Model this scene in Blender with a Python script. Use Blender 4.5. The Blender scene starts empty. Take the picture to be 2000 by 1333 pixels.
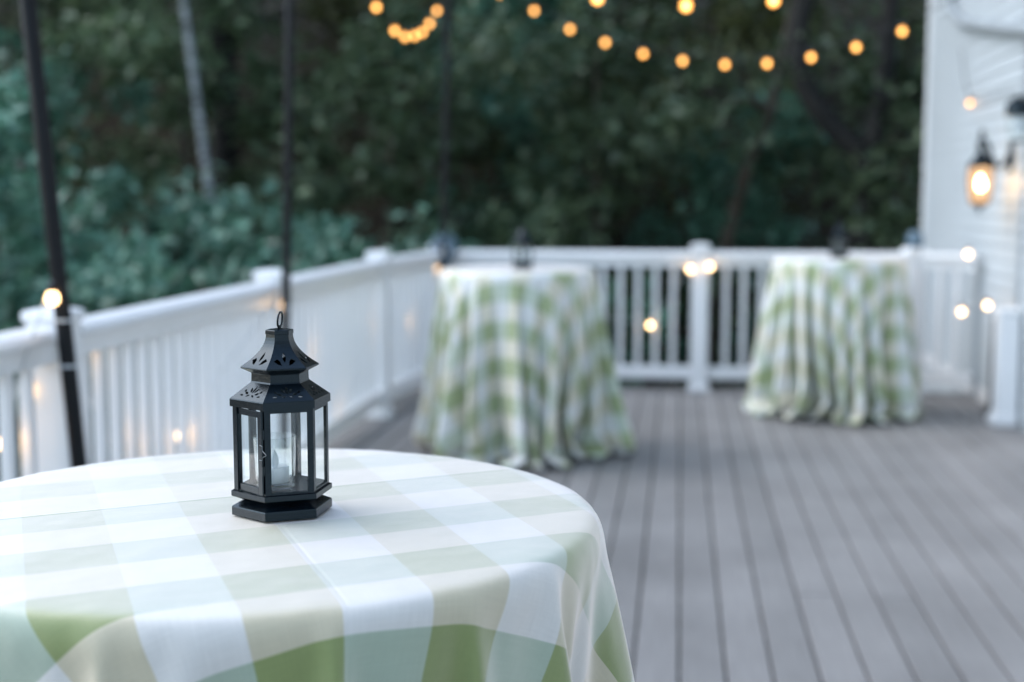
import bpy, bmesh, math, random
import numpy as np
from mathutils import Vector, Matrix
from mathutils.geometry import delaunay_2d_cdt
R = math.radians
sc = bpy.context.scene
C = sc.collection

# ------------------------------------------------------------ camera, sky, sun, exposure
CAM_H = 1.47
cam = bpy.data.cameras.new('camera'); co = bpy.data.objects.new('camera', cam); C.objects.link(co)
sc.camera = co
cam.sensor_width = 36; cam.lens = 46.8; cam.clip_start = 0.05; cam.clip_end = 500
co.location = (0, 0, CAM_H)
co.rotation_euler = (R(90 - 6.114), 0, R(7.15))
cam.dof.use_dof = True; cam.dof.focus_distance = 1.66; cam.dof.aperture_fstop = 2.4

SUN_AZ, SUN_EL = -86, 46          # degrees; azimuth from +Y, negative to the left
w = bpy.data.worlds.new('World'); sc.world = w; w.use_nodes = True
nt = w.node_tree; bg = nt.nodes['Background']
sky = nt.nodes.new('ShaderNodeTexSky'); sky.sky_type = 'NISHITA'; sky.sun_disc = False
sky.sun_elevation = R(SUN_EL); sky.sun_rotation = R(SUN_AZ); sky.air_density = 1.0; sky.dust_density = 1.2; sky.ozone_density = 1.5
hs = nt.nodes.new('ShaderNodeHueSaturation'); hs.inputs['Saturation'].default_value = 0.88; hs.inputs['Hue'].default_value = 0.49
nt.links.new(sky.outputs[0], hs.inputs['Color']); nt.links.new(hs.outputs[0], bg.inputs[0])
bg.inputs[1].default_value = 0.15
sl = bpy.data.lights.new('sun', 'SUN'); so = bpy.data.objects.new('sun', sl); C.objects.link(so)
sl.energy = 0.5; sl.angle = R(60); sl.color = (0.86, 0.96, 1.0)
sd = Vector((math.sin(R(SUN_AZ)) * math.cos(R(SUN_EL)), math.cos(R(SUN_AZ)) * math.cos(R(SUN_EL)), math.sin(R(SUN_EL))))
so.rotation_euler = sd.to_track_quat('Z', 'Y').to_euler(); so.location = (-12, 4, 12)
sc.view_settings.view_transform = 'Standard'; sc.view_settings.look = 'None'
sc.view_settings.exposure = 1.5; sc.view_settings.gamma = 1.0
sc.render.engine = 'CYCLES'
sc.cycles.use_denoising = True
sc.cycles.max_bounces = 10; sc.cycles.transparent_max_bounces = 24
sc.cycles.caustics_reflective = False; sc.cycles.caustics_refractive = False
sc.cycles.sample_clamp_indirect = 6.0

# ------------------------------------------------------------ helpers
class MB:
    def __init__(s): s.v = []; s.f = []
    def add(s, v, f):
        n = len(s.v); s.v += [tuple(p) for p in v]; s.f += [tuple(i + n for i in q) for q in f]; return s
    def box(s, x0, y0, z0, x1, y1, z1):
        return s.add([(x0,y0,z0),(x1,y0,z0),(x1,y1,z0),(x0,y1,z0),(x0,y0,z1),(x1,y0,z1),(x1,y1,z1),(x0,y1,z1)],
                     [(0,3,2,1),(4,5,6,7),(0,1,5,4),(1,2,6,5),(2,3,7,6),(3,0,4,7)])
    def obox(s, p, q, w, z0, z1):     # upright box along a plan segment p-q
        p = Vector(p); q = Vector(q); d = (q - p).normalized(); n = Vector((-d.y, d.x)) * w / 2
        c = [p - n, q - n, q + n, p + n]
        return s.add([(a.x, a.y, z) for z in (z0, z1) for a in c],
                     [(0,3,2,1),(4,5,6,7),(0,1,5,4),(1,2,6,5),(2,3,7,6),(3,0,4,7)])
    def tube(s, path, rad, seg=10, cap=True):
        path = [Vector(p) for p in path]
        if not isinstance(rad, (list, tuple)): rad = [rad] * len(path)
        ring = []; u = None
        for i, p in enumerate(path):
            t = (path[min(i+1, len(path)-1)] - path[max(i-1, 0)]).normalized()
            if u is None:
                u = t.cross(Vector((0.3, 0.2, 1)) if abs(t.z) < .9 else Vector((1, 0, 0))).normalized()
            u = (u - t * u.dot(t)).normalized(); v = t.cross(u)
            ring.append([p + (u * math.cos(2*math.pi*k/seg) + v * math.sin(2*math.pi*k/seg)) * rad[i] for k in range(seg)])
        n = len(s.v)
        for r in ring: s.v += [tuple(a) for a in r]
        for j in range(len(path)-1):
            for k in range(seg):
                s.f.append((n+j*seg+k, n+j*seg+(k+1)%seg, n+(j+1)*seg+(k+1)%seg, n+(j+1)*seg+k))
        if cap:
            s.f.append(tuple(n+k for k in range(seg))[::-1]); s.f.append(tuple(n+(len(path)-1)*seg+k for k in range(seg)))
        return s
    def lathe(s, prof, seg=32, c=(0,0,0), ang0=0.0):
        n = len(s.v)
        for r, z in prof:
            for k in range(seg):
                a = ang0 + 2*math.pi*k/seg; s.v.append((c[0]+r*math.cos(a), c[1]+r*math.sin(a), c[2]+z))
        for j in range(len(prof)-1):
            for k in range(seg):
                s.f.append((n+j*seg+k, n+j*seg+(k+1)%seg, n+(j+1)*seg+(k+1)%seg, n+(j+1)*seg+k))
        s.f.append(tuple(n+k for k in range(seg))[::-1]); m = n+(len(prof)-1)*seg
        s.f.append(tuple(m+k for k in range(seg)))
        return s
    def sphere(s, c, r, seg=12, rings=8, sz=1.0):
        return s.lathe([(max(r*math.sin(math.pi*j/rings), r*.02), -r*sz*math.cos(math.pi*j/rings)) for j in range(rings+1)], seg, c)
    def build(s, name, mat, parent=None, smooth=False, bevel=0, loc=None, auto=None):
        me = bpy.data.meshes.new(name); me.from_pydata(s.v, [], s.f); me.validate(); me.update()
        o = bpy.data.objects.new(name, me); C.objects.link(o)
        if mat: me.materials.append(mat)
        if smooth: me.polygons.foreach_set('use_smooth', [True]*len(me.polygons))
        if auto: me.set_sharp_from_angle(angle=R(auto))
        if bevel:
            m = o.modifiers.new('bevel', 'BEVEL'); m.width = bevel; m.segments = 2; m.limit_method = 'ANGLE'
        if parent: o.parent = parent
        if loc: o.location = loc
        return o

def empty(name, label, cat, loc=(0,0,0), rz=0, group=None):
    o = bpy.data.objects.new(name, None); C.objects.link(o); o.location = loc; o.rotation_euler = (0,0,rz)
    o.empty_display_size = .1
    return tag(o, label, cat, group)
def tag(o, label, cat, group=None):
    o['label'] = label; o['category'] = cat
    if group: o['group'] = group
    return o
def struct(o, kind='structure'):
    o['kind'] = kind; return o
KIDS = {}
def copy_tree(o, parent=None):
    c = o.copy(); C.objects.link(c); c.parent = parent
    for ch in o.children: copy_tree(ch, c)
    return c

# ------------------------------------------------------------ materials
def mat(name, col, rough=.5, spec=.5, metal=0, var=0.0, vscale=8.0, vstretch=(1,1,1), bump=0.0, bscale=60, **kw):
    m = bpy.data.materials.new(name); m.use_nodes = True; t = m.node_tree; b = t.nodes['Principled BSDF']
    b.inputs['Base Color'].default_value = (*col, 1); b.inputs['Roughness'].default_value = rough
    b.inputs['Specular IOR Level'].default_value = spec; b.inputs['Metallic'].default_value = metal
    for k, v in kw.items(): b.inputs[k].default_value = v
    if var or bump:
        tc = t.nodes.new('ShaderNodeTexCoord'); mp = t.nodes.new('ShaderNodeMapping'); mp.inputs['Scale'].default_value = vstretch
        t.links.new(tc.outputs['Object'], mp.inputs[0])
    if var:
        n = t.nodes.new('ShaderNodeTexNoise'); n.inputs['Scale'].default_value = vscale; n.inputs['Detail'].default_value = 5
        t.links.new(mp.outputs[0], n.inputs['Vector'])
        r = t.nodes.new('ShaderNodeValToRGB'); r.color_ramp.elements[0].position = .3; r.color_ramp.elements[1].position = .7
        r.color_ramp.elements[0].color = (*[c*(1-var) for c in col], 1); r.color_ramp.elements[1].color = (*[min(1, c*(1+var)) for c in col], 1)
        t.links.new(n.outputs['Fac'], r.inputs[0]); t.links.new(r.outputs[0], b.inputs['Base Color'])
    if bump:
        n2 = t.nodes.new('ShaderNodeTexNoise'); n2.inputs['Scale'].default_value = bscale; n2.inputs['Detail'].default_value = 4
        t.links.new(mp.outputs[0], n2.inputs['Vector'])
        bp = t.nodes.new('ShaderNodeBump'); bp.inputs['Strength'].default_value = bump; bp.inputs['Distance'].default_value = .002
        t.links.new(n2.outputs['Fac'], bp.inputs['Height']); t.links.new(bp.outputs[0], b.inputs['Normal'])
    return m

def glass_mat(name, tint=(.95,.985,.985), dirt=0.04, f0=1.0, rough=.03):
    """thin pane: clear transmission plus Fresnel reflection, with a little dust"""
    m = bpy.data.materials.new(name); m.use_nodes = True; t = m.node_tree
    for n in list(t.nodes): t.nodes.remove(n)
    out = t.nodes.new('ShaderNodeOutputMaterial'); tr = t.nodes.new('ShaderNodeBsdfTransparent'); tr.inputs[0].default_value = (*tint, 1)
    gl = t.nodes.new('ShaderNodeBsdfGlossy'); gl.inputs['Roughness'].default_value = rough
    fr = t.nodes.new('ShaderNodeLayerWeight'); fr.inputs[0].default_value = .5
    pw = t.nodes.new('ShaderNodeMath'); pw.operation = 'POWER'; pw.inputs[1].default_value = 5; t.links.new(fr.outputs['Facing'], pw.inputs[0])
    mul = t.nodes.new('ShaderNodeMath'); mul.operation = 'MULTIPLY_ADD'; mul.inputs[1].default_value = .85*f0; mul.inputs[2].default_value = .05*f0
    t.links.new(pw.outputs[0], mul.inputs[0])
    mx = t.nodes.new('ShaderNodeMixShader'); t.links.new(mul.outputs[0], mx.inputs[0]); t.links.new(tr.outputs[0], mx.inputs[1]); t.links.new(gl.outputs[0], mx.inputs[2])
    df = t.nodes.new('ShaderNodeBsdfDiffuse'); df.inputs[0].default_value = (.75,.8,.8,1)
    tc = t.nodes.new('ShaderNodeTexCoord'); no = t.nodes.new('ShaderNodeTexNoise'); no.inputs['Scale'].default_value = 45; no.inputs['Detail'].default_value = 6
    mp = t.nodes.new('ShaderNodeMapping'); mp.inputs['Scale'].default_value = (1,1,.35)
    t.links.new(tc.outputs['Object'], mp.inputs[0]); t.links.new(mp.outputs[0], no.inputs['Vector'])
    rg = t.nodes.new('ShaderNodeMapRange'); rg.inputs[1].default_value = .45; rg.inputs[2].default_value = .8; rg.inputs[3].default_value = dirt*.3; rg.inputs[4].default_value = dirt*2.2
    t.links.new(no.outputs['Fac'], rg.inputs[0])
    m2 = t.nodes.new('ShaderNodeMixShader'); t.links.new(rg.outputs[0], m2.inputs[0]); t.links.new(mx.outputs[0], m2.inputs[1]); t.links.new(df.outputs[0], m2.inputs[2])
    t.links.new(m2.outputs[0], out.inputs[0])
    return m

def emit_mat(name, col, s):
    m = bpy.data.materials.new(name); m.use_nodes = True; b = m.node_tree.nodes['Principled BSDF']
    b.inputs['Base Color'].default_value = (.8,.8,.8,1); b.inputs['Emission Color'].default_value = (*col, 1); b.inputs['Emission Strength'].default_value = s
    return m

def bulb_mat(name, col, s, clear):
    """lit glass globe: part clear glass, part glowing"""
    m = bpy.data.materials.new(name); m.use_nodes = True; t = m.node_tree
    for n in list(t.nodes): t.nodes.remove(n)
    out = t.nodes.new('ShaderNodeOutputMaterial'); tr = t.nodes.new('ShaderNodeBsdfTransparent'); e = t.nodes.new('ShaderNodeEmission')
    e.inputs[0].default_value = (*col, 1); e.inputs[1].default_value = s
    mx = t.nodes.new('ShaderNodeMixShader'); mx.inputs[0].default_value = 1 - clear
    t.links.new(tr.outputs[0], mx.inputs[1]); t.links.new(e.outputs[0], mx.inputs[2]); t.links.new(mx.outputs[0], out.inputs[0])
    return m

def leaf_mat(name, c1, c2, rough=.45, trans=.25):
    m = bpy.data.materials.new(name); m.use_nodes = True; t = m.node_tree; b = t.nodes['Principled BSDF']
    oi = t.nodes.new('ShaderNodeObjectInfo'); geo = t.nodes.new('ShaderNodeNewGeometry')
    mx = t.nodes.new('ShaderNodeMix'); mx.data_type = 'RGBA'
    mx.inputs['A'].default_value = (*c1, 1); mx.inputs['B'].default_value = (*c2, 1)
    t.links.new(geo.outputs['Random Per Island'], mx.inputs['Factor'])
    hv = t.nodes.new('ShaderNodeHueSaturation')
    rg = t.nodes.new('ShaderNodeMapRange'); rg.inputs[3].default_value = .7; rg.inputs[4].default_value = 1.3
    t.links.new(oi.outputs['Random'], rg.inputs[0]); t.links.new(rg.outputs[0], hv.inputs['Value']); t.links.new(mx.outputs['Result'], hv.inputs['Color'])
    b.inputs['Roughness'].default_value = rough; b.inputs['Specular IOR Level'].default_value = .5
    t.links.new(hv.outputs[0], b.inputs['Base Color'])
    tl = t.nodes.new('ShaderNodeBsdfTranslucent'); t.links.new(hv.outputs[0], tl.inputs[0])
    ms = t.nodes.new('ShaderNodeMixShader'); ms.inputs[0].default_value = trans
    t.links.new(b.outputs[0], ms.inputs[1]); t.links.new(tl.outputs[0], ms.inputs[2])
    t.links.new(ms.outputs[0], t.nodes['Material Output'].inputs[0])
    return m

def bark_mat(name, c1, c2, scale=9, stretch=(1,1,.25), lo=.4, hi=.62):
    m = bpy.data.materials.new(name); m.use_nodes = True; t = m.node_tree; b = t.nodes['Principled BSDF']
    tc = t.nodes.new('ShaderNodeTexCoord'); mp = t.nodes.new('ShaderNodeMapping'); mp.inputs['Scale'].default_value = stretch
    n = t.nodes.new('ShaderNodeTexNoise'); n.inputs['Scale'].default_value = scale; n.inputs['Detail'].default_value = 6
    r = t.nodes.new('ShaderNodeValToRGB'); r.color_ramp.elements[0].position = lo; r.color_ramp.elements[1].position = hi
    r.color_ramp.elements[0].color = (*c1, 1); r.color_ramp.elements[1].color = (*c2, 1)
    t.links.new(tc.outputs['Object'], mp.inputs[0]); t.links.new(mp.outputs[0], n.inputs['Vector']); t.links.new(n.outputs['Fac'], r.inputs[0]); t.links.new(r.outputs[0], b.inputs['Base Color'])
    b.inputs['Roughness'].default_value = .85
    bp = t.nodes.new('ShaderNodeBump'); bp.inputs['Distance'].default_value = .02; t.links.new(n.outputs['Fac'], bp.inputs['Height']); t.links.new(bp.outputs[0], b.inputs['Normal'])
    return m

def cloth_mat(name, W, TAN, GRN, OLV):
    m = bpy.data.materials.new(name); m.use_nodes = True; t = m.node_tree; b = t.nodes['Principled BSDF']
    uv = t.nodes.new('ShaderNodeUVMap'); uv.uv_map = 'cloth'
    sp = t.nodes.new('ShaderNodeSeparateXYZ'); t.links.new(uv.outputs[0], sp.inputs[0])
    def stripe(sock):
        h = t.nodes.new('ShaderNodeMath'); h.operation = 'MULTIPLY'; h.inputs[1].default_value = .5; t.links.new(sock, h.inputs[0])
        f = t.nodes.new('ShaderNodeMath'); f.operation = 'FRACT'; t.links.new(h.outputs[0], f.inputs[0])
        p = t.nodes.new('ShaderNodeMath'); p.operation = 'PINGPONG'; p.inputs[1].default_value = .5   # 0..0.5
        s1 = t.nodes.new('ShaderNodeMath'); s1.operation = 'ADD'; s1.inputs[1].default_value = .25; t.links.new(f.outputs[0], s1.inputs[0])
        t.links.new(s1.outputs[0], p.inputs[0])
        g = t.nodes.new('ShaderNodeMapRange'); g.inputs[1].default_value = .247; g.inputs[2].default_value = .253
        t.links.new(p.outputs[0], g.inputs[0]); return g.outputs[0]
    sv, su = stripe(sp.outputs[1]), stripe(sp.outputs[0])
    def mixc(f, a, bcol, blend='MIX'):
        x = t.nodes.new('ShaderNodeMix'); x.data_type = 'RGBA'; x.blend_type = blend
        for k, q in (('A', a), ('B', bcol)):
            if isinstance(q, tuple): x.inputs[k].default_value = (*q, 1)
            else: t.links.new(q, x.inputs[k])
        if isinstance(f, float): x.inputs['Factor'].default_value = f
        else: t.links.new(f, x.inputs['Factor'])
        return x.outputs['Result']
    c0 = mixc(sv, W, TAN); c1 = mixc(sv, GRN, OLV); c = mixc(su, c0, c1)
    for sc3 in ((1.2,22,1),(22,1.2,1)):
        mp = t.nodes.new('ShaderNodeMapping'); mp.inputs['Scale'].default_value = sc3; t.links.new(uv.outputs[0], mp.inputs[0])
        ns = t.nodes.new('ShaderNodeTexNoise'); ns.inputs['Scale'].default_value = 1.6; ns.inputs['Detail'].default_value = 6; ns.inputs['Roughness'].default_value = .75; t.links.new(mp.outputs[0], ns.inputs['Vector'])
        g = t.nodes.new('ShaderNodeMapRange'); g.inputs[1].default_value = .3; g.inputs[2].default_value = .7; g.inputs[3].default_value = .94; g.inputs[4].default_value = 1.045; t.links.new(ns.outputs['Fac'], g.inputs[0])
        c = mixc(1.0, c, g.outputs[0], 'MULTIPLY')
    t.links.new(c, b.inputs['Base Color'])
    b.inputs['Roughness'].default_value = .55; b.inputs['Specular IOR Level'].default_value = .5
    b.inputs['Sheen Weight'].default_value = .15; b.inputs['Sheen Roughness'].default_value = .5; b.inputs['Sheen Tint'].default_value = (1,1,1,1)
    # woven thread bump, soft wrinkles and a packing crease
    w1 = t.nodes.new('ShaderNodeTexWave'); w1.inputs['Scale'].default_value = 90; w1.bands_direction = 'X'; t.links.new(uv.outputs[0], w1.inputs[0])
    w2 = t.nodes.new('ShaderNodeTexWave'); w2.inputs['Scale'].default_value = 90; w2.bands_direction = 'Y'; t.links.new(uv.outputs[0], w2.inputs[0])
    ad = t.nodes.new('ShaderNodeMath'); t.links.new(w1.outputs['Fac'], ad.inputs[0]); t.links.new(w2.outputs['Fac'], ad.inputs[1])
    b1 = t.nodes.new('ShaderNodeBump'); b1.inputs['Strength'].default_value = .12; b1.inputs['Distance'].default_value = .0004; t.links.new(ad.outputs[0], b1.inputs['Height'])
    no = t.nodes.new('ShaderNodeTexNoise'); no.inputs['Scale'].default_value = .9; no.inputs['Detail'].default_value = 2; t.links.new(uv.outputs[0], no.inputs['Vector'])
    b2 = t.nodes.new('ShaderNodeBump'); b2.inputs['Strength'].default_value = .5; b2.inputs['Distance'].default_value = .006; t.links.new(no.outputs['Fac'], b2.inputs['Height']); t.links.new(b1.outputs[0], b2.inputs['Normal'])
    prev = b2
    for sock, off, dist in ((sp.outputs[0], 1.95, .0010), (sp.outputs[1], .94, -.00035)):
        cr = t.nodes.new('ShaderNodeMath'); cr.operation = 'ADD'; cr.inputs[1].default_value = off; t.links.new(sock, cr.inputs[0])
        ab = t.nodes.new('ShaderNodeMath'); ab.operation = 'ABSOLUTE'; t.links.new(cr.outputs[0], ab.inputs[0])
        mr = t.nodes.new('ShaderNodeMapRange'); mr.interpolation_type = 'SMOOTHSTEP'; mr.inputs[1].default_value = 0; mr.inputs[2].default_value = .05; mr.inputs[3].default_value = 1; mr.inputs[4].default_value = 0; t.links.new(ab.outputs[0], mr.inputs[0])
        b3 = t.nodes.new('ShaderNodeBump'); b3.inputs['Strength'].default_value = .8; b3.inputs['Distance'].default_value = abs(dist); b3.invert = dist < 0; t.links.new(mr.outputs[0], b3.inputs['Height']); t.links.new(prev.outputs[0], b3.inputs['Normal']); prev = b3
    t.links.new(b3.outputs[0], b.inputs['Normal'])
    # satin weave: the floating threads mirror the sky at grazing angles
    lw = t.nodes.new('ShaderNodeLayerWeight'); lw.inputs['Blend'].default_value = .5; t.links.new(b3.outputs[0], lw.inputs['Normal'])
    pw = t.nodes.new('ShaderNodeMath'); pw.operation = 'POWER'; pw.inputs[1].default_value = 2.6; t.links.new(lw.outputs['Facing'], pw.inputs[0])
    ml = t.nodes.new('ShaderNodeMath'); ml.operation = 'MULTIPLY'; ml.inputs[1].default_value = 1.12; t.links.new(pw.outputs[0], ml.inputs[0])
    gl = t.nodes.new('ShaderNodeBsdfGlossy'); gl.inputs['Roughness'].default_value = .62; gl.inputs['Color'].default_value = (1.0,.925,.87,1); t.links.new(b3.outputs[0], gl.inputs['Normal'])
    ms = t.nodes.new('ShaderNodeMixShader'); t.links.new(ml.outputs[0], ms.inputs[0]); t.links.new(b.outputs[0], ms.inputs[1]); t.links.new(gl.outputs[0], ms.inputs[2])
    t.links.new(ms.outputs[0], t.nodes['Material Output'].inputs[0])
    return m

def deck_mat():
    m = bpy.data.materials.new('composite_board'); m.use_nodes = True; t = m.node_tree; b = t.nodes['Principled BSDF']
    tc = t.nodes.new('ShaderNodeTexCoord'); at = t.nodes.new('ShaderNodeNewGeometry')
    r = t.nodes.new('ShaderNodeValToRGB'); e = r.color_ramp.elements
    e[0].color = (.222,.212,.206,1); e[1].color = (.278,.264,.257,1)
    t.links.new(at.outputs['Random Per Island'], r.inputs[0])
    mp = t.nodes.new('ShaderNodeMapping'); mp.inputs['Scale'].default_value = (30,1.2,1); t.links.new(tc.outputs['Object'], mp.inputs[0])
    n = t.nodes.new('ShaderNodeTexNoise'); n.inputs['Scale'].default_value = 3; n.inputs['Detail'].default_value = 5; t.links.new(mp.outputs[0], n.inputs['Vector'])
    n2 = t.nodes.new('ShaderNodeTexNoise'); n2.inputs['Scale'].default_value = 1.6; n2.inputs['Detail'].default_value = 6; t.links.new(tc.outputs['Object'], n2.inputs['Vector'])
    def mul(a, f, lo, hi):
        g = t.nodes.new('ShaderNodeMapRange'); g.inputs[1].default_value = .3; g.inputs[2].default_value = .7; g.inputs[3].default_value = lo; g.inputs[4].default_value = hi; t.links.new(f, g.inputs[0])
        x = t.nodes.new('ShaderNodeMix'); x.data_type = 'RGBA'; x.blend_type = 'MULTIPLY'; x.inputs['Factor'].default_value = 1
        t.links.new(a, x.inputs['A']); t.links.new(g.outputs[0], x.inputs['B']); return x.outputs['Result']
    c = mul(mul(r.outputs[0], n.outputs['Fac'], .88, 1.08), n2.outputs['Fac'], .80, 1.12)
    t.links.new(c, b.inputs['Base Color']); b.inputs['Roughness'].default_value = .55; b.inputs['Specular IOR Level'].default_value = .45
    bp = t.nodes.new('ShaderNodeBump'); bp.inputs['Strength'].default_value = .3; bp.inputs['Distance'].default_value = .002; t.links.new(n.outputs['Fac'], bp.inputs['Height']); t.links.new(bp.outputs[0], b.inputs['Normal'])
    return m

M = dict(
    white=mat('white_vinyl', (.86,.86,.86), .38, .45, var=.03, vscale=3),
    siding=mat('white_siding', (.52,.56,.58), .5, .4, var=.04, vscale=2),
    grey_white=mat('painted_aluminium', (.36,.39,.41), .45, .5, var=.04, vscale=4),
    black=mat('satin_black_metal', (.0025,.005,.008), .27, .40, var=.25, vscale=30, bump=.15, bscale=220, **{'Specular Tint': (.72,.90,1.0,1)}),
    polemetal=mat('black_pole_metal', (.004,.005,.007), .42, .22, var=.2, vscale=12),
    tie=mat('zip_tie_plastic', (.55,.58,.6), .4, .5),
    amber_shade=bulb_mat('lit_lamp_glass', (1.0,.52,.18), .55, .55),
    whitecable=mat('white_cable', (.6,.62,.63), .5, .4),
    rubber=mat('black_cable_rubber', (.01,.01,.011), .55, .4),
    plastic=mat('white_candle_plastic', (.90,.90,.92), .35, .5, **{'Subsurface Weight': .25, 'Subsurface Radius': (.004,.004,.004)}),
    drop=mat('frosted_flame_plastic', (.66,.70,.74), .25, .5),
    glass=glass_mat('lantern_glass', (.98,1,1), .022), lampglass=glass_mat('lamp_glass', dirt=.05),
    wire=mat('steel_wire', (.10,.11,.12), .35, .5, metal=1.0),
    soil=mat('leaf_litter', (.055,.042,.028), .95, .2, var=.45, vscale=1.6, bump=.8, bscale=6),
    concrete=mat('foundation_concrete', (.30,.30,.29), .9, .3, var=.15, vscale=3),
    roof=mat('roof_shingle', (.06,.06,.065), .9, .3, var=.3, vscale=20),
    door=mat('door_paint', (.32,.38,.42), .35, .5, var=.03, vscale=2),
    cap=mat('blue_grey_cap', (.10,.16,.21), .4, .5, var=.15, vscale=10),
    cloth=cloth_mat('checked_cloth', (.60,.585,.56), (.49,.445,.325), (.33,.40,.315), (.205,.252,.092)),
    cloth_brightened=cloth_mat('pale_checked_cloth', (.76,.76,.73), (.70,.66,.52), (.55,.61,.49), (.36,.42,.22)), deck=deck_mat(),
    globe=bulb_mat('amber_bulb_glass', (1.0,.43,.10), 1.5, .3), core=emit_mat('bulb_filament', (1.0,.52,.16), 6),
    globe_w=bulb_mat('warm_bulb_glass', (1.0,.60,.28), 3.6, .3), core_w=emit_mat('warm_filament', (1.0,.68,.38), 14),
    cup=None, lamp_core=emit_mat('lamp_bulb_glow', (1.0,.62,.28), 20),
    leaf_dark=leaf_mat('dark_leaf', (.062,.104,.056), (.135,.185,.098)),
    leaf_olive=leaf_mat('olive_leaf', (.078,.090,.032), (.150,.160,.058)),
    leaf_teal=leaf_mat('bluish_leaf', (.080,.195,.135), (.165,.330,.230), rough=.38),
    leaf_far=leaf_mat('far_leaf', (.055,.066,.036), (.095,.100,.052)),
    bark=bark_mat('dark_bark', (.004,.004,.003), (.016,.014,.011)),
    bark_brown=bark_mat('brown_bark', (.035,.028,.020), (.095,.075,.055)),
    birch=bark_mat('birch_bark', (.05,.05,.05), (.34,.36,.36), scale=7, stretch=(.6,.6,2.2), lo=.40, hi=.58),
)

M['cup'] = glass_mat('cup_glass', (.975,.99,.99), .03, 1.5, .02)
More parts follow.
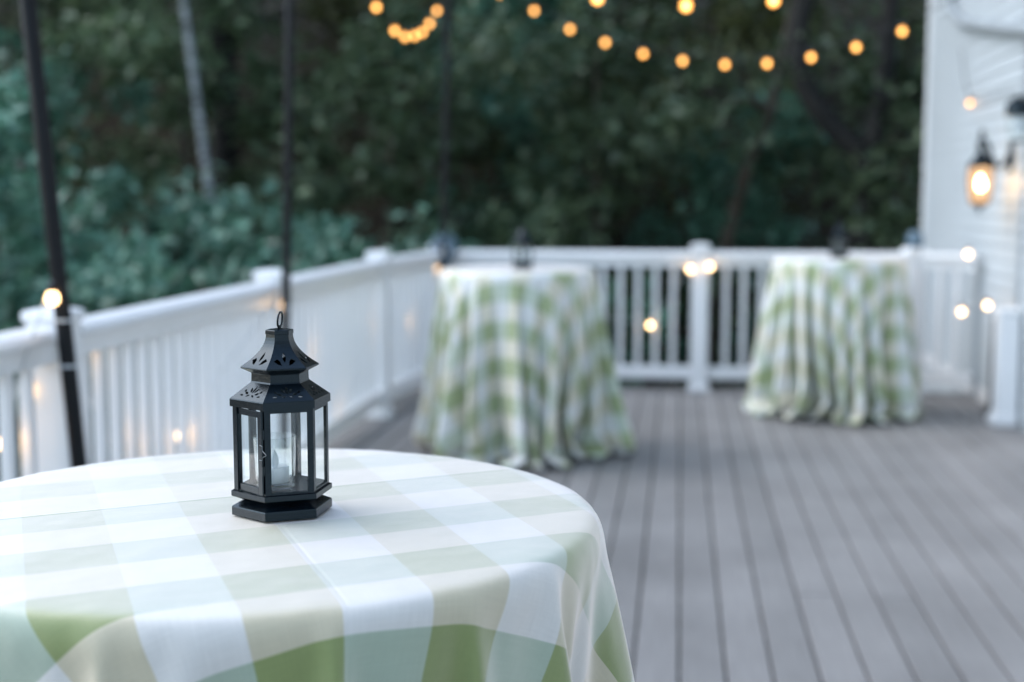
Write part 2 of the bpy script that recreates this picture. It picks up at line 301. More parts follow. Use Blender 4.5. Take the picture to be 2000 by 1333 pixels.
# draped cloth shapes, in steps of 0.3 mm (0.8 mm): ring by ring, each number the change from its neighbours
CLOTH_RADII = {1: [0.405, 0.42, 0.4445, 0.469, 0.4935, 0.5425, 0.5915, 0.6405, 0.6895, 0.7385, 0.7875, 0.8365, 0.8855, 0.9345, 0.9835, 1.057, 1.1305, 1.204, 1.2775, 1.351, 1.4245, 1.498], 2: [0.405, 0.42, 0.4445, 0.4935, 0.5425, 0.616, 0.6895, 0.763, 0.8365, 0.91, 0.9835, 1.057, 1.1305, 1.204, 1.2775, 1.3265, 1.3755, 1.4245, 1.4735, 1.5225, 1.5715]}
CLOTH_SEGMENTS = {1: 144, 2: 180}
CLOTH_STEP = {1: .0003, 2: .0008}
CLOTH_FOLDED = [
1352,-1,-4,-7,-9,-11,-15,-15,-19,-22,-23,-27,-28,-30,-34,-35,-36,-38,-41,-41,-45,-46,-49,-49,-51,-51,-52,-55,-55,-57,-55,-57,-58,-59,-59,-58,-61,-57,-60,-59,-58,-58,-56,-57,-56,-55,-54,-53,-52,-50,-49,-47,-46,-45,-42,-41,-39,-37,-35,-33,-30,-29,-27,-22,-22,-19,-17,-14,-11,-9,-6,-4,-1,0,5,4,11,11,14,16,19,22,23,26,28,31,33,36,37,38,41,41,45,46,48,49,50,52,53,54,55,56,56,58,59,58,58,58,61,58,59,59,57,58,58,56,56,55,54,53,52,50,49,48,46,44,42,41,38,38,35,33,30,29,26,23,23,18,17,14,11,8,8,4,
56,0,-2,0,0,0,0,0,0,0,-2,-3,-1,-5,1,0,-3,1,0,-3,-2,-2,-3,-1,-3,-2,-2,-1,-2,-2,-4,-4,-1,-2,-1,-4,0,-2,-4,-3,-2,-2,-3,-1,-3,-1,-4,-3,-2,-2,-1,-3,-2,-2,-3,-1,-1,-2,-2,-1,0,0,2,-6,0,-3,-1,0,0,3,-4,2,-1,1,-2,2,-2,2,1,0,1,-2,2,2,0,4,2,2,-1,2,0,3,2,0,3,2,4,2,2,3,-1,2,2,2,2,4,3,2,1,1,5,3,4,0,2,2,1,4,3,3,3,3,1,0,3,1,4,-1,3,1,2,2,2,0,0,2,0,3,1,-1,0,2,0,0,
17,3,-2,17,-17,14,-7,-6,-3,1,-4,5,-8,17,10,-18,12,-12,-3,-4,1,-5,2,-6,14,-7,2,1,-5,0,-5,-1,-4,-2,6,6,-4,-4,0,-5,-4,-3,0,11,-4,-4,-1,1,-4,-2,-4,-4,14,-2,-2,-6,-1,9,-8,3,-9,2,-19,20,8,-5,4,-5,1,-13,7,-7,4,2,3,5,-3,3,-13,13,-12,6,9,-5,7,-6,4,-13,-3,10,-1,7,-3,5,1,3,1,2,6,-20,3,5,3,3,2,3,2,0,-8,6,-2,6,2,7,-1,-14,5,1,1,2,1,2,5,3,5,0,-3,-1,-2,-7,5,-1,4,-1,14,-12,-4,4,-3,4,13,-9,-9,5,
-8,2,-3,17,-13,10,-7,-4,2,-4,1,-2,-4,11,16,-22,6,8,-8,0,-5,0,-3,-3,18,8,-1,-10,1,-7,1,-6,-2,-2,19,3,-3,-6,-3,-1,-2,-5,11,5,-2,-3,12,-9,0,-5,-1,-2,16,-8,6,-14,9,3,0,-6,6,-15,-8,22,-1,3,-1,-2,3,-3,-10,3,-24,41,-10,3,-2,4,-15,14,-14,9,-1,4,0,1,4,4,-28,13,2,4,-11,2,6,0,4,2,3,-17,-1,0,4,3,4,1,7,-10,-12,5,4,0,4,0,-1,-12,4,2,-8,4,3,2,3,1,5,4,-4,-12,-2,-6,7,-3,9,-6,11,-12,7,-3,-7,4,12,-10,-5,2,
-2,-6,6,14,2,2,-15,-9,3,-5,13,-9,0,16,12,-11,-9,-1,-1,-2,-11,17,-5,-3,14,-8,-3,7,-4,-1,-8,4,0,3,-5,2,12,-6,-2,-3,-1,-6,11,-6,4,-6,15,-3,-3,-4,-2,1,-6,6,0,-10,16,4,-7,6,-9,-6,-10,7,33,-20,5,-4,8,-14,-11,-1,5,16,1,-4,6,-1,-14,-8,-4,11,8,9,-5,-3,14,-20,-18,15,3,-4,0,13,-5,7,-11,16,-12,-6,-1,0,4,2,3,3,6,-14,-5,5,-1,9,-1,7,-3,-13,-1,3,-8,5,3,3,-4,18,-8,12,-5,-7,-15,2,0,6,-7,-6,20,0,12,-6,-11,12,1,-21,1,-3,
-8,-12,17,26,5,-4,-15,-24,-5,6,16,-14,9,28,5,-7,-17,-2,-10,-1,-9,18,-3,2,13,-17,8,6,-10,2,-17,6,3,7,-13,22,8,-14,-2,-7,-4,-3,19,-12,0,-6,23,1,-10,-2,-8,7,-15,7,-6,-7,28,17,-14,0,-5,-25,-1,12,32,-1,-12,1,6,-24,-17,-4,7,21,16,-9,12,-9,-23,-14,-1,14,21,8,-7,1,9,-33,-18,4,17,-5,7,14,4,3,-9,14,-25,-7,6,-4,9,3,8,5,7,-31,0,4,6,6,8,5,9,-24,-27,19,-18,10,7,7,2,10,3,16,-6,-13,-27,-12,16,2,-6,5,0,22,14,-10,-4,13,-7,-28,-16,10,
-11,-3,18,17,10,-14,-9,-12,-16,7,10,-6,13,25,-9,2,-3,-16,-6,-7,-2,14,-2,5,1,-9,15,1,-11,-2,-13,5,6,3,-9,7,17,-9,-6,-3,-9,2,18,-12,-2,-5,19,4,-8,-5,-9,11,-13,2,-6,-2,24,12,-5,-5,-9,-15,-3,9,23,10,-13,5,-6,-20,-12,-7,13,11,20,-3,7,-14,-17,-14,5,10,18,8,-5,2,-2,-31,-8,3,12,3,7,3,12,-1,-4,6,-26,1,8,-8,7,6,7,6,3,-29,-2,7,6,6,9,1,14,-14,-37,15,-11,5,5,8,7,3,7,13,-2,-13,-25,-11,7,7,-9,13,-7,21,14,-7,-2,6,-12,-17,-14,6,
-13,1,19,9,16,-15,-10,-10,-18,9,6,-1,16,17,-8,2,0,-18,-4,-9,0,13,-2,7,-3,-7,16,-1,-8,-5,-9,2,8,1,-8,1,19,-4,-9,-2,-11,8,14,-11,-4,-4,16,6,-5,-8,-6,10,-15,1,-6,3,21,9,-1,-7,-12,-9,-2,7,17,16,-11,3,-12,-15,-11,-7,13,8,19,3,2,-15,-15,-14,7,12,9,13,-3,4,-14,-25,-4,3,9,8,5,0,15,-2,0,-2,-21,2,8,-7,2,9,4,9,-4,-23,-2,6,6,8,5,7,6,-20,-21,5,-3,0,8,7,10,-2,11,9,1,-13,-22,-11,2,6,-8,15,-4,16,12,-2,-2,5,-15,-13,-11,0,
-14,4,18,8,13,-14,-8,-10,-17,9,4,1,18,13,-9,1,3,-16,-6,-9,1,11,-1,9,-7,-4,15,-2,-7,-7,-7,2,9,0,-9,-1,20,-1,-8,-6,-7,11,8,-9,-7,-1,13,9,-5,-10,-4,7,-12,-1,-4,4,18,9,1,-9,-12,-6,-3,7,13,19,-9,1,-17,-9,-13,-7,15,5,18,7,-2,-13,-13,-17,11,9,7,14,0,1,-16,-19,-6,2,9,8,12,-6,14,-2,2,-5,-19,4,7,-7,1,10,4,8,-6,-21,-3,8,5,8,5,7,2,-15,-20,-1,1,-1,9,6,11,-2,11,6,5,-13,-22,-10,-1,4,-5,16,-2,15,8,1,-2,2,-15,-8,-13,-2,
-15,8,15,6,12,-12,-9,-7,-13,3,4,4,18,10,-6,-4,5,-12,-10,-8,3,9,1,7,-10,-1,14,0,-7,-8,-7,1,12,-1,-9,-3,19,1,-9,-5,-6,13,3,-7,-8,2,9,9,-4,-10,-1,4,-10,-4,-3,5,18,6,6,-12,-11,-5,-3,7,11,18,-4,-2,-18,-8,-12,-5,14,4,14,11,-4,-14,-11,-14,9,9,6,12,4,0,-21,-15,-5,1,8,8,14,-5,11,0,2,-9,-17,5,8,-5,-3,11,4,8,-8,-18,-4,8,6,8,4,8,1,-14,-20,-4,2,0,9,7,11,-4,13,2,9,-11,-22,-12,-2,2,0,13,2,9,9,3,-3,2,-16,-6,-13,-2,
-17,10,15,7,10,-11,-8,-7,-13,0,5,5,21,4,-3,-9,5,-2,-15,-7,3,8,2,5,-10,-1,13,2,-7,-9,-4,0,12,-3,-9,-4,17,6,-9,-6,-5,13,2,-6,-8,4,5,9,-2,-11,0,3,-10,-6,-1,7,16,5,7,-13,-9,-5,-4,8,9,18,-1,-5,-18,-8,-9,-4,10,4,13,13,-6,-12,-10,-12,7,8,5,12,6,-3,-20,-13,-6,1,9,7,12,-3,10,2,2,-12,-15,6,8,-4,-6,11,5,8,-11,-14,-6,8,6,8,4,8,-1,-11,-18,-9,3,2,8,8,10,-1,11,2,7,-7,-21,-15,-2,2,0,12,4,7,10,3,1,-2,-18,-3,-13,-5,
-17,13,11,7,10,-10,-9,-5,-12,-1,2,9,19,4,-2,-12,-2,5,-12,-7,4,5,4,4,-10,0,10,3,-5,-10,-3,-2,11,-1,-9,-4,15,7,-8,-7,-2,12,0,-5,-8,5,4,8,-3,-9,0,1,-8,-7,-1,9,15,3,7,-11,-9,-5,-3,7,9,17,3,-9,-19,-6,-8,-5,9,6,11,12,-5,-12,-9,-12,7,7,6,10,10,-3,-26,-9,-7,1,9,8,12,-2,8,4,3,-16,-13,7,7,-2,-7,11,5,7,-12,-13,-6,7,8,7,5,8,-2,-10,-19,-10,3,3,8,8,9,0,10,4,2,-10,-12,-17,-1,-2,4,10,6,5,11,4,1,-3,-17,-4,-13,-4,
-18,14,11,7,9,-10,-8,-6,-10,-4,5,11,17,2,-2,-11,-4,6,-11,-7,5,3,5,3,-11,1,9,5,-5,-11,-3,0,6,1,-7,-4,13,10,-7,-9,-1,11,0,-5,-8,5,4,7,-1,-9,0,-2,-5,-10,-2,13,15,1,6,-10,-7,-6,-3,7,8,16,7,-13,-16,-7,-9,-4,10,5,9,12,-4,-13,-6,-12,6,7,6,9,10,-4,-26,-6,-8,1,8,9,10,1,6,8,6,-26,-8,6,8,-1,-8,8,6,8,-13,-12,-5,7,7,7,5,8,-3,-10,-16,-13,3,5,6,10,8,1,8,5,2,-11,-10,-17,-4,0,5,10,6,4,11,5,1,-5,-18,-2,-11,-7,
-18,15,10,8,7,-8,-9,-5,-11,-4,5,13,15,3,-3,-11,-6,8,-10,-6,4,1,7,0,-9,1,7,7,-5,-11,-2,2,1,2,-6,-5,11,12,-6,-9,1,9,-1,-3,-8,5,2,7,-1,-8,1,-4,-5,-11,-2,18,11,0,6,-8,-7,-5,-3,7,7,15,8,-15,-15,-6,-9,-3,9,5,9,12,-5,-11,-8,-11,5,9,5,8,9,-8,-20,-7,-7,1,7,10,9,4,3,10,-1,-25,-2,5,8,0,-8,7,7,6,-14,-9,-7,7,7,8,5,8,-4,-8,-15,-18,5,6,7,8,7,3,9,4,1,-12,-7,-17,-6,0,5,9,8,4,10,7,2,-8,-15,-4,-11,-7,
-18,17,8,8,7,-8,-9,-6,-9,-5,4,15,15,2,-3,-10,-5,4,-7,-7,5,0,7,0,-10,2,5,9,-6,-11,0,2,1,1,-7,-3,9,10,-1,-11,2,8,-2,-3,-8,7,2,6,-1,-8,0,-4,-3,-13,2,17,9,0,4,-6,-7,-6,-3,8,6,15,10,-18,-12,-8,-8,-4,9,6,8,11,-3,-12,-6,-11,4,8,5,9,8,-10,-18,-5,-9,2,8,10,7,4,4,11,-7,-22,0,5,10,-1,-8,6,7,6,-15,-8,-7,6,9,7,5,8,-4,-9,-13,-20,6,6,6,9,7,3,10,4,0,-11,-7,-17,-8,0,7,9,8,4,9,7,3,-9,-16,-3,-10,-8,
-24,23,11,13,10,-12,-14,-7,-14,-9,8,25,17,5,-8,-10,-7,3,-10,-10,8,-3,11,-1,-14,6,3,15,-8,-16,2,4,-2,2,-11,-5,12,14,0,-13,3,10,-1,-6,-11,11,0,9,-1,-9,-1,-9,-4,-21,7,27,11,-2,6,-6,-10,-10,-4,13,7,21,9,-22,-17,-10,-13,-4,12,10,10,15,-3,-17,-8,-17,5,13,8,12,12,-18,-23,-9,-11,-1,12,16,11,9,5,12,-17,-25,2,9,12,2,-11,5,13,8,-24,-11,-12,11,12,12,9,11,-8,-12,-16,-43,19,8,11,13,6,8,13,9,-1,-19,-8,-24,-17,1,12,13,13,6,14,13,4,-16,-23,-6,-13,-11,
-22,22,9,13,10,-13,-10,-10,-13,-8,8,28,14,4,-8,-9,-7,0,-7,-9,8,-6,10,-4,-12,12,-1,10,-4,-10,2,0,-1,-1,-9,-5,13,10,-1,-10,8,5,0,-7,-9,12,-1,6,2,-10,-1,-11,-2,-22,13,22,12,-7,4,2,-12,-10,-4,12,8,21,6,-21,-15,-10,-13,-4,12,9,12,12,-1,-19,-6,-16,3,13,8,13,11,-20,-21,-9,-9,-2,11,16,10,11,6,7,-20,-18,2,10,12,3,-9,1,12,9,-27,-8,-11,9,13,11,9,13,-10,-12,-13,-22,-1,4,12,11,5,12,12,12,-4,-19,-8,-20,-23,-3,18,13,13,7,12,18,6,-23,-21,-7,-13,-10,
-18,16,13,11,12,-15,-10,-12,-9,-11,11,29,12,3,-10,-4,-8,-2,-6,-8,7,-7,4,-4,-8,16,-3,4,2,-6,0,-6,3,-2,-10,-2,11,9,-1,-7,9,0,2,-8,-7,15,-4,4,3,-5,-6,-12,-5,-12,14,18,5,19,-1,-16,-8,-14,0,11,7,21,5,-22,-13,-11,-13,-4,13,9,11,10,2,-20,-5,-17,3,13,9,12,11,-22,-17,-11,-9,-1,9,19,7,14,7,3,-24,-11,1,12,10,4,-10,5,9,11,-35,-2,-15,12,12,13,9,15,-16,-6,-18,-9,4,-15,18,7,3,15,11,17,-11,-15,-11,-12,-39,-1,29,9,15,8,6,37,14,-54,-9,-13,-8,-12,
-19,19,10,11,13,-16,-11,-10,-10,-2,20,13,11,2,-11,0,-8,-4,-7,-6,9,-9,-2,-8,0,22,-9,2,6,-5,2,-12,4,-1,-11,0,9,10,-5,-3,15,16,-15,-19,3,12,-5,2,5,-4,-8,-13,-6,-5,13,17,-4,43,8,-46,-1,-21,7,6,10,19,5,-23,-9,-15,-11,-6,17,4,16,22,-14,-20,-1,-18,2,11,12,9,14,-27,-12,-13,-8,0,9,13,12,13,12,-6,-22,-9,2,12,12,2,-7,7,21,-7,-36,-4,8,-2,4,12,15,10,-11,-14,-2,-21,-53,52,4,14,-4,22,9,20,-13,-16,-10,-9,-18,-36,33,20,10,12,1,29,5,-37,-7,-12,-10,-8,
-15,18,5,12,14,-16,-11,-11,-10,2,23,13,-1,5,-11,8,-10,-8,-6,-3,11,-9,-11,-11,2,53,-34,-7,15,-4,4,-18,7,-3,-10,1,9,2,17,-9,17,19,-34,-17,10,13,-9,-3,9,-1,-13,-14,-6,3,11,13,-8,30,19,-36,-7,-19,9,7,8,19,4,-24,-9,-11,-14,-6,17,5,20,25,-28,-14,0,-17,-1,14,10,10,12,-27,-11,-12,-10,4,9,9,18,16,7,-11,-27,1,0,28,-6,7,-5,23,-64,-17,39,-1,16,-22,15,6,20,9,-13,-13,3,-68,5,31,14,0,3,23,12,17,-11,-22,2,-23,-15,1,-4,27,6,19,-9,30,1,-33,-3,-11,-14,0,
-27,56,-5,18,-30,13,-28,-14,-13,31,11,44,12,-60,2,28,-20,-7,-17,16,17,-33,-29,11,-67,-43,65,45,31,10,16,-38,0,-1,-18,18,-9,-6,35,30,90,-95,-41,-17,25,15,-15,-16,18,7,-27,-18,2,9,15,7,-40,42,28,-22,-12,-20,12,7,3,24,-2,-19,-13,-7,-15,-4,21,22,6,3,-19,-18,12,-13,-14,19,7,14,9,-29,-10,-6,-17,11,4,-1,21,22,-32,20,-32,12,39,-62,33,31,-7,-31,-43,25,-20,49,35,-26,2,-2,17,18,-32,0,23,-70,-9,29,4,1,5,35,2,22,-17,-16,-3,11,-79,-4,56,-7,32,-1,40,-18,-10,17,-27,-27,19,-41,
94,-87,47,-30,-127,71,46,-21,151,-36,-14,-9,-3,-124,-13,35,-23,-8,37,-61,-84,1,30,31,17,-61,-16,16,187,-81,8,127,-137,-74,154,-70,-70,-65,173,32,-3,-43,-110,50,23,-10,-53,1,156,48,-20,-69,-75,6,97,73,21,1,-132,2,-21,36,36,30,-34,-84,-27,93,-17,-1,-16,38,-35,-39,23,-54,9,90,-51,4,-45,46,-17,-12,-15,-8,-24,35,-1,36,18,28,-83,-33,17,54,139,29,-29,-119,-43,6,154,-100,-42,-53,36,134,28,-75,-55,36,-10,-26,-58,-30,67,48,-76,32,-4,62,37,-50,-6,18,-58,96,6,26,-74,-32,40,-61,66,19,26,-103,-90,172,-51,9,-86,61,
1,58,59,59,58,58,57,57,56,55,54,52,51,51,49,47,46,44,43,41,39,37,35,33,30,28,27,23,23,18,17,14,11,9,6,4,2,0,-5,-6,-10,-11,-15,-16,-18,-22,-23,-26,-29,-31,-32,-35,-37,-38,-41,-42,-46,-45,-48,-49,-50,-52,-53,-54,-54,-56,-56,-58,-58,-59,-59,-59,-59,-58,-60,-59,-57,-59,-57,-56,-56,-55,-54,-53,-52,-50,-49,-48,-45,-45,-42,-41,-39,-37,-35,-33,-31,-27,-28,-23,-20,-20,-17,-14,-12,-8,-6,-4,-1,0,4,6,10,11,15,17,18,21,22,27,28,31,33,35,38,38,41,42,45,45,48,48,51,52,53,54,54,56,57,58,58,58,59,58,
-3,4,2,2,3,2,2,2,4,2,3,3,2,-1,2,0,3,5,2,3,1,2,1,0,-1,4,-1,3,0,3,0,-1,1,-3,3,3,-1,0,2,-2,-1,-2,0,0,-2,0,0,-1,-1,-2,-2,-1,0,-3,0,-3,0,-3,-2,-3,-3,0,-4,1,-3,-3,-2,-3,-2,-2,-1,-3,-1,-3,-3,-1,-6,-1,-2,-4,-1,-3,-2,-4,-1,-3,0,0,-5,0,-3,-3,0,-3,-2,-2,0,-2,2,3,-5,-2,-1,-2,1,0,-1,1,-3,0,0,1,1,3,1,-3,4,-3,3,-1,1,2,1,3,1,2,2,2,0,2,2,2,3,1,3,1,3,2,2,2,2,2,2,3,
-1,5,1,2,-2,2,-6,1,1,5,1,6,0,11,-8,-9,12,-10,-2,1,3,2,2,2,17,-14,2,-3,-7,6,-4,10,-6,17,3,-27,8,-6,3,-1,2,-1,18,-15,-1,4,-4,-3,-2,0,-3,16,-10,-2,-3,3,3,-9,3,-5,1,-7,13,1,-5,0,-6,-1,-3,-2,-2,2,5,-2,-1,-4,1,-6,-2,2,-3,7,1,-5,-1,-6,0,-14,6,17,-8,5,-9,2,0,0,-3,-2,0,-23,18,5,5,-3,1,-5,4,-15,9,11,-5,3,-5,-2,-20,22,-6,6,2,3,1,3,-2,3,-6,3,-6,-1,-2,10,-2,6,-1,6,-8,-1,5,0,4,3,-3,-4,4,3,
6,-1,7,-6,-8,6,-13,2,3,2,3,1,4,2,-5,-10,1,3,-10,10,-4,7,-3,7,-3,8,-13,-13,12,-5,5,-2,-2,7,9,-14,2,-2,0,-1,2,-5,22,-11,-6,15,-16,1,-2,-1,-4,22,-8,-3,-6,6,5,-4,-5,0,-9,14,16,-13,6,-11,3,-8,0,-6,10,5,0,6,-1,-7,-2,-4,4,7,-6,8,1,-4,0,-6,1,-4,4,12,-2,-3,-10,11,5,-8,3,-6,4,-19,7,25,-11,3,-3,-1,4,-17,10,5,1,-2,5,-21,0,18,-4,-9,5,7,-3,5,-1,8,-10,-13,5,-2,-1,4,1,5,-1,6,-9,-2,0,1,4,2,-1,-8,-2,5,
-3,7,2,-7,1,7,-11,-2,0,-1,11,-3,6,1,11,-13,-9,-3,-4,7,-11,21,-6,6,7,1,-25,-3,11,-4,1,3,13,-6,24,-32,-3,1,4,-8,4,0,19,4,-12,5,-15,-2,0,-2,-3,25,0,-10,1,6,-13,3,-3,-4,0,7,6,-8,2,4,-5,-3,-5,1,12,-6,-1,11,-2,-5,-2,-5,6,-1,-5,8,3,2,-8,-3,2,-3,-8,4,10,-10,-1,19,0,-2,-14,13,-12,-13,12,11,1,-8,7,3,2,-14,-11,17,-5,5,-7,-5,-3,10,10,-6,5,5,-11,6,7,-25,2,-6,9,2,6,-5,6,0,6,-3,-13,2,-4,5,7,-5,0,-2,-2,4,
1,6,4,-17,9,10,-5,-27,9,1,16,-4,12,-1,15,-12,-25,-7,-9,10,-1,17,4,12,14,3,-44,-15,7,10,-10,11,16,18,4,-10,-37,4,4,-10,-6,19,29,7,-10,-10,-16,-13,7,-15,15,29,12,-17,-2,-3,-9,-3,-7,-1,-10,27,-3,5,2,-7,-3,-6,-11,10,17,-14,-2,20,-2,-7,-6,-6,11,-9,-10,19,8,2,-14,-2,-6,-1,-3,-6,17,-19,16,26,1,-10,-13,6,-24,-8,5,30,5,-9,6,17,-11,-19,-21,12,8,2,-8,-9,-3,25,14,-21,26,2,-20,5,5,-29,-7,-2,7,7,7,1,2,5,12,13,-29,-21,5,2,14,-3,8,-25,7,6,
-1,10,-3,-12,11,9,-15,-17,8,3,9,4,10,-6,14,5,-35,-10,-5,4,7,10,9,9,13,-15,-23,-10,0,7,-6,13,14,17,-2,-4,-32,1,0,-10,1,22,16,8,-7,-13,-7,-15,1,-10,21,18,12,-13,-2,-10,-2,-3,-8,-3,0,26,-12,4,6,-7,-5,-6,-8,16,8,-12,-4,17,3,-9,-6,-4,11,-10,-9,15,16,-6,-9,-4,-10,6,1,-10,11,-15,18,21,2,-10,-8,-8,-18,0,0,23,11,-4,5,12,-17,-7,-13,-2,13,-4,-3,-14,15,-4,10,8,9,6,-17,7,-5,-20,-10,3,6,11,-1,0,8,1,14,2,-25,-14,2,6,9,5,7,-22,-2,8,
0,9,-5,-7,8,6,-10,-18,5,6,7,8,5,-4,12,-4,-21,-17,-1,3,10,7,11,9,10,-16,-17,-12,-2,6,-1,11,15,15,-4,-2,-22,-10,0,-11,3,25,10,11,-5,-15,-6,-14,-5,-2,20,15,11,-9,-6,-9,-1,-3,-8,-5,8,19,-13,3,7,-5,-7,-5,-7,19,4,-11,-6,15,5,-6,-9,-2,9,-9,-6,5,18,-2,-8,-6,-12,12,-2,-8,9,-13,19,15,5,-7,-10,-12,-11,-2,-1,18,15,-2,5,9,-18,-3,-11,-4,11,-3,-5,-11,16,-8,7,16,5,7,-15,6,-10,-18,-9,7,3,14,-7,1,10,4,12,-3,-19,-14,0,9,4,10,2,-18,-4,8,
1,8,-6,-6,8,3,-4,-17,-2,11,2,13,2,-2,9,-2,-21,-20,3,0,13,6,12,9,6,-14,-12,-14,-3,4,1,11,14,14,-4,-4,-14,-15,-1,-8,6,22,7,12,-5,-15,-7,-11,-10,4,18,13,12,-7,-7,-11,2,-4,-10,-5,13,12,-10,1,8,-3,-8,-5,-4,18,-1,-6,-8,12,8,-6,-9,-1,6,-6,-7,3,16,3,-7,-9,-11,13,-3,-7,3,-5,9,16,10,-7,-8,-15,-7,-3,-1,13,17,1,5,5,-17,1,-12,-5,10,-4,-7,-6,16,-8,3,20,5,4,-12,4,-11,-15,-11,9,4,14,-10,1,11,5,10,-3,-16,-19,2,9,4,12,1,-17,-6,8,
1,8,-8,-3,8,2,-5,-12,-5,11,2,14,-3,2,6,0,-22,-22,7,-1,14,4,14,8,6,-16,-9,-15,-2,2,3,10,15,11,-3,-4,-11,-17,-3,-6,11,17,6,11,-1,-16,-8,-10,-10,6,16,11,12,-5,-9,-11,3,-5,-10,-3,14,9,-8,-2,10,-4,-8,-6,1,15,-3,-4,-7,10,8,-5,-9,0,3,-4,-5,0,14,4,-5,-10,-8,13,-6,-6,1,-3,9,12,12,-5,-9,-15,-4,-5,0,10,18,3,4,2,-14,2,-12,-5,7,-3,-6,-4,15,-6,1,18,8,2,-10,1,-11,-16,-9,9,7,14,-15,3,10,7,9,-5,-13,-15,-3,10,3,13,-2,-15,-5,8,
1,7,-9,0,6,1,-2,-9,-9,10,2,15,-4,3,4,3,-27,-19,10,-4,16,2,15,8,4,-15,-6,-16,-2,-1,6,11,14,9,-1,-6,-7,-18,-6,-4,13,13,6,11,-2,-15,-7,-9,-12,8,15,11,12,-4,-10,-10,4,-7,-10,-4,17,5,-5,-5,10,-1,-8,-6,3,12,-3,-5,-6,7,11,-4,-9,0,1,-3,-5,1,11,5,-4,-12,-4,12,-7,-6,-1,0,8,11,12,-3,-11,-14,-3,-7,2,7,18,5,6,-1,-13,3,-11,-5,4,-2,-6,-2,13,-5,-1,18,10,0,-7,-1,-11,-14,-8,6,11,6,-14,8,7,10,6,-4,-13,-11,-7,10,3,13,-4,-12,-6,7,
2,4,-6,0,5,2,-4,-7,-8,9,2,12,-3,4,5,-1,-13,-17,-5,0,12,7,12,8,3,-13,-6,-15,-5,0,6,11,13,9,-2,-5,-6,-18,-7,-2,12,14,6,10,-4,-11,-8,-9,-12,10,13,9,11,-1,-10,-11,4,-6,-11,-1,16,3,-6,-4,9,0,-9,-6,8,7,-3,-4,-5,6,9,-3,-8,1,0,-3,-4,0,10,6,-4,-11,-3,11,-9,-5,-2,1,8,10,12,-2,-10,-15,-1,-8,1,6,18,7,5,-3,-11,3,-11,-4,3,-2,-8,0,13,-2,-4,18,10,-1,-5,-3,-12,-12,-6,4,10,1,-6,5,9,9,6,-5,-10,-12,-8,9,4,11,-3,-11,-5,7,
2,3,-5,0,5,1,-3,-7,-9,9,4,11,-4,4,6,-2,-10,-17,-8,2,12,6,11,11,0,-13,-5,-14,-7,1,6,13,9,8,2,-6,-5,-17,-12,2,13,11,6,10,-3,-12,-8,-7,-12,10,12,9,11,1,-11,-10,3,-7,-10,0,14,2,-5,-4,7,1,-9,-3,7,6,-3,-4,-4,5,8,-2,-8,1,-1,-3,-3,1,8,6,-4,-9,0,7,-9,-6,-3,4,8,7,12,0,-8,-16,-1,-8,0,5,17,10,5,-3,-12,3,-11,-2,-1,-1,-6,0,11,0,-4,17,11,-2,-4,-4,-13,-10,-6,2,10,0,-3,4,9,9,6,-7,-8,-11,-7,7,5,10,-5,-9,-5,6,
3,1,-4,1,3,1,-2,-5,-9,6,6,9,-4,6,4,-3,-7,-15,-11,3,10,7,11,10,1,-13,-5,-14,-6,-1,8,12,9,8,2,-8,-3,-17,-14,4,14,11,5,9,-3,-10,-9,-7,-10,9,12,8,11,1,-9,-10,2,-8,-10,2,13,1,-5,-5,7,3,-10,-3,11,1,-2,-5,-3,4,8,-1,-7,0,-2,-1,-4,2,7,5,-4,-8,2,5,-9,-7,-2,3,9,7,12,0,-9,-12,-4,-8,0,4,16,13,3,-4,-9,3,-11,-3,0,-3,-6,2,11,1,-5,15,13,-3,-2,-7,-13,-8,-6,2,10,-1,-2,3,10,8,5,-7,-6,-10,-9,6,7,8,-5,-8,-4,5,
3,-1,-1,0,4,1,-3,-5,-9,7,6,7,-4,6,6,-5,-5,-14,-12,3,9,8,10,9,2,-13,-6,-11,-9,-4,12,13,8,7,3,-7,-3,-16,-17,6,13,10,7,8,-3,-9,-9,-8,-11,11,10,8,11,3,-11,-8,0,-6,-11,2,13,1,-5,-5,6,3,-9,1,8,1,-2,-6,-2,3,9,-3,-5,0,-2,-2,-4,3,5,5,-3,-8,4,2,-8,-7,-4,5,10,5,11,1,-11,-7,-6,-8,0,4,15,14,3,-4,-8,1,-9,-3,-2,-1,-6,1,9,4,-5,15,11,-1,-3,-7,-15,-7,-4,1,9,-2,2,2,10,8,5,-9,-5,-10,-8,4,8,7,-6,-6,-5,6,
3,-1,-2,3,3,1,-4,-4,-14,8,11,6,-3,10,7,-6,-11,-16,-19,4,14,11,14,16,1,-18,-9,-14,-16,-9,23,17,10,13,3,-9,-8,-15,-27,6,20,12,11,12,-4,-15,-12,-13,-13,14,16,10,17,6,-18,-8,-2,-11,-15,3,19,0,-5,-9,7,6,-10,1,11,-3,0,-9,-2,4,12,-3,-9,1,-5,-3,-3,5,6,8,-7,-8,5,1,-10,-14,-5,9,16,5,17,1,-16,-7,-11,-10,-3,7,18,24,5,-7,-8,-1,-13,-3,-4,-6,-5,1,14,7,-3,16,16,-1,-1,-14,-23,-8,-7,0,14,-2,5,1,14,13,7,-15,-5,-12,-14,4,14,8,-11,-7,-5,8,
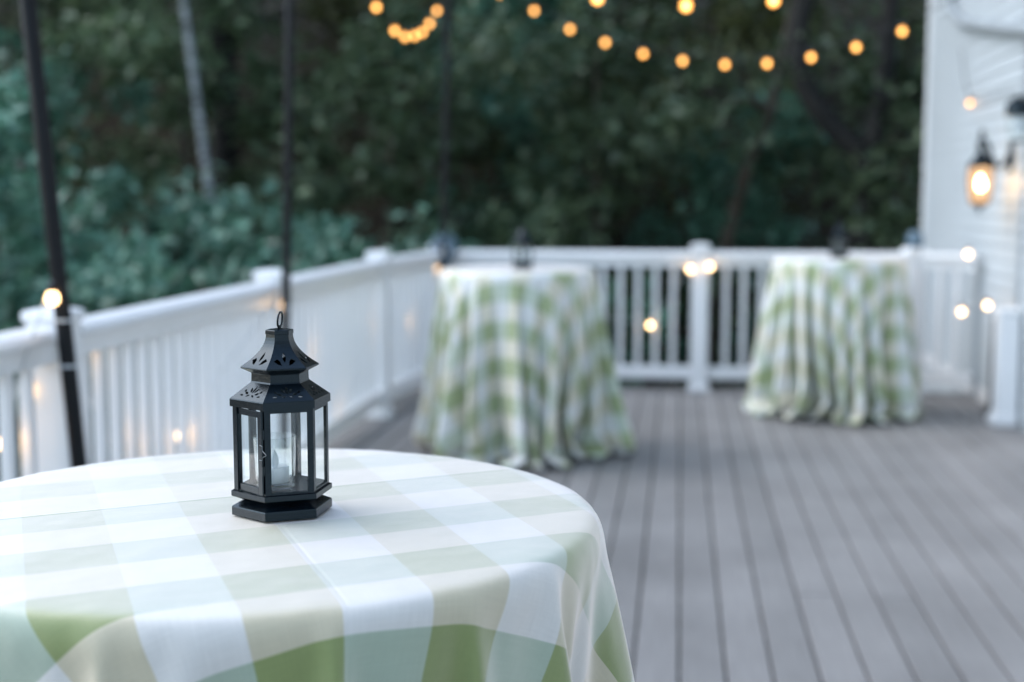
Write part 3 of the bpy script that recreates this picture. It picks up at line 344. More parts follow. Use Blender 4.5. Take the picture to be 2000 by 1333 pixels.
3,-4,2,3,2,2,-4,-4,-14,7,12,3,-2,10,10,-9,-11,-13,-21,5,13,13,12,14,4,-17,-10,-16,-34,13,24,13,11,11,4,-8,-8,-14,-21,-1,20,12,11,11,-3,-16,-11,-13,-14,15,15,9,17,7,-18,-6,-4,-9,-18,7,17,-2,-3,-12,8,5,-6,2,11,-7,2,-10,-2,4,12,-5,-5,1,-7,-3,-3,6,6,5,-5,-7,6,-4,-6,-22,-4,17,15,3,16,1,-14,-6,-14,-6,-6,9,13,24,6,-5,-3,-6,-11,-1,-8,-6,-3,0,13,9,2,7,15,4,-2,-17,-22,-6,-5,-2,11,0,8,2,11,15,3,-14,-3,-12,-14,2,14,7,-11,-6,-5,9,
2,-4,3,6,-2,2,-2,-2,-17,7,11,-1,3,8,13,-10,-12,-11,-21,4,13,12,13,11,7,-17,-11,-14,-32,17,19,10,12,11,4,-7,-10,-11,-19,-5,20,13,8,13,-1,-18,-10,-16,-11,15,15,6,19,6,-17,-5,-11,-8,-12,12,10,-1,-1,-15,5,8,-3,4,9,-10,2,-9,0,1,13,-6,-4,3,-9,-5,0,8,3,4,-4,-5,4,-5,-4,-22,-10,24,15,-1,17,1,-12,-6,-14,-5,-8,9,11,19,7,-2,6,-12,-7,8,-24,-6,2,-2,12,10,5,0,14,10,-2,-21,-22,-3,-2,-5,9,0,12,2,11,14,-3,-10,-2,-9,-14,1,10,3,-8,-3,-5,9,
2,-7,9,5,-5,2,1,-1,-17,2,7,1,11,2,16,-12,-13,-9,-21,3,15,10,12,11,11,-17,-11,-15,-29,14,20,8,12,10,6,-8,-9,-12,-14,-9,19,11,8,13,1,-18,-10,-15,-11,16,13,4,21,5,-15,-7,-20,-11,7,19,-8,4,-3,-12,0,13,-3,8,5,-12,0,-3,-5,7,3,6,-4,0,-12,-7,4,10,0,2,-6,2,-1,-7,-2,-16,-17,32,8,-1,14,7,-14,-4,-18,1,-15,14,7,7,-33,46,18,-12,-29,-56,39,5,10,-3,8,16,3,10,9,-8,16,-34,-17,-2,3,-8,5,2,14,4,9,19,-13,-8,4,-13,-10,0,5,0,-3,-6,-1,7,
2,-14,23,7,-15,1,5,1,-21,1,4,1,31,-15,17,-13,-14,-5,-22,4,12,12,10,11,7,-9,-15,-14,-28,17,18,7,10,10,6,-5,-12,-12,-34,12,22,7,0,17,10,-23,-7,-18,-9,16,12,1,24,6,-16,-7,-26,-10,18,21,-22,9,1,-16,-4,16,1,11,3,-16,0,-1,-4,7,-15,33,-4,-11,-10,-12,10,9,0,-1,-5,7,-7,-11,5,-15,-5,24,-3,-5,20,8,-11,-9,-14,22,-35,11,7,-22,117,4,-58,-17,-22,-43,10,13,13,2,0,22,15,-1,-6,-5,27,-44,-13,3,5,-8,-3,4,17,14,-8,18,-12,-1,6,-12,-10,2,-4,-1,0,-5,0,7,
-19,-24,-9,0,51,-12,8,80,-62,-30,8,-22,-43,80,20,-13,-19,4,-24,4,12,11,6,14,-30,3,12,-10,-30,25,28,-15,13,8,7,-2,-14,-16,-45,56,-10,4,-2,16,21,-27,-3,-23,-5,20,6,-8,35,1,-9,-17,-55,43,36,7,-45,3,12,-23,-7,17,13,10,14,-33,-7,8,-3,-80,61,51,-16,15,-41,-12,21,9,-2,-7,-3,19,-17,-18,12,-13,0,52,-19,-12,35,-26,8,-19,-23,-55,66,-15,27,63,54,-50,4,-52,-11,-85,-39,71,23,16,-21,39,52,-42,-12,-13,20,-37,1,2,22,-9,-26,6,26,34,-25,5,-17,15,-1,12,-29,-29,47,-12,-34,16,11,18,
-49,62,-97,-8,59,76,96,-91,-34,-91,11,-28,70,21,0,33,20,5,3,-87,-7,12,20,-3,-15,23,-27,1,98,-63,-30,81,-87,-58,90,53,-48,9,3,-46,43,-54,-70,64,42,21,-18,-3,28,55,-3,-37,-86,66,32,61,-18,25,-10,47,-83,-43,19,49,-204,64,77,-137,-9,-32,60,105,87,-38,-187,155,1,-54,32,20,7,-89,-90,3,135,52,47,-84,-47,52,39,-116,99,76,-88,-69,25,-56,22,-28,68,26,-46,62,39,-1,-8,-56,20,-65,-115,-3,48,46,-45,2,57,94,-94,-70,-18,123,75,-69,-58,-11,18,83,63,26,-49,-167,-52,20,160,104,-79,-68,2,-35,51,115,-90,-131,
3560,-3,3,-1,-1,1,-1,0,0,1,-2,1,2,3,-5,2,2,-4,1,-1,0,0,0,1,1,0,1,-4,2,-1,1,-1,2,2,-3,-2,2,1,-2,0,-1,5,-3,-2,2,-1,1,-1,1,-2,6,-4,-1,1,0,0,-1,0,0,0,0,1,3,-5,3,-1,-1,0,0,1,1,-1,-1,2,-2,4,-5,2,0,1,0,-4,4,-1,-1,-1,2,3,-4,5,-4,0,0,-1,0,0,0,1,4,0,-4,-2,2,-1,1,-2,4,-1,-3,2,0,0,-2,3,0,-3,4,-3,0,1,-1,1,0,0,-2,3,-1,3,-5,3,0,-1,-2,3,0,-2,2,-1,-1,1,0,0,-1,0,
-14,3,-1,-1,3,-2,4,-3,-1,-2,3,-1,3,-6,6,0,-8,8,-3,0,-1,1,-1,2,-3,3,-1,3,-3,-1,1,0,1,-6,7,4,-6,-2,1,2,1,-1,0,3,-4,1,-1,0,-1,3,-3,2,1,-3,0,0,3,0,-2,1,0,0,-6,12,-6,-2,1,-1,3,-2,2,-1,2,-3,1,-5,5,0,-2,0,0,5,-5,-1,2,1,1,-7,9,-7,2,1,-1,2,-1,0,0,1,0,-7,9,-1,-2,-1,1,1,1,-1,2,-3,-2,0,4,-3,0,11,-12,3,-1,-1,0,-1,2,-1,4,-3,4,-3,3,-3,-4,2,2,0,-1,3,-4,0,1,0,0,4,-2,-3,
-84,2,0,7,-7,7,-5,-2,-1,1,-2,4,-3,13,0,-11,7,-6,-2,-2,1,-1,2,0,9,-7,2,0,-5,2,-3,4,-3,10,3,-13,2,-2,0,-1,2,1,8,-8,0,0,0,-1,0,0,2,6,-7,-1,-1,3,1,-5,2,-1,4,-2,11,-7,-6,2,-3,2,-1,5,-3,4,-2,0,-3,0,0,1,4,-5,5,-2,-4,1,-2,3,-1,11,-1,-8,0,-2,1,0,-1,-1,1,1,0,16,-12,-2,-3,0,-1,3,-1,6,-4,-5,1,0,1,3,11,-13,3,-3,-1,-1,0,0,1,1,2,1,0,1,0,-5,1,-2,1,0,5,-4,-1,0,-1,1,6,-2,-5,2,
-84,1,1,0,-3,2,-1,-1,0,1,0,1,-1,1,0,1,-1,0,-1,1,-2,2,-1,1,0,4,3,-7,0,-1,0,1,0,1,-2,1,-1,0,-1,2,-1,1,2,-2,-1,3,-2,-1,-1,2,0,1,-2,0,-1,1,1,0,-1,1,-1,6,-2,-6,3,-1,0,0,0,3,-1,-1,7,-6,-1,-2,1,0,2,-2,1,0,-1,0,0,1,0,2,-1,-2,0,-1,3,-1,-2,1,0,0,0,2,2,-2,-2,0,0,1,0,2,-3,1,-1,0,0,3,-2,0,0,1,-1,-2,1,-1,2,0,1,0,0,-1,1,-1,-1,0,-1,-1,3,0,-1,0,0,0,1,0,-1,1,
-82,0,0,1,1,-1,1,0,-1,-1,0,-1,2,0,4,-3,-2,1,-1,-1,2,-1,0,0,2,-1,-1,1,-1,-1,1,1,0,-1,4,0,-4,0,0,-1,2,0,0,1,-2,1,-1,0,0,0,0,2,-1,-1,1,1,-2,1,-2,1,0,1,0,3,-1,-3,-1,1,0,1,1,-1,0,0,-1,0,0,0,0,1,1,-2,0,0,0,-1,2,0,2,-1,-2,2,0,-2,1,0,-1,1,0,0,0,-1,0,0,0,0,1,0,1,-3,0,1,0,1,1,-2,1,-1,0,0,-1,1,0,3,-2,1,0,-2,1,-1,0,-1,2,4,-5,1,2,-2,-1,1,2,-3,1,-2,
-164,1,0,0,2,-2,1,0,0,-2,0,0,2,1,1,1,-5,2,0,-2,1,-1,0,1,2,2,-4,2,-2,0,0,0,0,2,-1,1,-1,-1,-1,1,1,0,-1,3,-3,0,0,0,-1,2,0,-1,3,-3,0,1,-2,2,-1,0,1,-1,0,0,2,-2,0,0,1,-1,1,1,-2,0,1,-2,1,1,-2,3,-1,-2,2,-1,-1,0,2,0,1,1,-4,2,-1,1,0,-1,-1,1,2,-1,0,0,-1,-1,1,2,0,-3,2,-1,-1,0,0,3,-1,2,0,-5,5,-1,-3,0,1,0,0,4,-2,-3,2,1,-3,1,0,3,-2,-1,3,-3,-1,3,-3,1,3,-3,
-163,0,0,0,3,-3,0,0,1,-1,-1,1,0,1,1,4,-4,-3,1,0,0,-1,1,0,2,-1,-1,0,0,-1,2,-1,-1,2,0,0,0,-2,1,0,0,0,1,0,0,-1,-1,1,-1,1,-1,0,3,-2,0,0,0,0,-1,2,-1,0,0,-1,2,1,-3,0,1,-1,1,2,-2,0,0,0,0,-1,0,2,0,-1,0,0,0,0,0,1,1,-1,-1,0,0,0,2,-2,0,-1,2,0,-1,0,0,-1,1,1,0,-1,1,-1,0,-1,1,0,1,1,-2,-1,2,1,-3,1,-1,1,1,1,0,-2,0,1,-2,0,2,0,-2,2,0,0,-1,0,0,0,2,-2,
-164,0,1,0,2,-1,-2,1,1,-1,-1,0,2,0,0,0,0,0,0,-1,0,-2,1,1,2,-2,0,1,-1,0,0,-1,1,1,0,0,0,-1,-1,2,0,-1,0,2,-1,-2,1,0,1,0,-1,0,2,-2,0,0,-1,1,0,0,0,0,-1,1,0,1,-1,1,-1,0,1,0,-1,0,1,-1,0,0,0,2,-1,-1,0,0,-1,1,1,0,1,-1,-1,0,0,-1,2,-1,-1,1,1,0,0,-1,0,0,0,2,-2,-1,1,0,-1,0,1,1,0,-1,1,-1,1,0,-2,0,1,0,2,1,-1,-2,0,0,0,0,1,-1,0,1,0,-1,-1,2,-1,0,1,-1,
-163,0,-1,1,2,-2,-1,2,0,-1,-1,1,0,2,-1,1,-1,-1,1,-1,0,0,0,1,0,0,-2,1,0,-1,1,-1,2,0,0,-1,0,0,-1,1,1,-2,1,1,1,-2,-1,1,0,0,-1,1,2,-1,0,-2,0,1,1,-1,-1,1,0,-1,1,1,-1,0,0,-1,3,0,-2,0,0,1,-1,-1,1,2,-2,0,-1,1,0,-1,1,1,1,-1,0,-1,-1,1,0,0,0,0,0,1,-1,0,0,-1,1,1,-1,0,0,-1,0,0,1,1,-1,0,1,-1,1,0,-2,1,-1,2,1,-1,1,-1,-2,1,0,0,2,-2,-1,2,0,0,-1,1,-1,0,0,0,
-163,0,-1,1,1,-1,-1,1,0,0,0,-1,1,1,0,-1,2,-1,-1,1,-2,0,0,1,1,-1,0,0,0,0,0,0,0,0,0,1,-2,1,0,0,0,0,0,1,0,-2,1,0,0,-1,0,0,2,0,-1,0,-1,1,0,0,0,-1,0,0,1,1,0,-1,-1,1,0,2,-2,-1,0,1,0,-1,1,1,-1,-1,0,1,0,0,0,0,1,1,-2,1,-2,0,2,-1,-1,1,1,-1,1,-2,0,1,0,1,-2,1,0,0,-1,0,1,1,-1,0,1,-1,1,0,-1,-1,0,1,2,0,-1,0,-2,2,-1,0,1,-1,-1,1,1,0,0,-1,-1,0,2,-1,
-163,-1,1,-1,2,-1,-1,0,1,0,0,0,1,-1,2,-2,2,0,-2,1,-2,0,1,1,-1,0,-1,1,0,0,0,-1,1,1,0,-1,0,0,0,0,-1,0,1,1,1,-2,-1,1,1,-1,0,0,2,0,-1,-2,0,1,1,-1,-1,1,-1,1,0,1,-1,0,0,-1,2,0,-1,0,0,0,-1,0,0,2,-1,0,0,-1,1,0,0,1,1,0,-1,-1,0,-1,1,1,-1,0,0,0,0,0,0,0,0,1,-1,-1,1,0,0,0,0,1,-1,-1,2,0,1,-1,-2,1,0,0,1,0,1,0,-2,0,0,0,1,-1,-1,1,1,-1,0,1,-1,-1,1,0,
-162,-1,-1,1,1,-1,0,0,0,0,-1,1,0,1,0,-1,0,0,0,0,-1,0,1,1,0,-1,0,0,1,-1,0,-1,1,0,1,0,-1,0,0,0,0,0,0,1,0,-1,-1,0,1,-1,0,0,3,-1,-1,0,0,-1,1,0,-1,1,0,-1,0,2,0,-1,-1,1,1,-1,0,-1,1,0,0,-1,1,1,-1,0,-1,0,1,0,0,1,1,0,-2,1,-2,1,0,0,0,0,0,1,0,-1,-1,0,1,0,-1,1,0,0,-1,0,2,0,0,-1,0,1,1,-1,-1,0,-1,1,2,-1,-1,0,-1,1,0,1,0,-2,0,1,1,0,0,0,-2,1,1,0,
-163,-1,0,1,1,-1,-1,0,1,0,0,0,0,1,-1,0,-1,1,1,-1,-1,0,0,2,0,-1,-1,1,0,0,0,0,0,0,0,0,0,0,0,1,-2,0,1,1,0,-2,0,0,1,-1,0,1,1,1,0,-3,0,0,2,-1,0,-1,0,0,1,0,2,-2,-1,0,1,1,-1,0,-1,1,-1,0,1,1,0,-2,1,0,1,-1,0,0,2,0,-1,-1,-1,0,1,1,0,-1,1,-1,1,-1,0,0,1,0,-1,0,0,-1,0,0,1,1,-2,0,1,1,0,0,-1,-1,0,1,0,2,-1,-1,0,0,1,-1,0,-1,1,-1,2,0,0,0,-2,1,0,1,
-163,0,0,0,1,-1,-1,0,1,0,-1,0,1,2,-1,-1,0,0,0,0,-1,1,0,0,1,-1,0,0,0,0,-1,0,1,0,1,0,-2,0,2,-1,0,-1,1,1,0,-1,0,0,1,-1,-1,1,2,1,-1,-3,1,0,0,0,-1,1,0,0,-1,2,0,-1,-1,1,1,0,-1,0,0,0,0,0,-1,2,-1,-1,0,0,1,0,0,1,1,0,-1,-1,-1,0,0,1,1,-1,0,0,0,0,-1,1,0,0,-1,1,0,0,-1,1,0,0,0,0,0,2,0,-1,-1,0,-1,1,1,1,-1,-1,-1,0,1,1,0,-1,-1,0,2,1,-1,-1,-1,0,0,1,
-163,-1,0,1,0,0,0,0,0,0,0,0,1,0,0,-1,0,0,1,-1,-2,1,0,2,-1,0,-1,1,0,1,-1,-1,1,0,1,-1,0,0,0,0,-1,1,0,1,0,-2,0,0,1,-1,0,0,2,2,-2,-2,0,0,1,0,-1,0,0,0,0,1,2,-3,0,1,0,1,-1,-1,0,1,-1,0,1,0,1,-1,-1,0,0,0,1,1,1,1,-1,-1,-2,0,1,1,-1,0,0,0,1,-1,0,0,1,0,-2,1,1,-1,0,-1,1,1,-1,-1,1,2,0,-1,-1,-1,0,1,1,1,-1,-1,-1,1,1,-1,1,-2,0,1,1,0,1,-1,-2,1,0,1,
-244,-2,1,1,1,-1,-1,-1,1,0,0,0,1,1,0,-1,-2,1,1,-1,0,-1,2,0,1,-2,-1,1,2,0,-2,0,0,1,1,0,-2,0,1,-1,-1,1,1,1,0,-2,-1,1,0,-1,1,0,2,3,-2,-3,1,-2,1,0,-1,2,-1,0,0,1,1,-2,0,0,2,1,-3,0,0,0,0,-1,1,2,-1,-2,1,-1,2,-1,0,1,3,1,-2,-2,-1,0,0,1,-2,1,1,0,0,-1,-1,2,0,0,-1,0,0,0,-1,1,1,1,-1,-2,1,6,-3,-1,-2,0,0,1,1,1,-1,-2,0,0,2,0,0,-3,1,-1,3,1,0,-2,-2,1,1,0,
-244,-1,-1,1,2,-2,0,0,1,0,0,-1,1,1,0,-1,-1,0,1,0,-2,1,0,1,2,-2,-1,0,4,-2,-3,0,1,1,1,-1,-1,0,1,0,-2,1,0,3,-1,-1,-1,-1,2,-2,0,1,3,3,-5,-2,1,0,0,0,0,0,0,0,-1,2,1,-3,0,1,2,0,-1,-1,0,0,0,0,0,2,0,-2,0,0,0,0,1,1,2,2,-2,-3,-1,-1,1,1,-1,1,0,0,1,-1,-1,0,1,0,-1,0,1,-1,0,0,0,3,-3,0,0,2,1,-1,-1,-1,-1,2,1,3,-3,-1,-2,1,3,1,-2,-2,0,0,1,3,1,-4,-2,1,0,1,
-245,0,0,1,2,-2,-1,-1,1,1,-1,-1,3,0,1,-2,-1,0,1,0,-2,1,0,1,1,-2,-1,1,4,-3,-2,1,0,1,1,0,-2,-1,0,2,-2,2,0,1,0,-2,-1,1,1,-1,0,1,2,3,-5,0,-3,10,-1,-8,1,0,0,-1,1,1,0,-1,0,0,2,0,-2,0,0,0,-1,1,0,2,-1,-1,0,-1,2,-2,1,2,2,1,1,-6,0,-1,2,0,-1,0,1,-1,2,-1,-1,0,0,2,-2,1,0,0,-1,1,0,1,-2,0,-1,2,2,0,-2,-1,0,1,0,3,-2,-2,1,-2,6,1,-6,0,-1,1,0,9,2,-11,0,0,1,0,
-244,-2,1,1,1,-2,0,-1,2,-1,0,1,1,0,0,-1,-1,0,0,0,-1,1,0,2,1,-2,-1,0,3,-2,-2,1,0,1,1,0,-2,1,-1,1,-2,5,-3,1,1,-4,1,-1,2,-2,1,0,3,2,-5,1,-2,5,2,-7,1,0,0,0,0,1,1,-3,2,-1,2,1,-2,0,-1,8,-8,0,0,1,1,-2,0,0,0,0,1,2,1,0,2,-6,0,0,1,-1,0,1,0,0,1,-2,0,0,12,-8,-3,-1,2,11,-13,2,-3,5,-5,2,-3,11,5,-14,3,-4,2,-1,1,4,-2,-3,0,0,1,8,-7,-2,1,0,0,4,1,-6,0,0,1,-1,
-244,-1,1,0,1,-2,1,-1,1,-1,1,-1,3,-1,0,0,-2,0,1,0,-1,0,0,1,3,0,-4,0,2,-1,-1,1,-1,1,1,0,-2,3,12,-12,-4,5,-4,3,0,-2,0,-1,1,-2,1,0,4,1,-5,1,-1,3,1,-4,0,1,0,-1,0,1,0,-1,1,-1,2,0,-1,-2,6,1,-6,1,-1,3,-1,-2,0,0,1,-1,1,1,3,-1,0,-3,0,-1,1,0,0,-1,1,2,-1,-2,2,5,25,-13,-18,1,-3,9,-5,0,-3,4,-4,1,-1,10,-3,-6,1,-2,0,2,-1,5,-4,-1,-2,3,3,-3,-1,-2,1,0,1,3,1,-5,1,-1,1,0,
-244,5,6,20,-33,5,-6,21,-8,-13,4,5,24,-32,4,-1,0,-3,3,-1,2,-4,4,-3,20,29,-41,-4,-3,2,0,-2,-2,3,0,1,-4,5,-4,15,30,-43,0,-2,4,-5,2,-3,4,-3,3,-1,3,-1,-1,-1,6,46,-45,-4,-4,1,-1,0,1,1,0,-1,2,-2,2,0,-1,15,-12,-4,-1,2,-1,1,1,-3,0,-1,1,1,0,2,2,-1,-2,5,-8,17,12,-33,10,-4,3,18,-20,-1,-1,12,20,-17,-2,-5,-12,25,12,-32,4,-6,5,-4,16,-2,-6,-9,4,-4,5,-6,7,-1,2,-8,7,-9,21,-4,-14,1,3,-6,22,-3,-14,20,-24,6,-5,12,
-168,-13,7,-56,63,-6,3,-35,118,-61,-9,26,-112,52,-44,116,-82,78,-47,8,-7,17,-30,56,-75,-10,39,27,-48,16,4,4,13,-2,12,-57,82,-46,-3,22,-12,-3,5,-60,79,-17,-22,47,-36,-8,6,-17,-28,40,15,-33,42,-32,-3,-6,48,11,-54,2,25,-18,-8,11,11,-32,43,-16,66,-65,-2,-8,5,-1,11,4,-45,26,45,125,-158,-3,-17,16,-67,14,17,17,16,-11,-24,32,-1,-3,-15,-31,24,18,15,-25,-30,8,15,41,-6,-59,39,-1,55,-28,-51,31,-23,-19,6,45,-11,24,-18,-3,-29,-17,6,36,-5,21,-12,-35,108,-75,5,-3,-32,-15,49,-33,39,-17,7,-15,
]
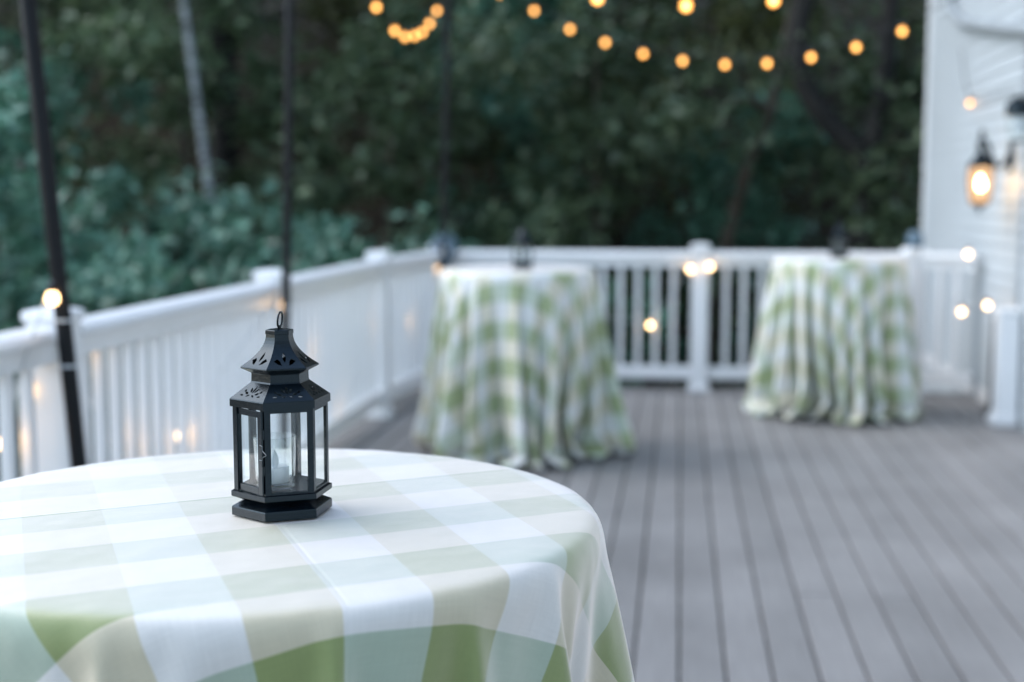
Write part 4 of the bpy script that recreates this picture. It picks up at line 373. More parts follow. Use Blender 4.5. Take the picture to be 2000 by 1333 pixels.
CLOTH_PLEATED = [
507,0,0,-2,-3,-3,-3,-4,-5,-5,-5,-6,-7,-8,-9,-8,-9,-9,-11,-10,-11,-12,-12,-12,-13,-13,-14,-15,-14,-15,-15,-16,-15,-17,-16,-17,-16,-16,-17,-18,-19,-17,-17,-17,-18,-19,-18,-17,-17,-18,-17,-17,-18,-18,-17,-16,-16,-17,-16,-15,-15,-15,-16,-14,-15,-13,-13,-13,-12,-13,-12,-10,-11,-10,-9,-10,-9,-8,-8,-6,-6,-6,-6,-5,-3,-4,-2,-3,-1,0,-1,0,0,2,3,3,4,4,4,4,6,6,8,8,7,9,8,10,10,11,12,11,12,13,12,13,15,14,14,14,15,15,17,17,16,16,16,18,18,16,17,18,18,19,17,18,17,17,17,18,18,17,18,17,16,17,17,16,16,16,16,15,14,15,14,14,14,13,12,11,12,11,11,11,10,9,8,7,8,7,6,7,5,4,4,3,3,1,2,1,
18,0,-3,2,1,-1,0,1,-1,0,-1,-1,0,2,-1,-1,-1,0,3,-2,-1,0,-2,0,0,-1,0,0,-1,-1,0,1,-1,0,-1,-1,-1,-1,-1,1,1,-3,0,-2,1,1,-2,-2,-1,0,-1,-1,0,0,-1,-1,-1,0,0,-2,0,1,0,-1,0,-2,0,0,-1,0,1,-4,0,1,0,0,0,-1,0,-1,-3,1,2,0,-1,1,-1,-1,-2,2,0,1,1,0,-1,-3,1,0,1,2,1,-1,-3,1,2,1,0,1,1,-1,0,2,0,-3,2,2,-2,2,1,1,0,1,-1,1,0,0,2,-1,0,3,0,1,-1,0,2,1,0,2,0,0,1,1,0,1,1,0,1,1,0,0,1,0,2,-1,1,1,0,0,2,2,-2,0,0,0,1,0,1,2,1,-3,1,-1,1,0,0,2,0,2,-3,1,
14,1,4,0,-4,2,1,-3,1,1,-2,1,1,-2,-2,2,0,1,-4,-3,5,0,2,-1,-3,0,0,0,-2,0,-3,0,0,3,-1,1,-3,-1,-1,-1,-1,1,-3,1,2,-1,0,-1,-3,0,-2,2,1,-2,-1,-1,-2,-1,-3,0,7,-5,2,-1,-2,-1,-1,0,-2,0,-3,3,9,-7,-3,-2,0,0,1,-2,3,5,-6,1,-2,-2,1,0,7,-6,1,0,-3,0,-4,7,4,-3,1,-3,-1,-2,5,4,-5,-1,3,-1,-2,1,1,0,0,4,2,-6,2,-2,1,3,1,1,0,-1,2,3,-3,-1,2,0,1,1,2,-1,1,0,3,0,-3,0,1,1,1,1,2,1,1,-1,-1,3,0,1,0,1,2,-1,-2,2,2,-7,5,3,-1,2,-2,2,0,-1,-5,9,-1,-1,0,1,2,-2,2,-5,3,0,
-5,-4,1,8,-1,-6,2,5,-5,-6,6,-5,8,-1,-3,7,-5,4,-5,7,-3,-10,6,5,-4,-2,-3,7,0,-2,5,2,-3,-5,-2,-1,10,-1,-3,3,-5,2,2,2,4,-5,-1,-4,0,-2,14,-3,-5,2,-1,-2,3,-3,5,-5,-2,4,5,-4,0,9,-6,1,-4,4,-4,-4,3,2,8,-4,0,-8,5,-6,9,-5,1,8,-9,-3,9,-8,-4,15,-7,3,0,-6,-5,14,-14,13,-6,8,-8,0,3,4,-3,-6,5,4,-6,-4,4,3,2,-10,1,1,2,-1,0,2,-2,5,-3,0,-2,2,-1,-4,3,0,1,-1,-3,1,0,4,-1,0,2,-5,0,-2,1,-1,2,-6,2,2,4,0,-3,-5,2,0,4,-3,-2,0,0,5,-5,4,-2,-2,-3,3,1,-4,12,1,-9,-5,4,-3,2,-3,6,19,-11,-14,
-2,-3,2,12,2,-11,0,6,-8,-3,-1,-2,9,1,-4,4,5,-4,-3,-8,5,-4,5,6,-3,-6,-1,3,7,2,-3,1,-1,-8,-1,-1,12,-1,-1,-4,0,1,2,-1,5,-8,3,-3,-3,-1,10,2,-2,-2,-2,-1,2,1,-4,4,-4,0,4,-3,2,8,-3,-5,2,3,-3,-6,-1,10,2,2,-11,-4,-3,2,7,11,-9,3,-8,-4,0,1,6,13,-4,-10,-2,-7,4,7,17,-15,-1,-1,-4,-2,8,7,-2,-8,-1,6,-6,-4,3,4,1,-6,8,-8,-10,10,1,6,-5,5,-8,-1,3,0,-1,3,-2,2,-1,5,-7,0,3,1,0,1,-3,-5,5,-2,2,2,1,-7,-1,2,3,0,2,2,-7,1,5,-8,-5,1,5,3,-9,9,0,-1,-2,6,-3,-6,6,6,-2,-2,-3,-3,2,4,5,4,-1,-7,
-4,-3,8,8,4,-8,-5,4,-7,-3,-3,-1,8,5,-3,7,1,-7,-1,-3,-5,-1,7,6,-4,-7,-3,2,14,0,-3,0,0,-9,-4,4,12,-1,-1,-5,-2,5,2,-4,7,-6,0,-3,-8,-1,12,7,-2,-3,-2,-3,4,-5,4,4,-9,-1,6,-3,5,10,-4,-6,2,0,-4,0,-3,11,4,-3,-11,-3,-8,3,10,13,-7,-2,-9,-5,1,3,9,8,-2,-8,-5,-7,5,5,13,-1,-11,4,-10,5,2,3,6,-7,-2,3,-5,-6,3,7,0,-2,1,-9,-7,9,2,4,3,-1,-7,-1,2,-2,4,3,-6,4,3,2,-6,-3,3,3,0,3,-3,-9,3,0,2,4,0,-9,-1,4,5,-1,1,3,-8,1,4,-9,-5,1,4,0,1,-1,4,0,-3,7,-4,4,1,1,1,-2,-6,-2,2,8,7,1,0,-8,
-4,-2,9,7,2,-6,-6,0,-3,-3,-3,0,6,3,2,6,0,-8,1,-2,-8,1,6,4,-3,-5,-5,2,14,1,-3,-1,0,-8,-5,7,11,-4,2,-6,0,4,0,-4,6,-3,-3,0,-12,-1,10,11,-1,-2,-3,-2,1,-3,4,3,-6,-4,8,-5,9,6,-2,-6,1,0,-4,1,-4,12,4,-5,-10,-2,-11,6,9,13,-3,-7,-6,-7,-2,6,9,7,0,-9,-5,-6,6,3,12,1,-11,3,-8,3,1,5,5,-5,-4,3,-4,-6,3,4,3,-1,0,-10,-5,7,3,3,4,-4,-5,1,1,-2,3,3,-5,2,3,3,-4,-7,5,4,-1,3,-2,-9,0,2,4,0,2,-10,-2,5,5,-1,3,2,-8,2,1,-11,1,0,2,0,5,-4,1,3,-4,8,-3,7,-6,2,4,-3,-4,-4,2,10,4,2,1,-9,
-4,-1,8,6,3,-5,-5,-3,-2,-2,-4,-1,6,4,1,6,0,-7,0,-1,-9,3,5,3,-2,-4,-7,0,17,0,-2,-1,-2,-5,-6,7,11,-3,-1,-4,1,3,-1,-1,3,-1,-4,-1,-11,-3,8,13,1,-3,-1,-4,1,-1,4,1,-6,-2,7,-4,9,6,-1,-7,0,0,-3,0,-2,12,2,-5,-9,-4,-9,5,9,11,1,-8,-8,-6,-4,7,9,7,1,-8,-6,-5,4,5,10,4,-9,-3,-6,4,2,2,6,-4,-5,2,-3,-4,2,4,2,-1,1,-12,-3,5,5,3,3,-4,-5,1,2,-3,3,3,-6,4,3,2,-3,-6,3,3,1,2,-2,-7,-1,1,4,0,1,-8,-2,6,3,-2,4,0,-6,1,-1,-9,1,1,0,1,7,-6,-1,3,-1,6,0,7,-8,1,5,-2,-5,-2,2,11,1,3,0,-7,
-4,0,6,8,2,-4,-4,-5,-1,-4,-5,1,5,4,3,5,-1,-5,-1,-1,-9,4,4,3,-3,-3,-8,2,16,0,-1,-2,-2,-7,-6,11,8,-3,-2,-1,0,4,-1,-1,0,0,-3,-2,-12,-2,6,14,3,-2,-1,-4,-1,-1,5,0,-4,-2,5,-2,10,3,-1,-3,-1,-2,-4,4,-7,12,3,-6,-3,-8,-10,7,9,8,5,-11,-6,-7,-4,7,10,6,2,-9,-6,-4,4,5,9,2,-7,-3,-5,3,2,2,7,-4,-5,0,-1,-5,2,3,3,0,0,-12,-2,3,6,2,5,-6,-3,1,2,-3,2,4,-6,1,5,1,0,-8,2,4,0,3,0,-9,-2,2,2,2,0,-6,-4,5,3,1,1,2,-7,2,-4,-6,1,1,-1,3,5,-5,-3,3,2,5,2,6,-9,1,4,0,-5,-3,3,10,1,3,-1,-6,
-3,0,7,5,3,-3,-3,-8,0,-4,-4,0,4,3,6,5,-3,-4,-2,-1,-8,4,3,3,-1,-4,-6,2,12,3,-3,-1,-2,-9,-2,12,4,-1,-2,-2,0,4,-2,1,-1,1,-3,-5,-10,-3,6,12,6,-2,-1,-3,-2,0,3,0,-2,-3,6,1,8,-1,2,-3,-1,-3,-3,3,-7,6,9,-5,-4,-9,-8,6,9,9,4,-10,-6,-8,-6,9,9,7,2,-9,-6,-4,3,6,10,1,-6,-4,-4,2,2,3,5,0,-10,-2,3,-4,1,3,2,1,0,-11,-2,2,6,3,4,-8,-1,0,3,-3,2,4,-7,3,3,3,-1,-5,-1,4,0,4,-1,-7,-5,3,1,4,-1,-5,-5,5,3,0,2,1,-6,0,-3,-5,1,1,-2,3,6,-7,-3,6,2,2,5,4,-8,1,4,-1,-5,-2,4,7,4,3,-1,-7,
-2,-2,8,2,7,3,-9,-9,-1,-3,-6,1,4,4,6,4,-2,-3,-4,-1,-7,4,4,2,-1,-4,-7,5,8,4,-1,-2,-2,-10,0,12,3,-1,-3,0,0,1,2,-1,-2,1,-1,-6,-12,-2,5,10,12,-5,1,-3,-2,-2,6,-4,2,-6,9,0,8,-33,20,14,-6,-1,-7,8,-8,3,10,-4,-4,-8,-8,7,7,8,5,-10,-7,-7,-7,10,8,9,-1,-6,-7,-3,3,6,10,4,-8,-7,-2,1,4,1,7,-3,1,8,-19,1,-2,5,0,3,-3,-10,-2,3,4,6,0,-7,1,0,1,-1,0,6,-7,-1,5,4,-2,-3,-1,2,2,4,-1,-7,-5,0,3,6,-4,-4,-4,3,3,1,0,2,-4,-3,-3,-2,3,4,-11,6,5,-8,-3,6,3,3,7,2,-9,2,4,-1,-4,-2,3,6,5,3,-1,-7,
-2,-1,7,3,3,1,0,-12,-1,-6,-3,0,5,1,8,4,-3,-3,-2,-4,-3,3,2,3,0,-7,-4,4,8,2,1,-2,-2,-11,3,9,4,-2,0,-4,10,8,-16,16,-18,4,1,-10,-11,-2,6,5,16,-3,-1,-2,-4,1,5,-6,4,-7,10,13,-16,-7,-3,18,1,-8,5,4,-11,-1,11,-2,-4,-10,-7,7,7,7,7,-11,-6,-8,-5,8,8,7,13,-10,-15,-2,0,9,9,10,-7,-15,-1,1,4,1,8,-3,4,0,-16,2,-2,6,-1,14,-12,-11,-3,2,6,5,-2,-6,2,0,2,-1,0,4,-2,-3,-2,6,3,-4,-2,1,3,3,0,-6,-9,3,2,10,-7,-10,3,1,3,2,-1,4,-7,0,-7,9,-9,-23,16,7,6,-12,4,5,5,0,12,-6,-5,2,3,0,-4,-2,5,4,6,4,-3,-8,
-1,-2,7,2,4,3,-1,-12,-3,-3,-6,2,3,3,9,2,-3,-1,-5,-2,-4,-1,-1,8,1,-6,-6,6,6,4,1,-1,-5,-10,3,12,0,2,-2,-3,12,3,-15,20,-17,-8,-15,12,-11,0,3,6,13,4,-6,5,-11,6,0,-3,3,-4,-1,23,-29,-20,-11,43,22,-25,21,2,6,-37,19,-2,-1,-14,-4,7,7,6,5,-10,-4,-9,-4,7,9,4,12,-5,-19,-1,3,6,11,8,-2,-18,0,-1,5,1,7,-2,9,-10,-9,1,-3,7,-1,9,-13,-6,-4,4,4,6,3,-9,2,-2,0,0,0,4,2,8,-13,-2,5,0,-3,0,3,4,-1,-3,-10,6,10,3,1,-14,-7,-2,6,0,0,3,-1,-8,-3,0,17,-24,-2,3,3,-2,0,8,6,-3,-22,17,7,4,1,0,-2,-13,13,6,6,4,-4,-7,
-1,-1,9,-4,5,7,-5,-9,-5,0,13,-17,-1,5,12,-3,-1,-2,-3,-5,-1,-1,17,-8,1,-5,-10,6,6,3,1,0,-4,-13,7,10,0,0,1,-3,8,2,-10,14,-9,-19,20,-18,-17,12,-2,4,13,8,-7,9,-8,-3,2,-7,11,-3,-18,34,-31,8,-12,3,17,5,-3,-36,32,20,-20,15,-12,-6,-9,11,2,8,4,-7,-7,-7,-5,8,6,7,11,-4,-19,2,-1,7,10,9,-2,-18,-1,0,4,2,9,8,3,-16,-3,-4,-6,13,-5,9,-15,-4,-5,3,6,7,12,-5,-11,-4,0,1,-1,2,8,3,-7,-8,6,3,-6,0,3,4,-1,-2,-7,6,-11,-31,21,17,-2,-16,10,6,-2,3,8,-17,-6,8,23,-25,-17,13,-6,5,-9,12,18,-18,-10,7,11,4,1,-2,-3,-4,6,7,6,6,-7,-9,
0,11,-6,-6,29,-7,-10,-7,-5,12,4,-19,-6,6,10,-6,5,-4,-2,-6,1,5,18,11,-3,-32,14,-16,6,3,3,0,-2,-1,1,2,-5,4,-14,30,-11,4,-12,21,-15,-14,2,28,0,-12,-13,4,-3,11,5,-17,5,-3,-2,-9,19,0,-15,-6,5,0,0,-12,19,-14,-44,-4,20,24,8,30,-13,-11,2,4,6,3,5,-9,-4,-9,-2,5,9,2,15,-2,-23,-19,20,6,15,5,3,-20,0,-5,8,1,14,11,-5,-22,0,-6,6,-12,9,9,-25,12,-10,6,5,8,11,-1,-11,-9,1,13,-10,-4,15,-7,-6,-5,9,3,-4,-6,8,2,0,-4,-1,-1,-10,13,-7,31,-42,3,8,-13,19,-18,23,-26,-20,43,-2,-2,-21,-4,3,13,22,-16,-12,-11,-1,4,7,18,-18,4,2,0,6,8,6,6,-11,-1,
10,-5,13,5,-5,-3,-7,-2,-6,21,-3,-22,-2,0,12,1,-11,8,-7,0,-1,3,-1,4,-4,1,26,-24,-4,1,6,-2,-12,22,4,-19,-12,17,-2,-16,13,-6,3,-16,-10,34,-15,14,20,-4,-12,4,-12,0,5,-22,12,9,-8,25,-11,2,-14,-9,7,2,-4,2,-4,-1,1,-14,-10,12,47,-2,-22,-1,5,0,4,4,-5,-4,-2,-5,-5,6,2,5,4,-1,-11,-14,10,11,6,10,-5,4,-1,-17,7,1,5,6,-8,-22,17,1,-7,-3,16,-18,5,-3,-1,0,6,5,7,0,-3,-12,5,12,-13,-8,12,-6,0,-5,18,0,-13,0,1,4,-3,2,-1,-2,-7,16,-7,4,-1,-8,-12,0,14,-18,-13,25,-13,31,-14,-11,-7,0,-1,13,24,-31,-18,5,15,-11,11,11,23,-23,-7,10,-2,1,7,3,-6,3,
5,-6,1,25,-11,-1,-6,-4,0,20,-14,-2,-33,24,6,-2,15,-17,0,-8,7,-4,-4,9,-9,29,4,-10,-15,-7,9,-19,13,20,-6,0,5,-10,-7,-6,-6,3,46,-68,-7,28,6,-25,60,-17,9,-17,-7,-11,0,-1,29,1,-20,30,-22,10,0,-15,-3,1,-4,3,-7,3,-13,-6,2,24,15,10,-11,-9,11,-7,4,-22,1,17,-3,-6,-4,2,-1,4,10,0,-8,-11,3,13,6,20,3,-31,-28,23,14,5,-11,16,-16,8,15,-9,-20,-4,11,15,-21,3,-5,-7,19,-12,15,2,-7,-5,-9,24,-3,-25,19,-12,2,-3,15,3,-7,-7,3,0,3,4,-8,9,-2,-1,-1,0,-4,-4,-14,8,1,-31,4,-2,27,17,-19,16,-20,-5,29,4,0,-20,-22,-8,6,-1,19,15,15,-3,-23,19,-12,3,2,9,-9,10,
-2,-5,12,18,-17,4,-6,7,9,-4,-11,25,-23,-4,-29,14,23,-4,-2,-10,16,9,-40,12,8,4,18,-19,-50,32,-2,15,17,1,-6,27,-34,16,3,-10,-18,-35,12,-13,46,7,0,26,-9,-10,-3,-4,-1,-25,4,34,22,-14,11,-29,-3,20,-22,-16,-13,4,14,-13,-7,18,-2,-20,17,10,11,-2,-15,-4,-16,5,-4,26,22,-17,-5,0,8,-2,10,-2,-11,-5,-6,3,-2,15,7,-5,12,-29,-10,16,-5,20,1,16,-15,-14,-11,-29,4,10,32,-41,18,39,-30,9,-19,18,-20,6,-10,-10,10,-9,45,-9,-7,-20,3,13,17,1,24,-2,-29,6,-28,27,-5,13,-4,2,-14,-27,34,-14,9,-6,-37,27,1,-19,35,0,9,-8,-12,-7,16,1,8,-3,26,-54,-5,0,25,3,13,16,-15,-13,4,-5,-1,6,-11,-11,
2,-2,3,-3,12,-10,19,-7,47,-44,11,5,-11,-20,33,-16,-22,24,-3,1,9,8,-22,-23,7,42,-26,26,-15,7,28,-21,-45,-10,11,-45,51,-13,-3,14,-2,-2,-34,11,64,9,-35,12,-1,5,-12,-12,9,-17,-21,73,-1,-13,-46,-6,14,-10,-10,-2,38,-9,9,-44,28,-25,8,4,9,13,4,1,-6,-19,-13,-2,23,11,-11,14,-6,6,28,-23,9,4,-22,-10,13,7,-6,-6,10,0,-11,5,-10,14,-9,1,8,26,0,-27,-27,3,-5,11,-23,22,23,-48,38,-14,14,-6,-19,19,-3,-11,5,22,-26,24,17,-25,2,29,-25,33,-37,-21,9,-34,19,14,24,-29,33,-10,0,13,-23,36,-30,45,5,-3,2,-14,-30,11,-27,-5,16,-15,-17,56,-12,34,-55,-6,3,2,18,-14,1,25,19,-25,4,13,-8,-27,7,-2,
35,-12,-7,-23,-16,23,-16,43,10,1,12,-8,-9,8,-12,20,-14,1,3,-2,-26,12,51,-66,-34,-16,82,-61,-1,69,9,-10,-36,-41,-5,21,-33,22,26,-21,-25,-2,14,23,51,-7,-22,0,10,9,25,-32,-52,30,8,-15,33,3,-21,-50,-19,5,48,44,-39,8,-26,19,-40,41,-18,8,3,1,7,-5,18,-34,-2,-15,22,-4,-14,-2,25,27,-6,3,-15,5,-22,27,-4,27,-30,1,-20,11,7,-19,24,11,-15,8,-14,2,2,2,-1,17,-20,-19,-6,28,-6,-22,15,22,15,-63,11,14,46,-25,6,-15,11,23,-25,44,-18,-4,-52,-40,38,-21,-9,4,-2,19,23,-3,3,28,22,-44,34,-1,-7,9,14,18,-26,-17,5,-22,1,-4,-19,4,29,-11,34,-27,-35,-12,-6,25,-5,-1,-15,27,-29,62,-1,-40,7,-20,69,-24,
38,2,-46,-26,19,-1,40,43,-38,4,-31,19,24,1,-42,13,18,-11,-6,-9,24,-37,4,-3,24,-46,18,22,-45,43,29,23,-51,-38,1,-29,6,41,1,-4,-8,-54,21,75,16,-62,15,-13,61,-10,-3,-47,-16,14,68,-31,-40,27,-32,-20,-14,24,49,14,-1,-31,11,-39,-7,37,3,-2,-32,41,-17,-24,34,-24,59,-55,23,-22,-16,28,-18,-3,-5,36,-5,-33,9,8,8,-3,10,10,-27,-14,20,27,7,16,-42,-2,-13,-4,34,4,18,19,-21,-22,19,-46,27,-20,31,-15,14,-15,-25,40,12,9,-43,3,42,-28,-59,23,52,-46,-11,17,-49,27,-13,17,-13,17,17,26,4,6,-27,-16,4,23,19,-22,33,-3,-48,67,-36,-31,-21,41,0,6,-7,16,-8,-4,-42,22,-6,1,-11,9,-14,-8,27,37,-32,-16,-8,-8,50,-7,
0,17,18,18,18,17,18,17,17,17,16,17,17,16,16,15,16,14,13,15,14,14,12,13,11,12,12,11,10,10,8,8,8,8,7,6,6,6,5,3,3,3,2,2,1,0,0,-1,-1,-3,-2,-4,-4,-5,-5,-5,-7,-7,-7,-9,-7,-9,-10,-11,-10,-11,-11,-12,-13,-13,-14,-15,-13,-14,-14,-15,-16,-17,-16,-16,-16,-16,-17,-18,-18,-17,-17,-17,-18,-19,-18,-17,-17,-18,-17,-18,-18,-17,-17,-17,-17,-16,-16,-16,-16,-16,-14,-15,-15,-15,-14,-13,-12,-12,-13,-11,-12,-11,-9,-9,-10,-9,-8,-8,-6,-6,-6,-6,-4,-4,-4,-2,-3,-1,-1,0,0,2,1,2,3,3,4,4,5,6,6,7,9,8,8,9,9,10,10,12,13,12,12,13,12,14,14,15,16,15,15,15,16,16,16,18,17,17,17,17,17,19,18,18,
-1,1,0,1,-1,2,0,2,0,1,1,1,-1,2,0,0,0,1,3,0,-2,0,1,0,2,0,-1,1,0,1,1,3,-1,-2,0,0,1,0,-1,2,1,-1,0,3,-1,-1,0,-2,1,1,-1,3,-2,-1,0,-2,1,-1,-1,4,-2,-1,0,-1,-1,0,-1,0,0,0,0,1,-1,-3,0,-1,1,0,-2,0,0,-2,1,0,-1,-1,0,-2,1,0,-1,-2,0,-1,-1,0,0,-1,-2,0,0,-1,-1,-1,1,-1,-2,1,0,0,-1,-1,-1,-2,1,1,-1,1,-2,-1,0,1,-1,1,-3,-2,3,0,-1,1,0,0,-1,-1,0,1,0,-4,2,2,-1,1,0,1,0,0,1,-2,-1,2,1,0,1,0,1,-1,-1,2,0,-1,3,0,1,-1,0,2,0,1,0,1,0,0,1,1,1,0,1,0,0,1,
-3,1,2,-1,2,0,1,-1,2,0,2,0,3,-3,0,2,2,2,0,-7,6,-1,3,0,-1,1,2,0,0,0,1,-2,-6,7,0,3,1,-4,3,-2,-1,2,4,-6,-5,6,-1,4,1,-1,-2,-5,0,5,-1,2,-1,0,2,-5,-3,9,-4,1,0,0,-3,0,-1,0,0,0,-5,5,-2,2,-3,1,-1,-1,-3,0,0,0,0,-1,-2,0,0,2,-1,-1,-3,0,-2,2,2,-2,1,-3,-2,-2,1,4,-4,0,0,-2,-2,-1,1,0,-3,0,7,-6,2,-4,0,2,-1,-1,-1,-2,-1,11,-6,-3,3,-3,0,-2,1,2,0,-2,-1,2,6,-7,1,0,-2,1,0,0,-1,4,3,-7,1,2,1,1,-2,2,2,-2,1,4,-3,-1,1,0,2,-1,3,2,2,-7,3,-1,2,0,2,1,2,-4,0,0,
0,0,3,-3,1,-2,1,-2,0,-3,4,-2,3,-2,-1,6,-4,2,-7,3,2,-8,7,-2,1,-6,1,1,4,0,11,-3,-9,-3,-1,-1,9,-4,-3,0,1,4,12,-8,-5,-8,6,-3,9,5,-13,-1,7,-6,0,2,-6,1,-4,27,-8,-8,-2,3,-1,-8,7,-4,2,-7,10,9,-6,-2,-6,3,2,4,-2,0,2,2,-3,-4,1,3,-3,3,-1,4,-2,0,-4,-1,0,13,-5,0,-3,-1,-2,-2,10,-1,0,-2,2,-1,-3,-2,6,-3,4,-7,3,-2,0,0,7,2,-3,2,-6,-4,3,6,-6,0,6,-1,-2,8,-10,6,-2,1,1,-15,5,6,-4,11,-6,0,-4,11,-4,-2,0,-8,-1,7,-1,5,-4,1,0,5,-6,-5,8,-7,2,2,-1,2,-1,1,-5,-4,2,3,1,3,-1,3,-6,-7,4,-2,
-2,3,1,-4,5,-4,-1,6,-3,-5,2,-1,2,0,2,2,3,0,-8,-6,5,-2,3,4,0,-8,-3,4,8,3,6,-6,-11,-5,2,1,9,5,-10,-2,3,11,2,-5,-15,-5,2,13,9,-4,-5,-9,5,-4,5,-2,-7,-7,13,13,4,-6,-6,0,-1,-5,2,1,-1,-6,8,7,-1,-8,-4,1,7,6,-1,-3,-1,-3,2,-5,5,2,0,-5,3,5,-4,1,-6,-1,-1,10,3,-4,-1,-5,0,-4,4,12,-6,0,-3,1,-3,0,-3,9,-1,-4,2,-7,-3,5,3,12,-8,0,-7,-5,4,8,-1,-5,9,1,-2,9,-8,-7,2,0,-7,-2,2,11,-3,2,0,-7,-1,7,2,-1,3,-12,-2,0,8,2,-4,6,3,3,-7,1,4,-10,-5,5,3,0,1,5,-15,0,3,2,2,3,0,1,-4,-5,3,0,
-1,2,2,-1,0,-3,0,5,-6,-4,4,1,-2,3,3,2,3,1,-11,-6,0,2,4,3,0,-9,-4,7,6,9,7,-7,-18,-9,5,7,8,0,-6,-5,7,13,4,-9,-19,-9,7,13,13,-5,-1,-11,-2,-2,5,-3,-9,-1,17,9,7,-7,-5,-5,-4,-1,-1,2,-4,-3,10,8,-1,-12,-5,0,8,13,-1,-6,0,-1,-3,-3,6,2,-2,-6,4,6,-1,-1,-8,-1,-3,12,6,-1,-4,-7,-4,-1,7,8,0,-1,-4,-3,-1,-1,-3,9,1,-3,-5,-3,-1,0,7,12,-4,-6,-7,-5,5,7,1,-3,7,1,5,3,-5,-8,-1,-1,-9,0,3,7,4,2,-2,-11,3,7,4,0,-4,-12,-3,3,9,-1,3,4,2,4,-5,2,2,-11,-10,8,4,1,2,4,-13,-6,2,5,3,4,-1,0,-9,-3,5,-1,
-3,4,0,0,2,-2,-2,6,-8,-2,2,3,-4,2,6,1,3,-1,-8,-7,-1,3,3,4,0,-9,-4,7,3,11,8,-7,-15,-11,4,7,5,4,-7,-5,9,10,5,-9,-18,-10,6,15,9,-4,1,-9,-6,-2,6,-3,-10,2,16,8,9,-9,-4,-7,-2,-2,-3,3,-2,-2,8,8,-1,-10,-6,-1,9,13,0,-7,0,-3,-3,0,4,3,-3,-6,6,5,-2,0,-8,-4,0,10,7,-1,-2,-8,-4,-1,6,7,1,0,-4,-4,0,-1,-4,10,0,-2,-6,0,-3,-2,8,10,1,-9,-5,-5,3,7,3,-1,5,1,5,1,-2,-7,-5,-1,-8,1,2,5,6,2,-5,-9,7,4,5,-1,-7,-9,-3,5,5,2,3,4,0,5,-2,0,1,-10,-9,5,7,0,2,1,-12,-4,2,5,2,3,1,-3,-11,1,5,0,
-2,2,2,1,1,-2,-4,6,-8,-1,1,4,-3,2,5,1,4,-3,-7,-5,-5,6,2,4,-1,-9,-2,5,4,12,7,-7,-14,-12,4,7,4,6,-7,-5,9,10,3,-9,-16,-12,6,16,8,-4,0,-4,-10,0,6,-6,-6,2,12,9,9,-6,-7,-6,-1,-2,-5,3,-2,-1,9,6,-1,-7,-7,-6,12,14,0,-6,-3,0,-4,0,4,3,-4,-3,4,3,0,0,-8,-5,0,9,8,-2,1,-9,-4,-1,6,7,1,1,-4,-5,-1,0,-3,9,1,-2,-7,1,-5,-1,9,7,4,-9,-6,-4,2,5,4,2,4,1,6,-1,-2,-6,-6,-2,-6,1,2,3,8,0,-5,-4,3,3,5,1,-10,-7,-4,6,5,4,4,0,2,5,-3,0,0,-10,-6,3,7,0,3,-2,-10,-4,1,5,2,4,2,-5,-10,2,5,0,
-3,3,1,2,0,3,-7,5,-8,-1,1,4,-2,0,6,1,4,-4,-4,-7,-4,3,3,4,-1,-9,2,1,3,15,7,-8,-14,-13,2,9,4,6,-6,-3,6,10,4,-8,-17,-11,5,15,6,-2,-1,-2,-10,-1,6,-5,-7,5,10,10,7,-6,-5,-7,-1,-1,-12,7,0,-1,9,7,-4,-8,-4,-4,11,11,3,-6,-3,-3,-2,1,3,3,-5,-2,5,2,1,-3,-5,-6,1,7,8,1,-2,-6,-7,1,4,7,3,-2,-2,-7,3,-1,-3,7,2,-3,-6,1,-5,-1,7,9,3,-8,-5,-5,2,5,6,0,3,3,5,-1,-2,-5,-6,-4,-5,1,4,0,10,-1,-6,-3,3,4,5,0,-11,-5,-3,5,4,5,3,-2,4,5,-2,1,-3,-9,-4,0,8,0,5,-5,-7,-5,0,6,2,3,3,-7,-8,0,5,1,
-2,1,3,2,3,-2,-6,4,-7,-1,1,4,-3,2,4,2,3,-3,-4,-7,-5,5,3,3,-2,-9,2,0,5,15,6,-6,-14,-11,-2,9,5,6,-7,-1,6,10,2,-8,-16,-11,5,13,7,-1,-4,2,-11,-1,5,-5,-6,4,10,11,6,-5,-6,-9,6,-5,-10,3,1,1,7,8,-6,-6,-4,-3,11,9,2,-2,-6,-2,-3,2,3,2,-5,1,2,2,1,-1,-6,-8,3,7,8,3,-3,-8,-6,0,6,4,5,-1,-4,-7,3,0,-3,5,4,-3,-7,3,-6,0,7,7,4,-8,-5,-5,2,5,5,4,1,3,5,-1,-2,-5,-7,-4,-5,0,5,0,9,-1,-5,-2,3,3,6,-3,-10,-4,-4,6,4,7,3,-3,4,5,0,-2,-2,-10,-3,-1,8,1,4,-4,-7,-6,0,5,3,2,4,-8,-7,0,4,3,
-2,0,4,4,9,-15,1,2,-7,-2,2,4,-2,2,3,1,4,-4,-2,-6,-8,6,2,5,-4,-6,0,0,4,17,5,-6,-14,-10,-3,8,6,6,-6,-2,5,11,2,-7,-18,-9,4,13,5,2,-6,1,-10,1,4,-5,-7,6,8,13,5,-3,-10,-7,-2,4,8,-19,5,0,8,6,-5,-8,-2,-2,12,5,5,-3,-6,-2,-3,4,2,-1,-3,1,2,1,5,-6,-4,-8,2,6,5,-1,5,-6,-8,1,4,6,5,-3,-1,5,-6,-4,-3,4,5,-2,-7,1,-5,1,5,7,3,-5,-6,-6,3,4,8,2,-1,9,3,-3,-2,-5,-6,-6,-4,1,4,0,10,-1,-6,-2,1,7,3,-4,-8,-4,-4,7,3,9,2,-3,0,6,4,-2,-6,-9,-1,-1,7,3,3,-5,-8,-4,0,5,1,4,0,-7,-4,-1,4,3,
